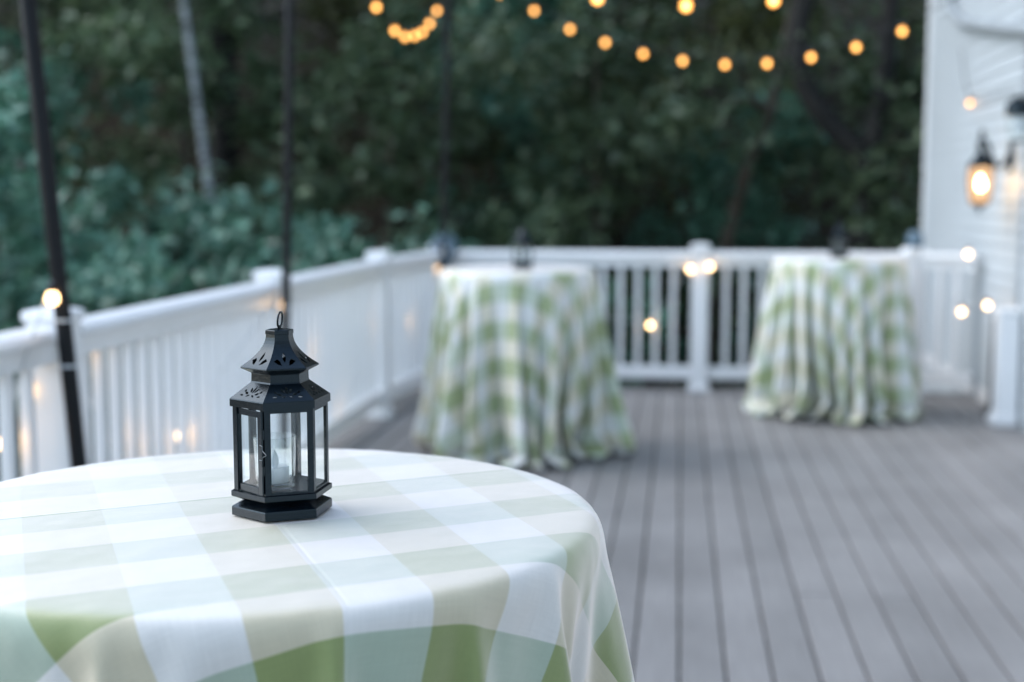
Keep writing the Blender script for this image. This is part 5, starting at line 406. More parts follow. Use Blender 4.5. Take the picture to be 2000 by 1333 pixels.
-1,-1,4,6,7,0,-13,-1,-5,-1,-1,5,-2,3,2,3,3,-4,-3,-3,-7,1,5,3,-3,-6,0,0,4,17,6,-7,-14,-9,-4,7,6,7,-8,0,6,8,1,-6,-15,-10,5,12,5,2,-7,0,-9,3,2,-4,-8,8,6,15,2,-1,-19,2,-6,15,21,-31,-2,0,10,0,-4,-6,-4,0,11,6,5,-2,-7,-3,-3,5,2,-2,-1,1,2,-9,-10,13,3,-10,3,4,2,-4,10,-4,-8,1,5,3,6,-1,-4,5,1,-9,-4,3,6,3,-7,-4,-3,-2,7,6,6,-8,-3,-8,4,1,11,2,9,-1,4,-4,-4,-3,-7,-6,-3,-1,6,1,9,-5,-3,5,-3,-3,8,-5,-6,-3,-3,6,3,9,3,-4,12,2,-4,3,-12,-5,-4,0,6,2,1,-1,-7,-6,-2,7,1,4,-1,-7,-3,-1,4,2,
-2,0,4,6,7,-3,-7,-5,-3,-2,0,5,-2,3,1,2,5,-4,-3,-3,-5,1,5,1,-4,-5,-2,-1,8,13,7,-7,-12,-9,-5,5,10,4,-6,-1,8,5,-3,-2,-11,-14,-5,19,8,3,-6,-5,-2,-1,4,-8,-5,6,9,11,7,-6,-14,-2,-10,31,8,-5,-29,11,8,-19,7,-4,-6,5,9,6,3,2,-10,-3,0,7,-4,-2,0,4,-3,-7,-5,8,4,-10,2,6,-2,-2,8,0,-9,1,3,5,7,-2,0,-2,3,-9,-3,1,7,1,0,-10,-1,-2,7,3,4,-2,-4,-8,4,2,9,4,9,-19,-5,20,-1,-3,-8,-7,-3,1,4,4,5,6,6,-3,-1,-14,4,-4,-6,-1,-3,6,5,6,6,5,-2,-10,16,4,-20,-2,-4,1,0,19,5,-19,-4,-9,2,1,10,-1,-8,-1,-2,-1,1,3,
-3,2,-2,14,4,-2,-9,-4,-6,12,1,-14,6,3,-4,5,6,-6,0,-5,-3,2,-11,7,-4,-3,5,-2,8,13,9,-9,-10,-11,-6,5,12,2,-5,0,10,1,-3,-1,-10,-13,10,-15,16,16,-13,-7,4,-2,3,-8,-4,7,8,10,10,-14,-12,-14,0,52,-18,2,-6,0,12,13,-11,-16,-19,5,9,4,5,3,-12,-3,2,6,-5,-2,0,4,-5,-9,-1,3,10,-10,0,6,-2,-2,7,3,-11,1,5,1,10,-10,11,1,-10,0,-4,-5,9,3,1,-8,-4,-1,7,2,0,2,-5,-4,0,4,8,9,5,-20,-6,19,4,-6,-6,-8,-2,0,3,6,2,7,-10,-28,-3,21,7,-14,9,-1,0,5,8,-1,15,7,-4,-21,20,5,-21,-2,2,2,-9,24,-1,-14,-6,-7,-2,6,5,0,-9,2,-2,-1,-3,0,
5,-20,6,13,-28,32,3,-15,-8,33,-12,-20,9,5,-3,6,3,-6,-1,-1,-6,2,-14,-9,-1,59,-45,-4,19,6,11,-9,-17,-15,0,7,18,-6,10,-13,2,9,-2,0,-12,-3,1,38,11,-12,-16,-9,-6,5,-4,-10,0,1,10,7,10,-13,-10,-19,30,9,4,-7,3,12,-26,11,1,-5,-15,7,0,9,11,-5,-6,-12,9,3,-6,-6,7,1,-6,-14,7,-21,25,12,-7,-4,0,-4,8,0,-5,-3,7,-4,-2,5,20,-10,2,-9,3,2,27,-4,-16,-14,-5,0,4,0,4,2,-4,-6,4,-2,8,14,3,-20,-1,12,8,-10,-1,-13,1,-3,8,0,10,-20,-13,-1,6,11,-7,22,3,-23,9,-3,19,-4,13,0,-16,11,-18,25,-24,9,-26,11,13,9,4,-16,-2,-2,-8,3,6,1,-9,2,3,-4,-2,4,
9,-12,-9,-4,2,14,11,-26,24,10,-23,-1,3,6,3,-11,6,1,-2,-1,0,9,5,5,22,-28,-37,7,14,12,1,0,-13,-23,-5,22,12,-6,-15,4,11,1,13,1,-8,-13,3,18,19,-8,-8,-3,-10,-3,-22,27,-4,-10,9,4,4,-7,-6,-13,19,6,5,-3,-4,4,11,-12,-9,-7,49,-20,-26,15,10,-7,-3,-3,0,-2,-14,6,2,4,-14,-3,3,3,0,23,-8,-12,1,-2,5,-8,-4,9,-1,-1,-7,12,-5,27,-10,-14,7,8,4,-2,-6,-2,-14,5,0,1,1,3,-5,1,-1,-3,2,20,-6,-10,-1,7,2,1,-5,-7,-1,1,1,6,-1,-10,-9,6,-4,19,3,16,-18,-13,5,2,-1,15,-6,-21,5,-6,30,-9,-3,-5,5,-4,9,2,2,-14,2,8,5,-17,3,7,-17,-1,12,-6,2,15,
-2,-8,20,-27,4,6,10,-7,26,-1,0,-17,9,-1,-20,24,-16,-1,4,-1,2,15,1,3,5,-29,-17,-8,17,18,-1,3,-14,-15,-1,8,1,-1,-4,7,4,19,28,-21,-17,-12,2,5,25,-3,1,-12,-9,-6,34,-19,-1,-18,1,15,-6,1,-13,-1,8,11,1,1,-7,10,-6,-2,-5,8,23,-6,-17,-4,27,-8,-3,-32,9,-17,-3,8,16,-12,-16,-2,18,-3,2,32,-10,-28,-33,42,-34,33,33,-6,-32,16,-6,-6,3,9,-8,-1,10,15,-8,-7,8,-15,-2,7,-4,-1,-5,8,-5,6,4,-8,9,13,-12,-6,1,3,4,1,-4,-5,-4,-1,6,7,-6,-5,-4,-4,4,3,7,14,-15,-1,0,-4,-1,6,1,-14,10,17,-6,-8,11,-1,1,-1,-4,4,-9,-7,9,17,-8,-12,-3,15,0,-21,3,2,-3,25,
27,22,-51,-32,20,5,19,-16,33,1,6,-29,-20,-5,30,-11,-8,-2,6,3,9,12,14,-6,-10,-18,-11,-11,27,-2,6,-2,-19,-1,1,-9,15,-11,-3,25,4,7,-1,1,-19,15,-16,2,20,8,-6,-11,2,2,7,-13,-17,2,5,7,-1,-6,-2,0,-2,7,13,-4,-7,25,-2,-20,2,8,9,23,-58,6,-15,10,-18,35,-10,-16,23,8,9,4,20,-9,-24,17,16,-22,0,-32,36,-16,-37,48,19,-11,1,-55,37,-8,-24,21,2,30,-2,-9,-44,26,-4,-21,18,8,7,9,13,-25,10,9,-2,2,-33,6,-4,2,7,-10,13,-3,9,-2,2,-6,-21,24,-9,-6,-3,1,9,-13,12,8,-6,0,-24,13,6,4,-5,7,4,3,-2,-12,14,-2,8,-6,-10,-5,2,0,21,23,-32,12,-12,-5,15,-22,-12,20,-16,-1,
10,-2,-12,14,-29,10,-22,35,19,5,-28,-34,9,11,-9,-11,15,2,-18,16,40,-20,-2,8,7,-25,6,2,-6,10,-3,-8,15,-15,-14,29,-10,18,-3,-6,1,3,2,1,-13,39,-19,-23,24,5,-4,-19,21,1,-27,12,-4,-15,-1,0,18,13,-8,1,-2,-4,-12,2,12,-23,24,-2,-2,11,-9,5,-9,-19,-24,8,16,15,-1,45,6,3,-27,12,11,-5,-10,4,-19,5,14,9,-28,-13,14,-22,42,-10,7,-47,-23,17,6,-28,66,0,4,-55,0,30,-22,37,-17,29,-28,5,7,9,-10,-6,-9,-40,26,-7,0,5,-17,-4,28,14,-18,16,-22,-8,14,-10,5,-19,22,5,-3,7,-6,8,-3,15,-8,2,9,-18,-17,39,-18,-8,-3,-1,-17,54,-17,-3,15,-39,27,-2,31,-37,1,10,28,-42,25,31,-14,-16,12,-24,
38,9,-57,-29,49,-65,18,48,12,-31,-33,49,-36,-4,13,8,-15,-22,27,48,24,-57,1,-20,5,44,3,-4,-25,-7,-9,5,4,19,0,-13,19,-24,30,11,-48,17,-1,-2,-9,65,-21,-35,18,7,0,4,11,15,-44,-26,29,-1,-23,-12,17,28,-14,-7,-19,-3,29,5,-30,17,-20,17,-10,-7,15,-38,53,-50,0,2,7,45,21,-50,49,-9,10,-24,-38,49,15,-29,39,-26,35,-11,-53,-22,30,35,0,6,-55,54,-19,-23,-10,39,-4,-14,-37,-25,67,9,6,-5,45,-33,-43,-2,-25,38,-6,5,-11,-15,-11,-7,5,8,-6,-18,19,21,2,0,-4,4,4,-8,-30,13,-11,21,14,-4,-10,-3,38,0,-2,-1,-19,-20,16,-8,1,-19,-4,20,50,-23,20,-12,-41,27,-32,12,-14,20,22,-25,-24,-8,18,9,29,50,-29,-5,
15,-6,28,-35,-21,3,3,5,11,-50,57,12,-41,-4,12,-9,4,7,59,-11,-10,-8,-33,-21,-8,32,55,-36,3,-28,-7,-4,16,56,-25,-14,-7,32,9,-2,-54,6,3,26,-15,41,-15,-57,37,14,-9,11,22,-39,35,-55,57,-4,-55,-8,9,13,-1,32,-13,-50,-6,37,24,-22,-4,-25,11,46,7,-41,-32,-25,46,-2,48,-3,-64,63,-14,9,-32,70,-67,8,10,0,41,-31,46,-47,-27,7,15,4,29,-3,-24,6,-18,25,5,2,-44,-11,7,7,-22,11,-11,55,12,-30,24,-45,-48,42,17,-25,-30,23,-21,8,-4,10,-18,9,-5,39,11,-29,27,22,-36,24,-71,49,64,-28,-26,0,-23,3,55,-21,22,-37,-37,34,-13,-24,3,19,-4,-24,26,63,15,-33,-11,-37,-15,20,10,-40,62,-15,-32,-9,1,25,14,21,4,2,
1337,1,1,-2,0,1,-1,0,1,0,0,0,0,-2,1,0,2,-1,-4,3,1,0,1,-1,0,0,0,0,0,-1,0,-2,2,1,0,0,0,0,0,-1,0,1,-1,-2,1,1,0,1,-1,-1,1,-2,2,0,0,1,0,-1,1,-3,4,-1,-1,1,0,0,0,0,0,-1,1,-3,1,3,-1,1,-1,1,-1,0,-3,2,0,1,0,0,-1,-1,-1,2,-1,2,0,0,-1,-2,1,0,1,1,1,-2,-2,1,2,0,-1,1,0,-1,1,0,-1,-2,2,2,-1,1,-2,1,0,0,0,0,-2,-1,4,-2,0,1,0,0,-1,0,0,1,-1,-3,2,2,-1,1,0,0,0,0,0,-3,1,2,-1,1,-1,1,0,-2,1,1,-3,0,3,-1,1,-1,0,0,0,-2,1,3,-2,1,-1,1,0,-2,0,0,2,-2,
-8,-1,-3,3,1,-2,1,0,-1,0,0,0,-1,4,-1,-1,-2,1,7,-3,-4,1,-2,1,0,0,-1,1,-1,2,0,4,-1,-4,0,0,0,0,-1,2,0,-1,1,5,-1,-4,1,-2,1,2,-1,2,-2,-1,0,-1,0,1,-1,6,-4,-2,1,-1,0,0,0,0,0,2,-2,5,1,-6,0,-1,1,-1,1,0,5,-2,-2,-1,1,-1,1,1,4,-4,1,-2,-2,1,1,4,-1,-1,-1,-2,-1,3,3,-1,-4,0,1,-1,0,0,0,0,1,3,1,-6,2,-3,4,-2,0,0,0,0,3,4,-7,0,2,-2,0,0,1,1,-1,-1,1,6,-1,-5,1,-1,-1,0,-1,1,0,4,0,-4,1,-1,1,-2,0,4,-1,-2,4,3,-6,0,-1,0,2,-1,1,3,1,-7,1,0,1,-1,-1,4,0,2,-4,2,
-28,1,3,-1,-3,1,1,-1,0,1,-1,1,1,-2,-2,2,1,2,-3,-2,4,-2,2,0,-1,0,1,-1,0,-1,0,1,-3,2,1,1,1,-2,1,-2,0,1,1,-2,-3,2,-1,2,2,0,-1,-3,0,1,0,1,1,0,2,-2,-3,5,-2,-1,1,1,-1,0,1,-1,1,-1,-4,3,2,1,-1,0,-1,1,-2,-2,2,0,0,2,-2,1,-3,2,-1,0,3,-1,4,-5,-2,1,-1,2,1,2,-3,-2,3,0,0,-1,1,2,-2,0,1,-1,-3,4,-3,4,-1,-1,0,-1,1,1,0,-6,4,3,-4,2,0,0,0,-2,1,0,2,-2,-2,2,0,0,2,-1,1,0,0,-2,-2,4,0,-2,0,1,1,-2,-1,1,1,-4,4,0,-1,1,-2,1,0,-1,-1,6,-1,-3,0,1,1,-1,1,-3,2,-1,
-62,-1,1,0,2,-1,-1,1,1,-1,0,-1,0,-1,2,0,0,-1,1,0,-2,2,-1,1,0,0,0,-1,2,-2,1,-1,0,0,-1,2,-1,1,-1,0,0,0,0,0,1,-2,0,1,0,1,0,1,-2,0,0,0,0,1,1,-1,1,-3,2,0,0,0,-1,0,0,1,1,-3,1,0,1,-2,3,-1,-1,0,1,-1,0,0,1,-1,0,0,2,-1,-1,1,-2,2,-1,2,-1,-1,0,0,0,-1,2,1,-1,-1,0,1,0,-1,1,0,-1,0,0,0,3,-3,0,0,-1,2,0,0,-1,2,-2,-1,2,-1,0,1,-1,0,0,1,-1,0,1,0,-1,1,-2,2,1,-1,-2,1,1,0,-1,1,0,-1,0,0,2,0,-2,0,1,1,-1,-1,0,0,0,1,-1,0,0,1,-1,0,1,-1,1,2,-2,-1,
-61,0,-1,1,0,0,-1,1,0,-1,1,0,0,0,0,0,0,0,0,1,-1,1,-1,-1,0,1,0,-1,1,-1,1,-1,2,-1,0,0,0,0,-1,1,0,0,0,-1,1,0,0,-1,1,-1,1,0,0,0,0,0,0,2,-1,-1,0,0,0,-1,1,0,0,0,0,1,-2,1,0,0,0,0,-1,1,-1,1,-1,2,-2,1,-1,0,1,0,-1,2,0,-2,1,0,-1,2,1,-3,1,0,0,0,1,1,-2,-1,0,1,0,0,-1,1,0,-1,1,2,-2,0,0,0,0,0,0,0,0,-1,1,0,0,0,0,1,-1,0,0,-1,0,2,-1,0,0,0,0,0,-1,1,0,-1,1,-1,0,0,0,1,-1,2,0,0,-2,1,1,-2,1,-1,1,0,0,1,1,-2,-1,0,1,-1,0,1,0,1,-1,0,
-93,1,0,1,0,-1,0,0,0,1,-1,1,-2,1,0,1,-1,0,0,0,1,-1,0,0,0,1,0,-1,0,-1,1,0,0,1,-1,0,0,0,1,-1,0,0,1,-1,1,0,-1,0,1,0,-2,2,0,0,-1,-1,2,0,-1,0,0,0,0,0,0,1,0,-1,0,1,-1,-1,1,0,1,-1,1,0,-1,0,0,0,0,0,0,1,-1,0,1,-1,0,0,0,0,0,-1,2,0,-1,0,0,0,-1,1,1,0,-1,0,0,0,0,0,-1,1,0,0,1,-1,0,1,-1,-1,1,0,0,0,0,0,1,-1,1,1,-1,-1,0,0,1,-1,1,-1,0,0,0,0,0,0,0,0,0,0,1,-1,0,0,0,0,1,1,-1,0,0,0,-1,0,0,-1,1,0,1,-1,0,0,0,0,1,-1,0,0,1,-1,
-92,0,0,0,1,-2,1,-1,1,0,0,0,0,-1,1,0,1,-1,0,0,1,0,-1,-1,1,0,1,-1,0,0,-1,0,1,0,1,-1,0,0,0,0,0,0,0,0,1,-1,-1,1,0,0,0,0,0,0,0,0,1,0,-1,0,0,0,-1,1,0,1,0,-1,0,0,0,0,0,1,0,0,-1,0,1,-1,0,1,-1,0,0,0,0,1,-1,1,-1,-1,1,0,0,0,1,0,-2,1,0,0,0,1,0,-1,0,0,0,0,0,0,0,-1,1,0,0,0,-1,1,0,0,0,1,-1,0,0,-1,1,0,1,0,-1,0,-1,1,0,0,0,1,-1,0,0,0,0,0,1,0,-1,0,0,0,0,-1,1,1,0,0,0,0,0,-1,0,0,0,0,0,1,-1,0,0,0,0,0,0,0,1,0,0,-1,
-92,-1,1,1,-1,1,-1,0,0,0,1,0,-1,0,0,0,1,-1,0,0,1,-1,0,0,0,0,1,0,-1,0,0,0,0,1,-1,0,0,0,0,1,-1,0,0,0,0,1,-1,0,1,0,-1,0,1,0,-1,1,0,0,-1,0,0,0,0,-1,1,2,-1,0,0,0,-1,0,0,1,0,0,-1,0,0,0,0,1,0,-1,0,0,0,0,-1,1,0,0,0,0,0,0,1,0,-1,0,0,0,0,0,1,-1,0,0,0,0,1,-1,1,-1,0,0,0,1,-1,0,0,0,0,0,0,0,0,0,1,-1,1,0,0,-1,0,0,0,1,-1,0,0,0,0,0,0,1,-1,0,0,0,0,0,0,0,-1,2,0,1,-1,0,0,-1,0,0,0,0,0,0,0,0,0,0,0,0,0,0,1,0,0,-1,
-93,1,0,0,1,-1,0,0,0,0,0,0,0,0,0,0,0,0,-1,1,1,0,-1,0,0,1,-1,1,-2,1,0,0,0,1,0,-1,0,0,0,0,0,0,0,0,0,0,0,0,0,1,-1,0,0,1,-1,0,1,-1,-1,1,1,-1,0,0,1,-1,3,-2,0,0,-2,1,-1,2,0,0,-1,-1,2,-1,-1,1,0,0,0,0,1,-1,0,0,0,0,0,0,0,0,1,-1,1,-1,-1,1,0,0,1,0,-1,0,0,0,0,0,0,0,1,-1,1,-1,0,0,1,-1,0,0,0,0,-1,1,0,1,0,1,-1,-1,0,0,0,0,0,0,1,0,-1,0,0,0,1,-1,0,1,-1,0,0,0,1,0,0,1,-1,0,-1,0,1,-1,1,-1,0,0,0,0,1,-1,0,0,0,1,-1,1,0,-1,
-92,-1,1,0,2,-1,-1,0,0,1,0,0,-1,0,0,1,-1,0,0,0,1,-1,0,0,0,0,1,-1,0,0,0,0,0,1,0,-1,0,-1,1,0,0,0,0,-1,1,1,-1,0,1,0,-1,0,1,0,-1,0,1,0,-1,0,0,1,-1,0,0,2,0,-1,-1,1,-1,-1,1,1,-1,1,-1,0,0,-1,1,0,1,-1,0,0,0,1,-1,0,1,-1,0,0,0,-1,2,0,-1,0,0,0,0,1,0,-1,0,0,0,-1,1,0,0,0,0,0,0,1,-1,0,0,0,0,0,0,0,0,0,0,1,0,0,-1,0,0,0,0,1,0,-1,0,0,0,0,0,0,1,-1,0,0,0,0,0,0,0,1,0,1,0,-1,0,0,0,-1,0,0,1,0,-1,0,0,0,0,0,0,0,1,0,-1,0,
-92,0,0,1,2,-1,-2,0,0,0,1,-1,0,0,0,0,1,0,-1,1,0,0,-1,0,0,1,-1,1,-1,0,0,0,0,0,1,-1,0,0,0,0,0,0,0,0,0,0,-1,1,1,0,0,-1,1,-1,0,1,0,-1,0,0,0,0,0,0,0,3,0,-2,1,-2,1,-1,0,0,1,0,-1,0,1,-1,0,1,0,-1,0,0,2,-2,0,0,0,0,0,0,0,0,0,3,-3,-1,1,0,0,0,1,0,0,2,-4,1,0,0,0,0,0,0,0,0,0,0,0,0,0,1,-1,0,0,0,1,1,0,0,-1,-1,0,0,1,-1,0,-1,1,0,0,0,0,0,1,-1,0,0,0,0,0,1,0,0,1,0,0,0,-2,0,1,-1,1,-1,1,-1,0,0,0,0,0,0,0,0,0,1,0,-1,
-92,0,0,0,1,1,-2,0,0,1,0,0,-1,0,0,0,0,0,0,0,1,-1,0,0,0,1,0,-1,0,0,0,0,0,1,0,-1,1,-1,0,-1,2,1,-3,4,-3,1,-1,0,1,1,-2,0,1,0,-1,1,0,0,-1,0,0,-1,2,2,-3,7,0,-7,1,-1,2,-2,0,1,0,0,-1,0,0,0,0,0,1,-1,-1,1,1,-1,0,1,4,-4,-2,1,0,0,1,2,-2,-1,0,0,0,0,2,-2,1,1,-2,0,0,0,-1,4,-2,-1,0,0,0,0,0,0,0,0,0,0,0,1,0,6,-1,-6,1,-1,0,0,0,0,0,0,2,-1,-1,0,4,-1,-3,1,-1,0,0,0,1,-1,1,0,3,5,-5,-1,-2,1,-1,-1,0,0,0,1,-1,1,-1,0,0,0,0,0,1,1,-1,-1,
-93,0,1,1,1,0,-1,0,-2,1,0,1,-1,0,0,1,-1,0,0,0,0,2,-1,-1,0,0,1,-1,0,0,0,0,-1,1,1,0,-1,0,1,0,0,0,-2,3,-3,2,3,-4,2,-1,0,0,-1,1,-1,1,0,0,-1,0,0,0,1,0,3,5,1,0,-7,-3,2,9,6,-17,2,-2,1,-2,2,-1,0,0,1,-1,1,-1,1,-1,0,0,3,-1,-1,-1,0,0,1,2,-1,-2,1,-1,0,0,2,-1,3,-1,-2,-1,0,1,-1,1,-1,0,1,0,-1,-1,3,-1,-1,1,-1,0,0,1,1,0,-2,2,-1,0,-1,0,0,1,-1,0,0,1,2,-1,0,-2,0,0,0,1,-1,0,0,1,0,3,6,-6,1,2,-6,1,-1,0,-1,4,5,-8,-1,0,0,0,0,2,-3,2,-1,1,0,-1,
-92,0,0,0,2,-1,-1,0,0,2,3,-5,1,-1,1,-1,1,-1,0,0,0,0,3,-4,3,2,-3,0,-1,-1,1,0,1,0,0,-1,0,0,0,-1,4,-2,-2,3,-1,-2,5,12,-13,-1,-1,1,-2,1,-1,2,0,-1,-1,0,-1,2,1,7,7,-10,-3,2,-5,2,5,29,-10,-24,-1,-1,0,0,0,0,0,0,1,-1,0,0,1,-2,2,-1,3,-2,-1,0,0,0,1,2,0,-3,0,0,1,-1,3,3,-1,-3,-2,1,-2,3,-1,0,0,-1,0,0,0,0,2,-1,-1,0,0,0,0,1,1,-1,0,0,0,-1,0,0,1,0,0,0,-1,1,7,18,-12,-9,-5,3,-2,-1,0,-1,2,-1,4,2,-3,-1,6,-3,-3,-2,4,-1,-4,5,2,-5,-1,0,0,0,1,0,-1,0,1,1,-1,0,
-92,4,1,5,1,-9,1,-2,-1,8,-4,-4,1,-2,2,-1,1,-1,0,1,-1,2,3,19,0,-6,-4,-12,-2,0,0,-1,3,12,-9,-4,-1,2,6,16,-10,-14,-1,2,0,-1,-2,17,17,-31,3,-5,3,-2,5,5,-10,0,1,0,0,-1,2,2,-1,-3,3,-1,-1,11,19,-7,-4,12,-22,-9,-1,5,-1,-5,3,-2,1,-1,1,-1,1,-1,1,0,3,5,7,-4,-12,1,0,2,-1,-2,1,-2,2,-1,3,5,-3,-4,0,-1,1,0,16,-9,-7,0,-1,0,0,1,1,0,-2,1,-1,3,-3,1,2,-3,0,1,1,-1,-1,0,0,0,0,0,0,1,5,-4,11,-6,0,0,-4,-2,-1,1,0,10,-2,5,-8,-2,6,-5,-2,-3,3,9,-4,1,-4,-2,1,-4,2,-1,-2,2,-1,1,-1,3,-3,4,
-60,-2,5,2,-1,-3,-1,0,1,8,-8,-2,0,0,2,1,-3,0,0,-1,2,5,1,2,8,-10,-2,0,-6,1,-1,3,5,1,-1,-2,-6,2,2,3,-8,7,14,-6,-3,-12,1,3,12,-8,-4,-1,0,-3,10,-2,-4,-3,1,3,-3,0,1,3,-4,0,2,-1,0,1,2,3,3,1,11,-14,-5,2,-5,2,-2,2,-2,1,-1,0,0,0,1,0,0,1,-2,5,-6,2,-1,5,-4,6,1,-9,1,1,2,0,0,4,-5,-2,0,1,1,3,-3,-1,-1,1,-1,0,1,1,-1,-2,1,3,-2,0,1,-2,0,-1,4,-1,-2,0,0,1,-1,0,-1,3,-1,2,-2,5,1,1,-4,-2,-4,5,6,-7,8,-9,1,1,3,-3,1,-1,-3,12,1,-7,-4,1,-1,-3,9,-5,-4,3,3,-4,-1,1,-1,2,
-58,4,-3,3,-4,0,5,-6,2,5,5,-10,3,-3,-5,8,-5,-3,0,2,-2,5,3,-2,1,1,1,-1,-2,-7,3,-1,17,-12,2,2,-4,-5,5,-5,3,7,25,-10,-4,-16,-6,11,-1,-3,0,-1,-5,0,20,-19,19,-6,-14,4,-6,3,3,2,-7,3,-1,0,0,2,4,-2,4,-5,4,1,-3,0,10,2,-10,3,3,1,-14,5,-10,8,0,6,-11,5,0,2,-8,10,18,14,2,-19,-5,-17,3,2,-5,3,-4,3,7,-4,-7,5,-4,5,-2,-2,-2,1,7,4,-9,3,-2,-2,-1,3,10,-10,-1,-2,0,0,1,1,-2,1,-1,0,0,1,-1,2,-1,1,-1,1,-3,5,4,-6,-3,15,-4,0,-5,-3,5,-3,-2,4,3,-5,-2,0,15,9,-20,3,-6,-1,3,-1,-3,0,1,-2,0,0,2,0,
-51,10,1,-2,-18,2,-4,21,-11,4,-9,24,-14,-12,16,-15,-2,1,2,1,-2,16,0,-16,2,-7,8,6,29,-21,-20,3,3,-4,3,6,-8,12,5,-25,24,-5,-1,17,5,-29,13,27,-45,12,-14,8,2,1,-4,2,9,-5,2,-8,-9,20,-4,-13,13,-10,-3,1,4,5,-1,-2,-5,0,2,18,-11,-8,7,35,-16,-21,10,-3,-2,17,-22,2,14,-8,-15,22,18,-37,2,3,4,-8,5,23,-24,4,11,-8,3,19,-24,-15,20,5,1,-10,-13,20,11,-33,5,-8,33,-4,-7,-19,28,-11,21,-9,-10,-10,-8,4,6,-11,2,-2,18,13,-13,-11,-8,11,-11,6,-2,-1,11,-4,-10,2,6,2,17,-15,-4,-2,-5,1,3,-3,3,1,4,1,-8,5,8,-14,7,-4,3,11,-12,20,-22,-2,1,1,-3,0,10,5,
-60,16,22,-33,-1,12,25,-25,37,-40,0,8,-13,12,12,6,-33,0,21,-16,6,9,12,-28,-9,15,-16,16,29,17,-11,-41,9,-8,14,-14,0,13,3,-23,18,-19,10,-3,37,-20,-1,-6,-21,17,-17,17,-8,12,-12,25,-11,-9,16,-35,29,14,5,-6,-7,-24,11,15,4,6,-25,-14,2,3,-11,28,14,-32,19,-4,21,-2,-48,68,2,-16,-20,-13,18,-6,-4,6,5,-24,12,41,-55,0,5,-11,10,10,9,4,-12,-7,16,12,-17,-12,-8,28,20,-22,-10,28,-39,-8,33,0,-35,49,-29,12,-9,14,-26,-5,1,18,5,18,-34,-2,6,13,20,-34,12,1,-16,22,-15,-4,-8,7,-10,9,16,-15,27,-9,2,-16,-14,-1,-3,6,13,-4,-3,4,2,19,-24,0,-16,5,5,23,-14,-2,21,-35,13,22,-6,-32,40,-10,
-11,3,-5,-9,-4,37,-35,-21,7,4,40,-20,-12,-4,-22,25,16,30,-33,-5,1,-12,22,-6,-18,31,-43,15,11,11,-22,13,6,-38,26,25,-32,-12,22,1,5,-22,-19,5,34,-5,6,-20,-21,19,35,-7,-22,56,-80,20,-5,-1,12,1,19,9,-34,-6,3,8,-16,8,-8,34,-22,-31,23,21,-13,-12,0,17,0,-17,7,6,16,-30,61,-33,6,-16,1,-2,-18,45,-3,-15,-14,14,-9,-34,46,12,-41,23,-12,-13,10,-23,14,2,4,-9,31,9,-31,7,5,12,11,-5,-30,18,3,-13,1,-19,15,-11,-1,21,21,-4,38,-32,-1,-17,-4,30,-35,6,2,23,-26,-8,11,-2,-14,3,18,-16,20,-30,9,36,-15,-38,49,-12,-38,43,-15,-25,10,-8,9,-8,36,8,-24,-14,33,-21,-15,24,17,-10,-5,-2,-4,10,19,-31,
8,-24,-4,-3,24,-58,35,10,-2,-8,-8,6,56,-26,5,-30,12,-15,0,19,-10,-5,-11,-3,16,-5,28,-17,-22,16,-18,42,-44,35,8,-32,26,37,-54,38,-58,33,-31,23,-20,51,-28,-57,72,-21,-10,1,33,-47,42,-21,4,5,-23,53,-36,-36,23,29,-38,36,-16,20,-12,-12,2,-11,14,-41,41,-8,49,0,-52,-21,5,23,-1,-14,-9,56,-14,2,-47,27,21,-57,27,33,9,-67,19,44,-50,23,8,-7,3,4,0,-8,-12,17,-3,35,-15,-68,46,-12,-19,41,4,0,-34,11,48,-60,23,12,-6,-24,32,16,-5,-8,-7,-30,40,16,-16,-35,25,-1,8,-27,39,-20,-24,-6,12,17,3,17,-26,28,-39,-11,10,12,8,20,-10,-48,14,45,-30,13,16,-27,-15,-8,36,13,-4,-11,-6,-21,29,25,-13,-2,-27,44,-56,28,
]
CLOTH_DATA = {1: CLOTH_FOLDED, 2: CLOTH_PLEATED}
NEARROT = 50

# ------------------------------------------------------------ ground and deck
def ground():
    b = MB(); nx, ny = 60, 60; rnd = random.Random(3)
    xs = [-70 + 140*i/nx for i in range(nx+1)]; ys = [-30 + 130*(j/ny) for j in range(ny+1)]
    def z(x, y):
        d = max(0, y - 15 + .25*max(0, -x-6)); h = -1.6 + 11.5*(1-math.exp(-d/16)) if d > 0 else -1.6
        return h + .25*math.sin(x*.45+1)*math.sin(y*.37) + rnd.uniform(-.06, .06)
    for y in ys:
        for x in xs: b.v.append((x, y, z(x, y)))
    for j in range(ny):
        for i in range(nx):
            a = j*(nx+1)+i; b.f.append((a, a+1, a+nx+2, a+nx+1))
    return struct(b.build('ground', M['soil'], smooth=True))
ground()
def gz(x, y):
    d = max(0, y - 15 + .25*max(0, -x-6)); return (-1.6 + 11.5*(1-math.exp(-d/16)) if d > 0 else -1.6) + .25*math.sin(x*.45+1)*math.sin(y*.37)

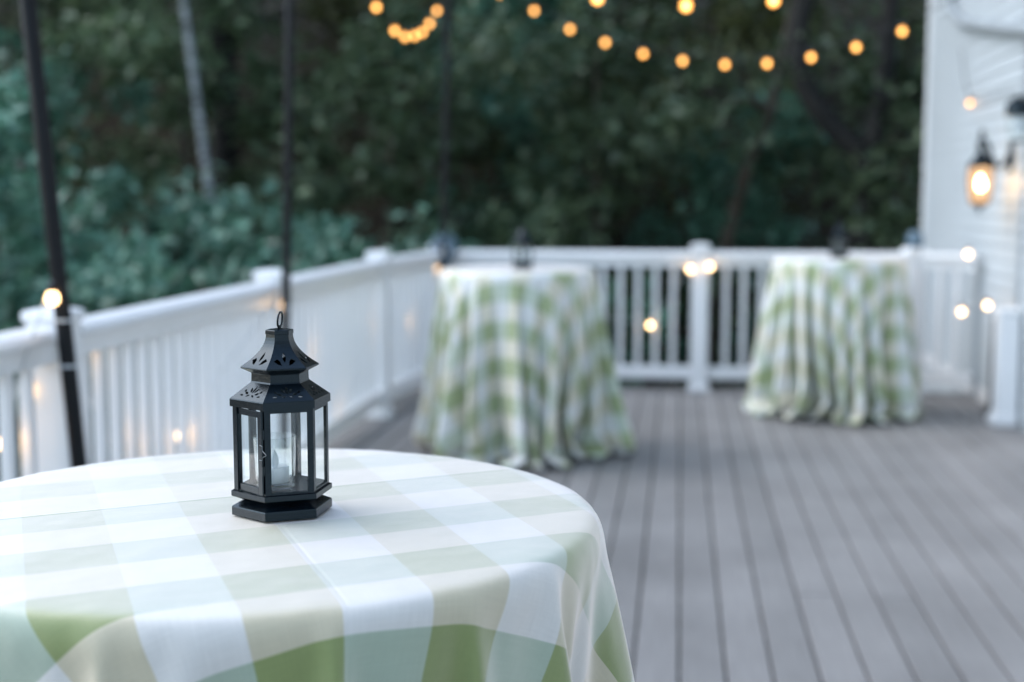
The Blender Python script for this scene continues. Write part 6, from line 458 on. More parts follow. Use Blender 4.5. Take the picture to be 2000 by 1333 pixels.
PITCH, GAP = .145, .0082
DX0, DX1, DY0, DY1 = -2.15, 2.205, -2.4, 10.38
def deck():
    b = MB(); rnd = random.Random(7); k0 = math.ceil((DX0-.017)/PITCH); k1 = math.floor((DX1-.017)/PITCH)
    for k in range(k0-1, k1+1):
        x0 = max(DX0, .017+k*PITCH+GAP/2); x1 = min(DX1, .017+(k+1)*PITCH-GAP/2)
        if x1-x0 < .02: continue
        cuts = [DY0]
        if k in (3, 5): cuts += [4.94, 9.8] if k == 3 else [4.94]
        else:
            y = DY0 + rnd.uniform(1.2, 2.2)
            while y < DY1-1: 
                if not 2.6 < y < 8.8 or rnd.random() < .12: cuts.append(y)
                y += rnd.uniform(3.2, 4.9)
        cuts.append(DY1); c = .004
        for a, e in zip(cuts[:-1], cuts[1:]):
            y0, y1 = a+.0025, e-.0025; dz = rnd.uniform(-.0008, .0008)
            pr = [(x0,-.025),(x0,-c),(x0+c,0),(x1-c,0),(x1,-c),(x1,-.025)]
            v = [(x, y0, z+dz) for x, z in pr] + [(x, y1, z+dz) for x, z in pr]
            f = [(i, (i+1) % 6, (i+1) % 6+6, i+6) for i in range(6)]
            b.add(v, [tuple(reversed(q)) for q in f] + [(0,1,2,3,4,5), (11,10,9,8,7,6)])
    o = struct(b.build('deck', M['deck']))
    j = MB()
    y = DY0+.1
    while y < DY1-.05: j.box(DX0+.03, y, -.22, DX1-.02, y+.04, -.0265); y += .4
    struct(j.build('deck_joists', M['bark_brown']))
    f = MB(); f.box(DX0-.03, DY0, -.30, DX0-.003, DY1+.03, -.004); f.box(DX0-.002, DY1+.003, -.30, DX1, DY1+.03, -.004)
    struct(f.build('deck_fascia', M['white']))
    p = MB()
    for x in (-2.0, 0, 1.9):
        for yy in (-2, 1.7, 4.1, 6.4, 8.8, 10.2): p.box(x-.07, yy-.07, -1.9, x+.07, yy+.07, -.222)
    struct(p.build('deck_footings', M['bark_brown']))
deck()

# ------------------------------------------------------------ house
WX = 2.22
def siding(y0, y1, z0, z1):
    b = MB(); h = .1; n = int((z1-z0)/h); v = []
    pr = []
    for i in range(n):
        z = z0+i*h; pr += [(WX-.016, z), (WX-.012, z-.0) , (WX-.002, z+h-.001)]
    pts = []
    for i in range(n):
        z = z0+i*h; pts += [(WX-.001, z), (WX-.016, z+.001), (WX-.013, z+.03), (WX-.002, z+h)]
    m = len(pts)
    b.v = [(x, y0, z) for x, z in pts] + [(x, y1, z) for x, z in pts]
    b.f = [(i, i+m, i+m+1, i+1) for i in range(m-1)]
    return b
house = empty('house', 'white clapboard house wall rising beside the deck', 'house', (WX, 5, -1.6))
def hp(b, name, m, par=None, **k):
    o = b.build(name, M[m], **k)
    o.parent = par or house
    base = Matrix.Translation(house.location)
    o.matrix_parent_inverse = base.inverted()
    return o
YC = 12.585
b = siding(7.62, YC-.1, -.35, 4.55); b2 = siding(-4.0, 6.5, -.35, 4.55); b.add(b2.v, b2.f)
b3 = siding(6.5, 7.62, 2.22, 4.55); b.add(b3.v, b3.f)
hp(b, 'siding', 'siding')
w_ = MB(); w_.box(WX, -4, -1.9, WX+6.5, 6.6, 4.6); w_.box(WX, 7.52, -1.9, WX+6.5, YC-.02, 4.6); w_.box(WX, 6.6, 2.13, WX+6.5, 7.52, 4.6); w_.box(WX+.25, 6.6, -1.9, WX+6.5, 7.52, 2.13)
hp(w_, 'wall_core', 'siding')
hp(MB().box(WX-.025, YC-.10, -.35, WX+.1, YC, 4.55), 'corner_board', 'white', bevel=.003)
hp(MB().box(WX-.03, 8.99, .0, WX-.001, 9.08, 4.45), 'trim_board', 'grey_white', bevel=.003)
hp(MB().box(WX-.02, -4, -1.9, WX-.0005, YC-.001, -.35), 'foundation', 'concrete')
hp(MB().box(WX-.022, 9.081, -.002, WX-.0165, YC-.101, .10), 'skirt_board', 'white')
fr = MB(); fr.box(WX-.03, 6.5, 0, WX-.001, 6.6, 2.13); fr.box(WX-.03, 7.52, 0, WX-.001, 7.62, 2.13); fr.box(WX-.032, 6.5, 2.132, WX-.001, 7.62, 2.22)
d_ = MB(); d_.box(WX+.06, 6.603, .02, WX+.10, 7.517, 2.128)
for z0, z1 in ((.2,.85),(1.0,1.95)):
    for y0, y1 in ((6.72,7.03),(7.09,7.40)): d_.box(WX+.048, y0, z0, WX+.0598, y1, z1)
dr = hp(d_, 'door', 'door', bevel=.004)
fo = fr.build('door_frame', M['white'], bevel=.003); fo.parent = dr; 
kn = MB().sphere((WX+.02, 7.44, 1.0), .028).tube([(WX+.02,7.44,1.0),(WX+.06,7.44,1.0)], .012).build('handle', M['black'], smooth=True); kn.parent = dr
for z in (0,):
    rf = MB()
    rf.add([(WX-.45,-4.5,4.5),(WX-.45,YC+.35,4.5),(WX+3.2,YC+.35,6.6),(WX+3.2,-4.5,6.6),(WX-.45,-4.5,4.62),(WX-.45,YC+.35,4.62),(WX+3.2,YC+.35,6.72),(WX+3.2,-4.5,6.72)],
           [(0,1,2,3),(7,6,5,4),(0,4,5,1),(1,5,6,2),(2,6,7,3),(3,7,4,0)])
    rf.add([(WX+3.2,-4.5,6.6),(WX+3.2,YC+.35,6.6),(WX+6.9,YC+.35,4.5),(WX+6.9,-4.5,4.5),(WX+3.2,-4.5,6.72),(WX+3.2,YC+.35,6.72),(WX+6.9,YC+.35,4.62),(WX+6.9,-4.5,4.62)],
           [(0,1,2,3),(7,6,5,4),(0,4,5,1),(1,5,6,2),(2,6,7,3),(3,7,4,0)])
    roof_ = hp(rf, 'roof', 'roof')
    gt = MB().box(WX-.47, -4.5, 4.38, WX-.452, YC+.35, 4.64); g2 = gt.build('fascia', M['white']); g2.parent = roof_
    ga = MB(); ga.add([(WX, YC-.02, 4.6), (WX+6.5, YC-.02, 4.6), (WX+3.2, YC-.02, 6.55), (WX, YC-.1, 4.6), (WX+6.5, YC-.1, 4.6), (WX+3.2, YC-.1, 6.55)], [(0,1,2),(5,4,3),(0,3,4,1),(1,4,5,2),(2,5,3,0)])
    hp(ga, 'gable', 'siding')
    hp(MB().box(WX-.45, -4.45, 4.46, WX-.001, YC+.3, 4.495), 'soffit', 'white')
# downspout: comes down near the corner, elbows and runs along the wall towards the camera
dp = [(WX-.06, y, z) for y, z in ((11.48,4.4),(11.48,3.25),(11.46,3.09),(11.36,2.98),(11.145,2.91),(10.9,2.83),(9.9,2.67),(8.98,2.54),(7.2,2.29))]
hp(MB().tube(dp, .042, 12), 'downspout', 'grey_white', smooth=True)

# ------------------------------------------------------------ railings
RAILZ = 1.105
def cap_profile(b, p, h, rz):
    c, s = math.cos(rz), math.sin(rz)
    def sq(z, r): return [(p[0]+c*x*r-s*y*r, p[1]+s*x*r+c*y*r, z) for x, y in ((-1,-1),(1,-1),(1,1),(-1,1))]
    lv = [(h-.013,.070),(h-.004,.075),(h+.016,.075),(h+.023,.070),(h+.030,.045),(h+.034,.008)]
    v = [q for z, r in lv for q in sq(z, r)]; f = [(3,2,1,0)]
    for j in range(len(lv)-1):
        for i in range(4): f.append((j*4+i, j*4+(i+1)%4, j*4+4+(i+1)%4, j*4+4+i))
    n = (len(lv)-1)*4; f.append((n,n+1,n+2,n+3)); b.add(v, f); return b
def post(par, p, h, rz=0):
    b = MB(); c, s = math.cos(rz), math.sin(rz)
    def ring(z, r): return [(p[0]+c*x*r-s*y*r, p[1]+s*x*r+c*y*r, z) for x, y in ((-1,-1),(1,-1),(1,1),(-1,1))]
    b.add(ring(.0, .064)+ring(h-.013, .064), [(3,2,1,0),(4,5,6,7),(0,1,5,4),(1,2,6,5),(2,3,7,6),(3,0,4,7)])
    o = b.build('post', M['white'], par, bevel=.006)
    cap_profile(MB(), p, h, rz).build('post_cap', M['white'], o, bevel=.004)
    sk = MB(); sk.add(ring(.001,.082)+ring(.028,.082)+ring(.045,.069), [(3,2,1,0),(0,1,5,4),(1,2,6,5),(2,3,7,6),(3,0,4,7),(4,5,9,8),(5,6,10,9),(6,7,11,10),(7,4,8,11),(8,9,10,11)])
    sk.build('post_skirt', M['white'], o)
    return o
def section(par, p, q, n=None):
    p = Vector(p); q = Vector(q); L = (q-p).length; d = (q-p)/L; nn = Vector((-d.y, d.x))
    a = p+d*.066; e = q-d*.066
    # top rail: rounded bread-loaf cap on a narrow sub-rail
    prof = [(u, z-.035) for u, z in [(-.030,.985),(.030,.985),(.030,1.050),(.044,1.056),(.070,1.062),(.072,1.078),(.062,1.092),(.036,1.101),(0,1.105),(-.036,1.101),(-.062,1.092),(-.072,1.078),(-.070,1.062),(-.044,1.056),(-.030,1.050)]]
    m = len(prof); b = MB()
    v = [(a.x+nn.x*u, a.y+nn.y*u, z) for u, z in prof]+[(e.x+nn.x*u, e.y+nn.y*u, z) for u, z in prof]
    f = [(i, (i+1)%m, (i+1)%m+m, i+m) for i in range(m)]+[tuple(range(m))[::-1], tuple(range(m, 2*m))]
    b.add(v, f).build('top_rail', M['white'], par, smooth=True, auto=35)
    MB().obox(a, e, .05, .085, .185).build('bottom_rail', M['white'], par, bevel=.005)
    n = n or max(1, round((L-.13)/.131)-1)
    for i in range(n):
        t = a+(e-a)*((i+1)/(n+1))
        MB().obox(t-d*.018, t+d*.018, .036, .187, .949).build('baluster', M['white'], par, bevel=.003)
LP = [(-2.0,1.74),(-2.0,4.06),(-2.0,6.38),(-2.0,8.75),(-1.86,10.28)]
rail_l = empty('deck_railing', 'white railing with tall posts along the left edge of the deck', 'railing', (-2.0, 6, 0))
rail_b = empty('deck_railing', 'white railing across the far end of the deck behind the two tables', 'railing', (0, 10.28, 0))
rail_l.location = (0,0,0); rail_b.location = (0,0,0)
for p in LP[:-1]: post(rail_l, p, 1.089)
for p, q in zip(LP[:-1], LP[1:]): section(rail_l, p, q)
post(rail_b, LP[-1], 1.089, R(-3)); post(rail_b, (.16,10.28), 1.095); post(rail_b, (1.75,10.28), 1.075, R(20))
section(rail_b, LP[-1], (.16,10.28)); section(rail_b, (.16,10.28), (1.75,10.28)); section(rail_b, (1.75,10.28), (2.215,10.06))
# short post with base plate by the wall
sp = empty('newel_post', 'short white post with a square cap standing against the house wall', 'post', (2.13,8.94,0))
def at0(o, root):      # child built in world coordinates under a placed root
    o.parent = root; o.matrix_parent_inverse = Matrix.Translation(root.location).inverted() if root.rotation_euler.z == 0 else root.matrix_basis.inverted(); return o
bq = MB(); bq.box(2.055,8.87,.0,2.189,9.01,.72); at0(bq.build('shaft', M['white'], bevel=.006), sp)
at0(cap_profile(MB(), (2.122,8.94), .735, 0).build('post_cap', M['white'], bevel=.004), sp)
bq = MB(); bq.box(2.03,8.845,.001,2.189,9.035,.05); bq.box(2.042,8.857,.0505,2.1885,9.023,.075); at0(bq.build('post_skirt', M['white'], bevel=.008), sp)
# dark stake with a base plate
sk = empty('pole_stub', 'thin dark pole stub on a base plate beside the short white post', 'pole', (2.15,9.45,0))
at0(MB().tube([(2.15,9.45,.011),(2.158,9.45,.66)], .019).build('pole', M['polemetal'], smooth=True), sk)
at0(MB().box(2.10,9.39,.002,2.20,9.51,.010).build('base_plate', M['polemetal'], bevel=.002), sk)
# bluish cap on the far end post
bc = MB(); bc.lathe([(.058,1.108),(.062,1.15),(.058,1.195),(.046,1.215),(.026,1.228),(.006,1.232)], 20, (1.75,10.28,0))
tag(bc.build('post_cap_light', M['cap'], smooth=True), 'blue-grey domed cap light on the railing post nearest the house corner', 'cap light')

# ------------------------------------------------------------ light poles
def pole(label, base, top, r, straps):
    o = empty('light_pole', label, 'pole', base, group='black poles holding up the string lights')
    b = Vector(base); t = Vector(top); d = (t-b)
    at0(MB().tube([b+d*.0+Vector((0,0,.004)), t], r, 14).build('shaft', M['polemetal'], smooth=True, auto=50), o)
    at0(MB().lathe([(.07,.001),(.07,.006),(.02,.012)], 20, base).build('base_plate', M['polemetal']), o)
    for z in straps:
        c = b+d*(z/d.z)
        at0(MB().tube([c-Vector((0,0,.004)), c+Vector((0,0,.004))], r+.003, 14).build('strap', M['tie']), o)
    at0(MB().sphere((t.x,t.y,t.z), r*1.5, 12, 8).build('finial', M['polemetal'], smooth=True), o)
    return o
def along(p, q, z): p = Vector(p); q = Vector(q); return p+(q-p)*((z-p.z)/(q.z-p.z))
P1t = along((-1.831,3.85,.657), (-1.940,3.85,2.06), 3.25); P1b = tuple(along((-1.831,3.85,.657), (-1.940,3.85,2.06), 0))
P2t = along((-1.876,6.2,.9), (-1.826,6.2,2.396), 3.3); P2b = tuple(along((-1.876,6.2,.9), (-1.826,6.2,2.396), 0))
P3t = along((-1.803,10.15,1.226), (-1.758,10.15,2.969), 3.35); P3b = (-1.835,10.15,0)
pole('thick black pole strapped with two pale ties to the near railing post', P1b, tuple(P1t), .0255, (.96,1.10))
pole('slim black pole rising straight up behind the black lantern', P2b, tuple(P2t), .021, (.95,))
pole('far black pole standing at the corner of the two railings', P3b, tuple(P3t), .024, (1.0,))
# dark coil of spare cable on the corner post
cc = MB()
for k in range(6):
    a0 = k*.9; rr_ = .085+.012*math.sin(k*2.1)
    cc.tube([(-1.80+rr_*math.cos(t)*(.9+.1*math.sin(k)), 10.165-.03*k*.3+.02*math.sin(t+a0), 1.10+rr_*1.15*math.sin(t)-.01*k) for t in [2*math.pi*i/22 for i in range(23)]], .010, 7, cap=False)
tag(cc.build('cable_coil', M['cap'], smooth=True), 'dark coil of spare cable hung on the railing corner post', 'cable')

# ------------------------------------------------------------ string lights
def bulb(par, p, warm=False):
    r = .020
    s = MB().lathe([(.006,.018),(.012,.016),(.013,-.006),(.011,-.010)], 12, (p[0],p[1],p[2]+r+.012)).build('socket', M['rubber'], None, smooth=True)
    g = MB().lathe([(.008,.024),(.013,.019),(.0185,.010),(.020,0),(.0185,-.0085),(.013,-.0155),(.004,-.0198)], 16, p).build('bulb', M['globe_w' if warm else 'globe'], None, smooth=True)
    k = MB().sphere(p, .0085, 10, 6, 1.3).build('filament', M['core_w' if warm else 'core'], None, smooth=True)
    at0(g, par)
    for q in (s, k): q.parent = g
def string_light(label, pts, hang, extra=None):
    """pts: cable waypoints; hang: bulb positions below the cable"""
    o = empty('string_light', label, 'string lights', tuple(pts[0]), group='strings of amber bulbs')
    at0(MB().tube(pts, .0028 if extra else .0036, 6).build('cable', M['whitecable' if extra else 'rubber'], smooth=True), o)
    for h in hang: bulb(o, h, extra)
    return o
def smooth(pts, n=6):
    P = [Vector(p) for p in pts]; out = []
    for i in range(len(P)-1):
        a, b_, c, d = P[max(i-1,0)], P[i], P[i+1], P[min(i+2, len(P)-1)]
        for k in range(n):
            t = k/n; out.append(.5*((2*b_)+(c-a)*t+(2*a-5*b_+4*c-d)*t*t+(3*b_-a-3*c+d)*t**3))
    out.append(P[-1]); return out
up = lambda L: [(x, y, z+.052) for x, y, z in L]
SA = [(-1.87,6.7,3.08),(-1.88,7.25,2.88),(-1.86,7.65,2.75),(-1.835,8.044,2.617),(-1.816,8.481,2.53),(-1.805,8.745,2.523),(-1.793,9.011,2.561),(-1.783,9.232,2.611),(-1.773,9.449,2.697),(-1.762,9.676,2.817)]
string_light('short sagging string of amber bulbs high along the left railing', smooth([tuple(P2t)]+up(SA)+[tuple(P3t)]), SA)
SB = [(-1.60,9.98,3.12),(-1.33,9.87,2.96),(-1.06,9.727,2.812),(-.786,9.549,2.655),(-.527,9.379,2.54),(-.26,9.203,2.441),(.005,9.027,2.373),(.277,8.845,2.328),(.534,8.672,2.315),(.789,8.497,2.332),(1.037,8.326,2.371),(1.277,8.158,2.441)]
string_light('long sagging string of ten amber bulbs crossing the trees to the house', smooth([tuple(P3t)]+up(SB+[(1.50,7.99,2.535),(1.72,7.82,2.65)])+[(2.20,7.55,2.95)]), SB)
SC = [(-1.2,4.62,2.42),(-.9,4.64,2.33),(-.6,4.67,2.235),(-.292,4.7,2.156),(.012,4.7,2.126),(.307,4.7,2.138),(.61,4.68,2.19),(.92,4.66,2.28),(1.22,4.64,2.40)]
string_light('nearer string of amber bulbs dipping just into the top of the photo', smooth([tuple(P1t)]+up([(-1.75,4.5,2.72)]+SC)+[(2.22,4.5,2.9)]), SC)
by = lambda i: 4.126+.1287*(i+1)          # baluster positions along the near section
SD = [(-1.866,3.785,1.170),(-2.05,3.80,.72),(-2.062,3.99,.86),(-2.062,1.03*by(-1)+.03,.94),(-2.062,1.03*by(1),.60),(-2.062,1.03*by(2),.53),(-2.062,1.03*by(4),.50),(-2.05,5.235,.49),(-1.913,6.33,.945),(-2.062,7.02,.64),(-2.062,7.58,.22),(-2.062,8.42,.66),(-1.99,9.40,.58),(-1.895,10.2,.93)]
string_light('string of small bulbs woven through the left railing balusters', smooth(up(SD), 4), SD, True)
SE = [(-1.1,10.2,.60),(-.80,10.2,.55),(-.212,10.185,.505),(.085,10.19,.934),(.232,10.19,.954),(.9,10.2,.62),(1.3,10.2,.8)]
string_light('string of small bulbs looped along the far railing and its post', smooth(up(SE), 5), SE, True)
SF = [(1.945,9.35,1.092),(1.915,9.35,.70),(2.085,9.36,.745)]
string_light('three bright bulbs on a loose string where the far railing meets the house', smooth(up([(1.80,10.18,1.04)]+SF+[(2.13,8.85,.72)]), 5), SF, True)
SG = [(2.165,10.55,2.183)]
string_light('single amber bulb on a cable fixed to the house wall above the lamp', smooth(up([(2.195,11.1,2.6)]+SG+[(2.195,9.8,2.14),(2.195,9.2,2.13)]), 5), SG)

# ------------------------------------------------------------ wall lamps
def wall_lamp(label, y, z, lit):
    # body hangs from an S-curved arm; x measured from the wall
    o = empty('wall_lamp', label, 'wall lamp', (WX-.016, y, z), group='black coach lamps on the house wall')
    x0 = WX-.016; xb = x0-.20
    at0(MB().lathe([(.001,.0),(.055,.0),(.055,.012),(.04,.022),(.02,.03)], 20).build('back_plate', M['black'], smooth=True, auto=40), o)
    bp = o.children[0]; bp.matrix_parent_inverse = Matrix.Identity(4); bp.rotation_euler = (0, R(-90), 0); bp.scale = (1.9,1,1)
    arm = [(x0-.02,y,z), (x0-.06,y,z-.05), (x0-.10,y,z-.055), (x0-.135,y,z-.005), (x0-.15,y,z+.06), (x0-.175,y,z+.11), (xb,y,z+.115), (xb-.018,y,z+.09), (xb,y,z+.035)]
    at0(MB().tube(smooth(arm, 5), .015, 8).build('arm', M['black'], smooth=True), o)
    zt = z+.03
    at0(MB().lathe([(.012,.20),(.02,.185),(.012,.165),(.010,.08),(.028,.045),(.062,-.005),(.088,-.040),(.090,-.052),(.082,-.056)], 6, (xb,y,zt-.04)).build('cap', M['black']), o)
    g = at0(MB().lathe([(.078,0),(.082,-.09),(.070,-.19),(.058,-.235)], 6, (xb,y,zt-.097)).build('glass_shade', M['amber_shade' if lit else 'lampglass']), o)
    fr_ = MB()
    for k in range(6):
        a = k*math.pi/3
        fr_.tube([(xb+r*math.cos(a), y+r*math.sin(a), zt-.097+q) for r, q in ((.081,0),(.085,-.09),(.073,-.19),(.060,-.235))], .0045, 6)
    at0(fr_.build('cage', M['black']), o)
    at0(MB().lathe([(.062,0),(.064,-.012),(.040,-.024),(.014,-.032),(.016,-.046),(.004,-.058)], 12, (xb,y,zt-.333)).build('bottom_finial', M['black'], smooth=True, auto=45), o)
    bl = at0(MB().lathe([(.010,.05),(.014,.03),(.028,.005),(.031,-.015),(.024,-.036),(.006,-.046)], 16, (xb,y,zt-.20)).build('bulb', M['lamp_core'] if lit else M['drop'], smooth=True), o)
    return o
lit = wall_lamp('lit black coach lamp with curved arm on the white wall', 9.34, 1.741, True)
pl = bpy.data.lights.new('lamp_light', 'POINT'); pl.energy = .8; pl.color = (1.0,.60,.28); pl.shadow_soft_size = .008
po = bpy.data.objects.new('lamp_light', pl); C.objects.link(po); at0(po, lit); po.location = (WX-.160, 9.34, 1.57)
# smaller dark lamp whose left half shows at the edge of the photo
def small_lamp(label, y, z):
    x = WX-.216; o = empty('wall_lamp', label, 'wall lamp', (WX-.016, y, z), group='black coach lamps on the house wall')
    b = MB().box(WX-.045, y-.045, z-.10, WX-.017, y+.045, z+.08); at0(b.build('back_plate', M['black'], bevel=.006), o)
    at0(MB().tube(smooth([(WX-.045,y,z+.05),(WX-.10,y,z+.075),(x+.05,y,z+.06),(x+.02,y,z+.04)], 4), .011, 8).build('arm', M['black'], smooth=True), o)
    at0(MB().lathe([(.012,.125),(.035,.115),(.072,.085),(.078,.030),(.078,.012),(.070,.008)], 24, (x,y,z-.07)).build('cap', M['black'], smooth=True, auto=40), o)
    at0(MB().lathe([(.060,0),(.063,-.05),(.058,-.11),(.046,-.135)], 24, (x,y,z-.066)).build('glass_shade', M['lampglass'], smooth=True), o)
    at0(MB().lathe([(.048,0),(.048,-.012),(.02,-.018)], 24, (x,y,z-.201)).build('bottom_ring', M['black']), o)
    at0(MB().lathe([(.010,.03),(.014,.015),(.026,-.015),(.028,-.032),(.020,-.05),(.005,-.058)], 16, (x,y,z-.10)).build('bulb', M['drop'], smooth=True), o)
small_lamp('unlit dark lamp with a drum cap, cut off by the right edge of the photo', 8.38, 2.02)

# ------------------------------------------------------------ tablecloths
UV0, UVA, UVB = Vector((-.40861,1.61844)), Vector((.04449,-.08371)), Vector((.08222,.05383))
def decode(k):
    S = CLOTH_SEGMENTS[k]; nr = len(CLOTH_RADII[k])
    E = np.array(CLOTH_DATA[k]).reshape(3, nr, S).transpose(1, 2, 0)
    return np.cumsum(np.cumsum(E, axis=1), axis=0)*CLOTH_STEP[k]
def tablecloth(name, label, k, center, rot, uvrot=0.0, uvoff=(0,0), size=1.0, flare=0.0, fabric='cloth', check=1.0):
    Q = decode(k); nr, S, _ = Q.shape; Zt = float(Q[0,:,2].mean())
    cr, sr = math.cos(rot), math.sin(rot)
    v = [(0,0,Zt)]; flat = [(0.0,0.0)]; inner = [.08,.16,.24,.31,.37]
    for r in inner:
        for i in range(S):
            a = 2*math.pi*i/S; v.append((r*math.cos(a), r*math.sin(a), Zt)); flat.append((r*math.cos(a), r*math.sin(a)))
    for j in range(nr):
        for i in range(S):
            a = 2*math.pi*i/S; x, y, z = (float(q) for q in Q[j,i]); g = 1+flare*max(0, min(1, (1.05-z)/1.05))
            v.append((x*g, y*g, z)); r = CLOTH_RADII[k][j]; flat.append((r*math.cos(a), r*math.sin(a)))
    n = len(inner)+nr
    f = [(0,1+i,1+(i+1)%S) for i in range(S)]
    for j in range(n-1):
        b = 1+j*S; c = b+S
        for i in range(S): f.append((b+i,c+i,c+(i+1)%S,b+(i+1)%S))
    v = [(size*x, size*y, z) for x,y,z in v]; flat = [(size*x, size*y) for x,y in flat]
    v = [(cr*x-sr*y, sr*x+cr*y, z) for x,y,z in v]; flat = [(cr*x-sr*y, sr*x+cr*y) for x,y in flat]
    me = bpy.data.meshes.new(name); me.from_pydata(v, [], f); me.update()
    det = UVA.x*UVB.y-UVA.y*UVB.x; uv = me.uv_layers.new(name='cloth')
    cu, su = math.cos(uvrot), math.sin(uvrot); uvs = []
    for x, y in flat:
        X = cu*x-su*y; Y = su*x+cu*y
        px, py = NEAR[0]+X-UV0.x, NEAR[1]+Y-UV0.y
        uvs.append(((px*UVB.y-py*UVB.x)/det/check+uvoff[0], (UVA.x*py-UVA.y*px)/det/check+uvoff[1]))
    for l in me.loops: uv.data[l.index].uv = uvs[l.vertex_index]
    me.polygons.foreach_set('use_smooth', [True]*len(me.polygons)); me.materials.append(M[fabric])
    o = bpy.data.objects.new(name, me); C.objects.link(o); o.location = (center[0], center[1], 0)
    ss = o.modifiers.new('smooth', 'SUBSURF'); ss.levels = 1; ss.render_levels = 2
    sol = o.modifiers.new('thickness', 'SOLIDIFY'); sol.thickness = .0012; sol.offset = -1
    return tag(o, label, 'tablecloth', 'checked tablecloths on tall round tables')
NEAR = (-.545, 1.640)
tablecloth('tablecloth', 'large checked cloth in front, filling the lower left of the photo', 1, NEAR, R(NEARROT), size=1.06)
tablecloth('tablecloth', 'blurred checked cloth on the middle table beside the left railing', 2, (-.915,7.6), R(0), R(35), (.3,.4), 1.03, .16, 'cloth_brightened', 1.12)
tablecloth('tablecloth', 'blurred checked cloth on the farthest table, nearest the house', 2, (1.075,9.27), R(48), R(-20), (.7,.1), 1.03, .11, 'cloth_brightened', 1.12)
TT = 1.0695

# ------------------------------------------------------------ lantern
def perforated(poly, holes, mapf, name, m, par, thick=.0008, rows=()):
    """flat outline with holes, triangulated and mapped onto the lantern face"""
    verts = []; faces = []; edges = []
    def put(pts):
        n = len(verts); verts.extend(Vector(p) for p in pts); faces.append(list(range(n, n+len(pts))))
    put(poly)
    for h in holes:
        area = sum(h[i][0]*h[(i+1) % len(h)][1]-h[(i+1) % len(h)][0]*h[i][1] for i in range(len(h)))
        put(h if area > 0 else h[::-1])
    for y, x0, x1 in rows:
        n = len(verts); verts.extend([Vector((x0, y)), Vector((x1, y))]); edges.append((n, n+1))
    vo, eo, fo, ov, oe, of = delaunay_2d_cdt(verts, edges, faces, 0, 1e-6)
    f = [q for q, src in zip(fo, of) if 0 in src and len(src) == 1]
    return [mapf(p.x, p.y) for p in vo], f
def petal(cx, cy, w, l, ang, n=7, sharp=1.0):
    pts = []
    for i in range(n+1):
        t = i/n; pts.append((l*(t-.5), w*.5*math.sin(math.pi*t)**sharp))
    for i in range(1, n):
        t = 1-i/n; pts.append((l*(t-.5), -w*.5*math.sin(math.pi*t)**sharp))
    c, s = math.cos(ang), math.sin(ang)
    return [(cx+c*x-s*y, cy+s*x+c*y) for x, y in pts]
HEX = [R(60*k+30) for k in range(6)]
def hexring(b, prof):
    return b.lathe(prof, 6, (0,0,0), R(30))
def shell(prof):       # hexagonal shell from radius/height pairs, open ends
    b = MB(); n = 0
    for r, z in prof:
        for k in range(6): b.v.append((r*math.cos(HEX[k]), r*math.sin(HEX[k]), z))
    for j in range(len(prof)-1):
        for k in range(6): b.f.append((j*6+k, j*6+(k+1)%6, j*6+6+(k+1)%6, j*6+6+k))
    return b
def face_map(rz):      # rz(v) -> (circumradius, z) ; returns mapper for face k
    def mk(k):
        a0, a1 = HEX[k], HEX[(k+1)%6]
        def f(u, v):
            r, z = rz(v); p = Vector((r*math.cos(a0), r*math.sin(a0))); q = Vector((r*math.cos(a1), r*math.sin(a1)))
            m = (p+q)/2+(q-p)/2*u; return (m.x, m.y, z)
        return f
    return mk
def pierced(rz, vs, holes, name, par, thick=.0009):
    b = MB(); mk = face_map(rz)
    for k in range(6):
        poly = [(-1, v) for v in vs[::-1]]+[(1, v) for v in vs]
        poly = [(-1, vs[0])]+[(1, vs[0])]+[(1, v) for v in vs[1:]]+[(-1, v) for v in vs[1:][::-1]]
        v, f = perforated(poly, holes, mk(k), name, None, par, rows=[(y, -1, 1) for y in vs[1:-1]])
        b.add(v, f)
    o = b.build(name, M['black'], par)
    bmn = bmesh.new(); bmn.from_mesh(o.data); bmesh.ops.remove_doubles(bmn, verts=bmn.verts, dist=1e-5); bmesh.ops.recalc_face_normals(bmn, faces=bmn.faces); bmn.to_mesh(o.data); bmn.free()
    s = o.modifiers.new('thickness', 'SOLIDIFY'); s.thickness = thick; s.offset = -1
    return o
def thicken(o, t=.0009):
    s = o.modifiers.new('thickness', 'SOLIDIFY'); s.thickness = t; s.offset = -1; return o
SPRIG = ([petal(0, .62, .15, .46, R(90))] +
         [petal(s*.20, .58, .13, .38, R(90-s*38)) for s in (-1,1)] +
         [petal(s*.36, .40, .13, .30, R(90-s*68)) for s in (-1,1)] +
         [petal(s*.16, .26, .10, .24, R(90+s*60)) for s in (-1,1)] +
         [petal(s*.58, .52, .12, .22, R(90-s*50)) for s in (-1,1)] +
         [petal(s*.56, .26, .10, .24, R(s*12)) for s in (-1,1)])
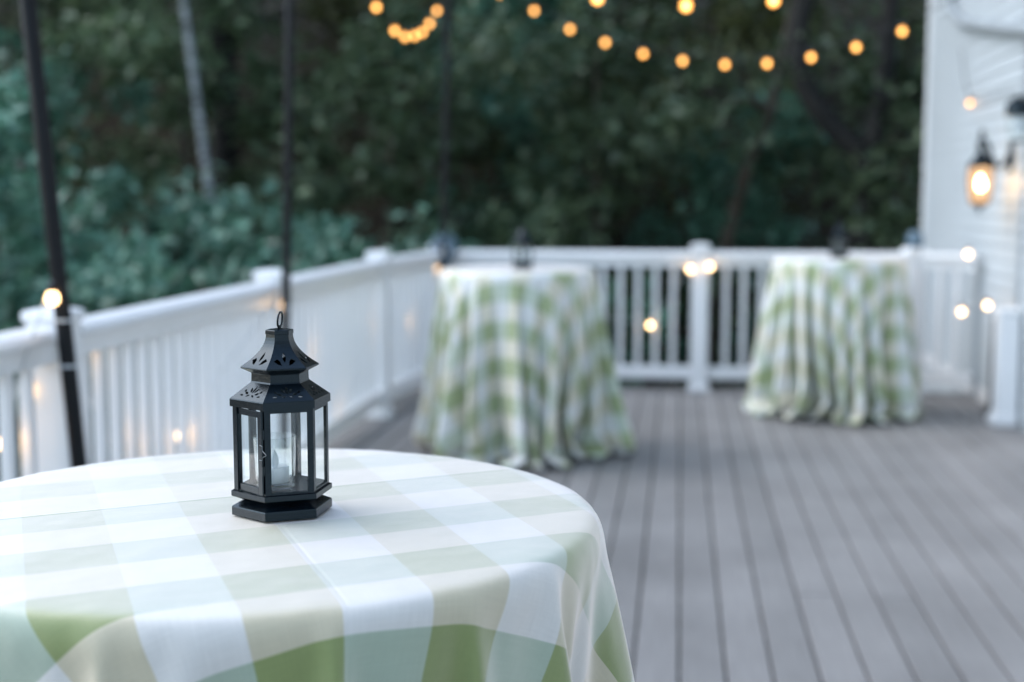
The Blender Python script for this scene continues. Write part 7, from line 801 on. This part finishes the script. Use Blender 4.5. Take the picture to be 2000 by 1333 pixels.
def lantern(label, loc, rz):
    o = empty('candle_lantern', label, 'lantern', loc, rz, 'black hexagonal candle lanterns')
    # plinth: rim, pierced slope, neck
    bs = MB(); bs = shell([(.0622,.0005),(.0625,.0012),(.0625,.0105),(.0618,.0122)]); thicken(bs.build('base', M['black'], o))
    base = o.children[-1]
    pierced(lambda v: (.0618-.0150*v, .0122+.0068*v), [0,.5,1], SPRIG, 'base_grille', base)
    hexring(MB(), [(.0610,.0004),(.0610,.0011)]).build('base_plate', M['black'], base)
    # tray
    tr = shell([(.0466,.0188),(.0490,.0196),(.0622,.0252),(.0628,.0262),(.0628,.0322),(.0610,.0326),(.0608,.0318),(.046,.0316)]); tr.f.append((42,43,44,45,46,47))
    tr.build('tray', M['black'], o)
    # frame posts: V-section at each corner, top and bottom rails
    fb = MB(); rr = .0590; z0, z1 = .0322, .1420; pw = .0074
    for k in range(6):
        a = HEX[k]; p = Vector((rr*math.cos(a), rr*math.sin(a)))
        for s_ in (-1, 1):
            q = Vector((rr*math.cos(HEX[(k+s_) % 6]), rr*math.sin(HEX[(k+s_) % 6]))); d = (q-p).normalized()
            inw = -(p+q).normalized()*.0011
            c = [p, p+d*pw, p+d*pw+inw, p+inw]
            if s_ == 1: pass
            fb.add([(x.x, x.y, z) for z in (z0, z1) for x in c], [(0,3,2,1),(4,5,6,7),(0,1,5,4),(1,2,6,5),(2,3,7,6),(3,0,4,7)])
    frame = fb.build('frame', M['black'], o)
    for za, zb in ((z0, z0+.0035), (z1-.0045, z1)):
        rb = MB()
        for k in range(6):
            if k == 3: continue
            p = Vector((rr*math.cos(HEX[k]), rr*math.sin(HEX[k]))); q = Vector((rr*math.cos(HEX[(k+1)%6]), rr*math.sin(HEX[(k+1)%6]))); d = (q-p).normalized(); inw = -(p+q).normalized()*.0011
            c = [p+d*(pw+.0001), q-d*(pw+.0001), q-d*(pw+.0001)+inw, p+d*(pw+.0001)+inw]
            rb.add([(x.x, x.y, z) for z in (za, zb) for x in c], [(0,3,2,1),(4,5,6,7),(0,1,5,4),(1,2,6,5),(2,3,7,6),(3,0,4,7)])
        rb.build('frame_rail', M['black'], frame)
    # glass: five fixed panes just inside the frame
    for k in range(6):
        if k == 3: continue
        rg = rr-.0026; p = Vector((rg*math.cos(HEX[k]), rg*math.sin(HEX[k]))); q = Vector((rg*math.cos(HEX[(k+1)%6]), rg*math.sin(HEX[(k+1)%6]))); inw = -(p+q).normalized()*.0012
        d = (q-p).normalized()*.0015; c = [p+d, q-d]
        MB().add([(x.x, x.y, z) for z in (z0+.0003, z1-.0005) for x in c], [(0,1,3,2)]).build('glass_pane', M['glass'], o)
    # hinged door on face 3, a little ajar
    h = Vector((rr*math.cos(HEX[4]), rr*math.sin(HEX[4]))); e = Vector((rr*math.cos(HEX[3]), rr*math.sin(HEX[3]))); out = (h+e).normalized()
    h = h+out*.0022; dd = (e-h+out*.0022).normalized(); ca = R(-7); dd = Vector((dd.x*math.cos(ca)-dd.y*math.sin(ca), dd.x*math.sin(ca)+dd.y*math.cos(ca))); no = Vector((-dd.y, dd.x))
    if no.dot(out) < 0: no = -no
    Wd = .0585; fw = .0088; za, zb = .0342, .1405
    def slab(b, u0, u1, v0, v1, t0=.0, t1=.0022):
        c = [h+dd*u0+no*t0, h+dd*u1+no*t0, h+dd*u1+no*t1, h+dd*u0+no*t1]
        b.add([(x.x, x.y, z) for z in (v0, v1) for x in c], [(0,3,2,1),(4,5,6,7),(0,1,5,4),(1,2,6,5),(2,3,7,6),(3,0,4,7)]); return b
    db = MB(); slab(db, .0, fw, za, zb); slab(db, Wd-fw*.75, Wd, za, zb); slab(db, fw+.0001, Wd-fw*.75-.0001, za, za+.0085); slab(db, fw+.0001, Wd-fw*.75-.0001, zb-.0080, zb)
    slab(db, Wd-.0018, Wd-.0002, za+.0001, zb-.0001, -.006, -.0001)
    door = db.build('door', M['black'], o, bevel=.0003)
    slab(MB(), fw-.002, Wd-fw*.75+.002, za+.006, zb-.006, -.0012, -.0002).build('glass_pane', M['glass'], door)
    for zc in (.066, .112):
        hb = MB(); hp_ = h-dd*.0012+no*.0012; hb.tube([(hp_.x, hp_.y, zc-.006), (hp_.x, hp_.y, zc+.006)], .0017, 8)
        hb.build('hinge', M['black'], door)
    wp = h+no*.0030-dd*.001; lat = -dd
    wire = [(wp+dd*.004, .0985), (wp+lat*.001, .0975), (wp+lat*.0015, .0925), (wp+lat*.0085, .0885), (wp+lat*.0090, .0870), (wp+lat*.002, .0835), (wp+lat*.0005, .0800), (wp+dd*.005, .0795)]
    MB().tube(smooth([(p.x, p.y, z) for p, z in wire], 4), .00055, 6).build('clasp', M['wire'], door)
    # lower roof: band, pierced slope, neck
    lr = thicken(shell([(.0624,.1422),(.0624,.1512),(.0618,.1526)]).build('lower_roof', M['black'], o))
    pierced(lambda v: (.0618-.0252*v, .1526+.0190*v), [0,.5,1], SPRIG, 'roof_grille', lr)
    thicken(shell([(.0366,.1716),(.0356,.1735),(.0352,.1830),(.0358,.1842),(.0480,.1905),(.0486,.1916),(.0480,.1928)]).build('neck', M['black'], o))
    # upper roof: concave pierced skirt, cap band, lid
    def rz2(v):
        z = .1928+.0402*v; r = .0166+(.0480-.0166)*((1-v)**2.0); return r, z
    holes = [petal(0, .31, .26, .30, R(90), 8)]
    holes += [[(s*.74,.20),(s*.52,.27),(s*.30,.20),(s*.20,.075),(s*.46,.12),(s*.55,.155)] for s in (1,)]
    holes += [[(-x, y) for x, y in holes[1]][::-1]]
    ur = pierced(rz2, [0,.06,.13,.2,.28,.36,.44,.52,.6,.7,.8,.9,1], holes, 'upper_roof', o)
    shell([(.0170,.2330),(.0174,.2334),(.0174,.2378),(.0166,.2386),(.004,.2402)]).build('roof_cap', M['black'], ur)
    rg = MB(); ra = R(RINGROT); c, s = math.cos(ra), math.sin(ra)
    pts = [(c*.0096*math.sin(t)*.95, s*.0096*math.sin(t)*.95, .2510+.0100*math.cos(t)+0) for t in [2*math.pi*i/28 for i in range(29)]]
    pts = [(x+.0018*(z-.241)/.02, y, z) for x, y, z in pts]
    rg.tube(pts, .00125, 8, cap=False); rg.tube([(0,0,.2395),(0,0,.2440)], .0022, 8)
    rg.build('ring', M['black'], o, smooth=True)
    return o
LX, LY = -.503, 1.634
RINGROT = 92
LROT = R(-2.5)
L1 = lantern('sharp black lantern standing on the large front table', (LX, LY, TT), LROT); L1.scale = (1.035, 1.035, .985)
for lb, x, y, rz in (('blurred black lantern on the middle table with the railing behind it', -.885, 7.55, R(60)), ('blurred black lantern on the farthest table near the house', 1.07, 9.2, R(10))):
    c = copy_tree(L1); c.location = (x, y, TT); c.rotation_euler.z = rz; c['label'] = lb
# votive cup and tea light inside the near lantern
def votive():
    vx, vy = LX-.0075, LY-.004; z = TT+.0315
    b = MB(); prof = [(.0225,0),(.0243,.0015),(.0246,.006),(.0258,.035),(.0272,.0655),(.0274,.0668),(.0266,.0672),(.0258,.0662),(.0246,.035),(.0236,.010),(.0200,.0075),(.002,.007)]
    b.lathe(prof, 40)
    o = b.build('votive_glass', M['cup'], smooth=True, loc=(vx, vy, z)); tag(o, 'clear tapered glass cup holding a tea light inside the front lantern', 'glass cup')
    t = empty('tealight', 'white battery tea light with teardrop flame inside the glass cup', 'tea light', (vx-.0005, vy-.001, z+.0078))
    MB().lathe([(.0176,0),(.0182,.0008),(.0182,.0188),(.0176,.0198),(.0150,.0190),(.004,.0172)], 36).build('body', M['plastic'], t, smooth=True, auto=50)
    MB().lathe([(.0022,.0165),(.0046,.021),(.0056,.026),(.0048,.032),(.0028,.037),(.0008,.041)], 16).build('flame', M['drop'], t, smooth=True)
votive()

# ------------------------------------------------------------ trees and shrubs
def leaves(b, c, rad, n, size, rnd, flat=.75):
    """n small leaf blades scattered through a clump of radius rad"""
    c = Vector(c)
    for _ in range(n):
        d = Vector((rnd.gauss(0,1), rnd.gauss(0,1), rnd.gauss(0,1)*flat)); d = d/max(d.length, .01)*rad*(rnd.random()**.45)
        p = c+d; s = size*rnd.uniform(.6,1.35)
        t = Vector((rnd.gauss(0,1), rnd.gauss(0,1), rnd.gauss(-.35,.6))).normalized(); u = t.cross(Vector((rnd.gauss(0,.6), rnd.gauss(0,.6), 1))).normalized(); n_ = u.cross(t)
        w = u*s*.30
        m = p+t*s*.45+n_*s*.10
        b.v += [tuple(p), tuple(m+w-n_*s*.06), tuple(p+t*s), tuple(m-w-n_*s*.06), ]
        k = len(b.v)-4; b.f += [(k,k+1,k+2),(k,k+2,k+3)]
def bend(p0, p1, n, wob, rnd):
    p0 = Vector(p0); p1 = Vector(p1); out = []
    for i in range(n+1):
        t = i/n; out.append(p0.lerp(p1, t)+Vector((rnd.uniform(-1,1), rnd.uniform(-1,1), 0))*wob*(math.sin(math.pi*t)))
    return out
def tree_proto(seed, h, r0, crown_lo, spread, limbs, clumps, per, size, lm, bm, lean=(0,0)):
    rnd = random.Random(seed); tb = MB(); lb = MB()
    top = (lean[0]*h, lean[1]*h, h); tp = smooth(bend((0,0,-.3), top, 6, .12*r0*10*.25, rnd), 2)
    tb.tube(tp, [r0*(1.25 if i == 0 else 1)*(1-.82*i/(len(tp)-1)) for i in range(len(tp))], 10)
    ends = [Vector(tp[-1])]
    for i in range(limbs):
        f = crown_lo+(1-crown_lo)*(i+.5)/limbs*.93; k = f*(len(tp)-1); a = Vector(tp[int(k)]).lerp(Vector(tp[min(int(k)+1, len(tp)-1)]), k-int(k))
        az = i*2.4+rnd.uniform(-.5,.5); L = spread*(1-.55*max(0, f-crown_lo)/(1-crown_lo))*rnd.uniform(.7,1.1)
        e = a+Vector((math.cos(az)*L, math.sin(az)*L, L*rnd.uniform(.05,.55)))
        pth = smooth(bend(a, e, 3, .12*L, rnd), 2); rr_ = r0*(1-.8*f)*.45
        tb.tube(pth, [rr_*(1-.8*j/(len(pth)-1)) for j in range(len(pth))], 7)
        for j in (2,4,6):
            if j < len(pth): ends.append(Vector(pth[j]))
        for q in range(2):
            m = Vector(pth[rnd.choice((2,3,4))]); e2 = m+Vector((rnd.uniform(-1,1), rnd.uniform(-1,1), rnd.uniform(-.1,.6)))*L*.45
            tb.tube([m, m.lerp(e2,.5)+Vector((0,0,.05*L)), e2], [rr_*.45, rr_*.3, rr_*.1], 5); ends.append(e2)
    for i in range(clumps):
        e = rnd.choice(ends)+Vector((rnd.gauss(0,1), rnd.gauss(0,1), rnd.gauss(0,.8)))*spread*.16
        leaves(lb, e, spread*rnd.uniform(.10,.27), int(per*rnd.uniform(.6,1.4)), size, rnd)
    return tb, lb
PROTO = {}
def plant(kind, name, label, cat, loc, rz=0.0, sc_=1.0, group=None):
    tm, cm = PROTO[kind]
    o = empty(name, label, cat, loc, rz, group); o.scale = (sc_, sc_, sc_)
    for n, me in (('trunk' if cat == 'tree' else 'stem', tm), ('crown' if cat == 'tree' else 'foliage', cm)):
        c = bpy.data.objects.new(n, me); C.objects.link(c); c.parent = o
    return o
def proto(kind, lm, bm, *a, **k):
    tb, lb = tree_proto(*a, lm, bm, **k)
    res = []
    for b, m, n in ((tb, bm, 'trunk'), (lb, lm, 'crown')):
        me = bpy.data.meshes.new(n); me.from_pydata(b.v, [], b.f); me.update(); me.materials.append(M[m])
        if n == 'trunk': me.polygons.foreach_set('use_smooth', [True]*len(me.polygons))
        res.append(me)
    PROTO[kind] = res
#            seed h    r0   lo  spread limbs clumps per size
proto('tall_a', 'leaf_dark', 'bark', 11, 11.0, .20, .16, 3.0, 20, 120, 100, .14)
proto('tall_b', 'leaf_olive', 'bark_brown', 12, 10.0, .15, .18, 2.6, 18, 105, 100, .13, lean=(.06,0))
proto('tall_c', 'leaf_dark', 'bark', 13, 12.5, .24, .22, 3.4, 22, 120, 100, .15)
proto('low_a', 'leaf_teal', 'bark_brown', 14, 4.6, .07, .08, 1.7, 14, 70, 75, .15)
proto('low_b', 'leaf_dark', 'bark_brown', 15, 5.2, .08, .06, 2.0, 15, 70, 75, .16)
proto('bush_a', 'leaf_teal', 'bark_brown', 16, 2.6, .04, .03, 1.35, 14, 80, 62, .125)
proto('bush_b', 'leaf_teal', 'bark_brown', 17, 2.1, .035, .03, 1.25, 12, 72, 62, .12)
proto('birch', 'leaf_olive', 'birch', 18, 10.5, .062, .52, 1.7, 12, 60, 60, .10, lean=(-.12,.0))

rnd = random.Random(5)
G1 = 'dark woodland trees beyond the railing'
def T(kind, x, y, label, s=1.0, rz=None, name='tree', group=None, dz=0):
    return plant(kind, name, label, 'tree' if not kind.startswith('bush') else 'shrub', (x, y, gz(x, y)+dz), rnd.uniform(0, 6.28) if rz is None else rz, s, group)
# bluish shrubs crowding the left railing
for i, (k, x, y, s, lb) in enumerate([
    ('bush_a', -4.3, 8.0, 1.12, 'bluish leafy shrub at the left edge of the photo, just over the railing'),
    ('bush_b', -3.6, 9.6, 1.15, 'bluish shrub just beyond the left railing behind the slim pole'),
    ('bush_a', -5.4, 10.2, 1.22, 'tall bluish shrub behind the thick pole, left of the birch'),
    ('bush_b', -4.5, 11.5, 1.30, 'bluish shrub growing under the birch trunk'),
    ('bush_b', -2.7, 11.8, 1.20, 'bluish shrub seen just above the corner of the railings'),
    ('bush_a', -6.6, 12.0, 1.35, 'bluish shrub far left behind the front shrubs'),
    ('bush_b', -1.2, 12.3, 1.06, 'low bluish shrub right behind the middle table lantern'),
    ]): T(k, x, y, lb, s, name='shrub', group='bluish shrubs outside the railing')
T('birch', -4.54, 13.6, 'pale barked birch leaning left behind the bluish shrubs', 1.0, rz=.0, name='birch_tree')
for k, x, y, s, lb in [
    ('low_a', -7.4, 14.2, 1.0, 'bluish small tree at the far left behind the shrubs'),
    ('low_b', -3.2, 14.6, .95, 'dark bushy tree between the birch and the far pole'),
    ('low_b', -.9, 14.4, 1.0, 'dark bushy tree above the middle table'),
    ('low_a', .6, 15.4, .85, 'greyish small tree beyond the centre post of the far railing'),
    ('low_b', 2.3, 14.2, .95, 'dark bushy tree next to the house corner'),
    ('low_b', -5.9, 15.6, 1.1, 'dark bushy tree behind the birch'),
    ('low_a', -1.9, 16.6, 1.15, 'greyish small tree behind the far pole')]:
    T(k, x, y, lb, s, name='understory_tree', group='small trees in front of the wood')
for k, x, y, s, lb in [
    ('tall_a', -8.8, 17.5, 1.0, 'tall dark tree at the left edge of the wood'),
    ('tall_c', -6.6, 19.0, .95, 'tall thick trunked tree left of the slim pole'),
    ('tall_b', -3.9, 17.6, 1.0, 'tall olive tree leaning beside the short string of bulbs'),
    ('tall_a', -1.4, 18.6, 1.05, 'tall dark tree right of the far pole'),
    ('tall_b', .5, 17.4, .95, 'tall slim olive tree behind the long bulb string'),
    ('tall_c', 3.4, 18.0, 1.0, 'tall dark tree closest to the house corner'),
    ('tall_b', -10.6, 22.0, 1.1, 'tall olive tree deep in the wood on the far left'),
    ('tall_a', -8.3, 23.0, 1.1, 'tall dark tree deep in the wood behind the thick pole'),
    ('tall_c', -5.2, 23.5, 1.1, 'tall dark tree deep in the wood behind the birch'),
    ('tall_a', -2.4, 22.5, 1.1, 'tall dark tree deep in the wood behind the far pole'),
    ('tall_b', -.2, 23.5, 1.15, 'tall olive tree deep in the wood above the centre post'),
    ('tall_c', 2.0, 22.0, 1.05, 'tall dark tree deep in the wood right of the centre'),
    ('tall_a', 5.0, 23.0, 1.1, 'tall dark tree deep in the wood behind the house corner'),
    ('tall_c', -12.5, 26.5, 1.1, 'tall dark tree at the back of the wood, far left')]:
    T(k, x, y, lb, s, group=G1)
# dark forked tree right of the long bulb string, a thin leaning trunk and a drooping branch
def bare(name, label, segs, m):
    b = MB()
    for pth, rads in segs:
        n = len(pth); pp = smooth(pth, 4); rr_ = []
        for i in range(n-1): rr_ += [rads[i]+(rads[i+1]-rads[i])*k/4 for k in range(4)]
        rr_.append(rads[-1]); b.tube(pp, rr_, 10)
    p = segs[0][0][0]; o = empty(name, label, 'tree', p)
    at0(b.build('trunk', M[m], smooth=True), o); lb = MB(); r2 = random.Random(len(label))
    for pth, _ in segs:
        e = Vector(pth[-1])
        for _k in range(9): leaves(lb, e+Vector((r2.gauss(0,.5), r2.gauss(0,.5), r2.gauss(.2,.4))), .45, 60, .11, r2)
    at0(lb.build('crown', M['leaf_dark']), o); return o
yb = 13.6
bare('forked_tree', 'dark forked tree trunk curving up beside the house corner', [
    ([(1.87,yb,gz(1.87,yb)-.2),(1.86,yb,.3),(1.84,yb,1.4),(1.81,yb,1.85),(1.56,yb,2.10),(1.30,yb,2.41),(1.19,yb,2.66),(1.15,yb,3.1),(1.25,yb,4.2),(1.2,yb+.3,6.5)],[.17,.14,.125,.12,.115,.11,.10,.09,.08,.03]),
    ([(1.82,yb+.01,1.7),(1.98,yb+.1,2.6),(2.05,yb+.2,3.6),(2.2,yb+.2,6.0)],[.12,.10,.08,.03])], 'bark')
yb2 = 14.8
bare('leaning_tree', 'thin brown trunk leaning right below the long bulb string', [
    ([(.30,yb2,gz(.3,yb2)-.2),(.42,yb2,.4),(.62,yb2,1.45),(.80,yb2,2.0),(.98,yb2,2.5),(1.3,yb2+.2,4.2)],[.085,.08,.075,.07,.06,.02]),
    ([(.93,yb2,2.38),(.75,yb2-.15,2.50),(.40,yb2-.3,2.53),(.05,yb2-.4,2.68)],[.06,.055,.045,.02])], 'bark_brown')
# the wood behind: one mass of foliage and stems climbing the slope
def wood():
    b = MB(); r2 = random.Random(21)
    for _ in range(620):
        x = r2.uniform(-34, 26); y = r2.uniform(27, 44); z = gz(x, y)+r2.uniform(0, 1)**.8*13
        leaves(b, (x, y, z), r2.uniform(1.2,2.2), 40, .45, r2)
    for _ in range(150):
        x = r2.uniform(-24, 14); y = r2.uniform(24, 30); leaves(b, (x, y, gz(x,y)+r2.uniform(.2,4)), r2.uniform(.8,1.4), 40, .28, r2)
    o = struct(b.build('distant_wood', M['leaf_far']), 'stuff')
    return o
wood()
def ferns():
    b = MB(); r2 = random.Random(31)
    for _ in range(330):
        x = r2.uniform(-13, 5); y = r2.uniform(11.4, 24); leaves(b, (x, y, gz(x,y)+.3), r2.uniform(.4,.8), 26, .16, r2, .5)
    struct(b.build('undergrowth', M['leaf_dark']), 'stuff')
ferns()
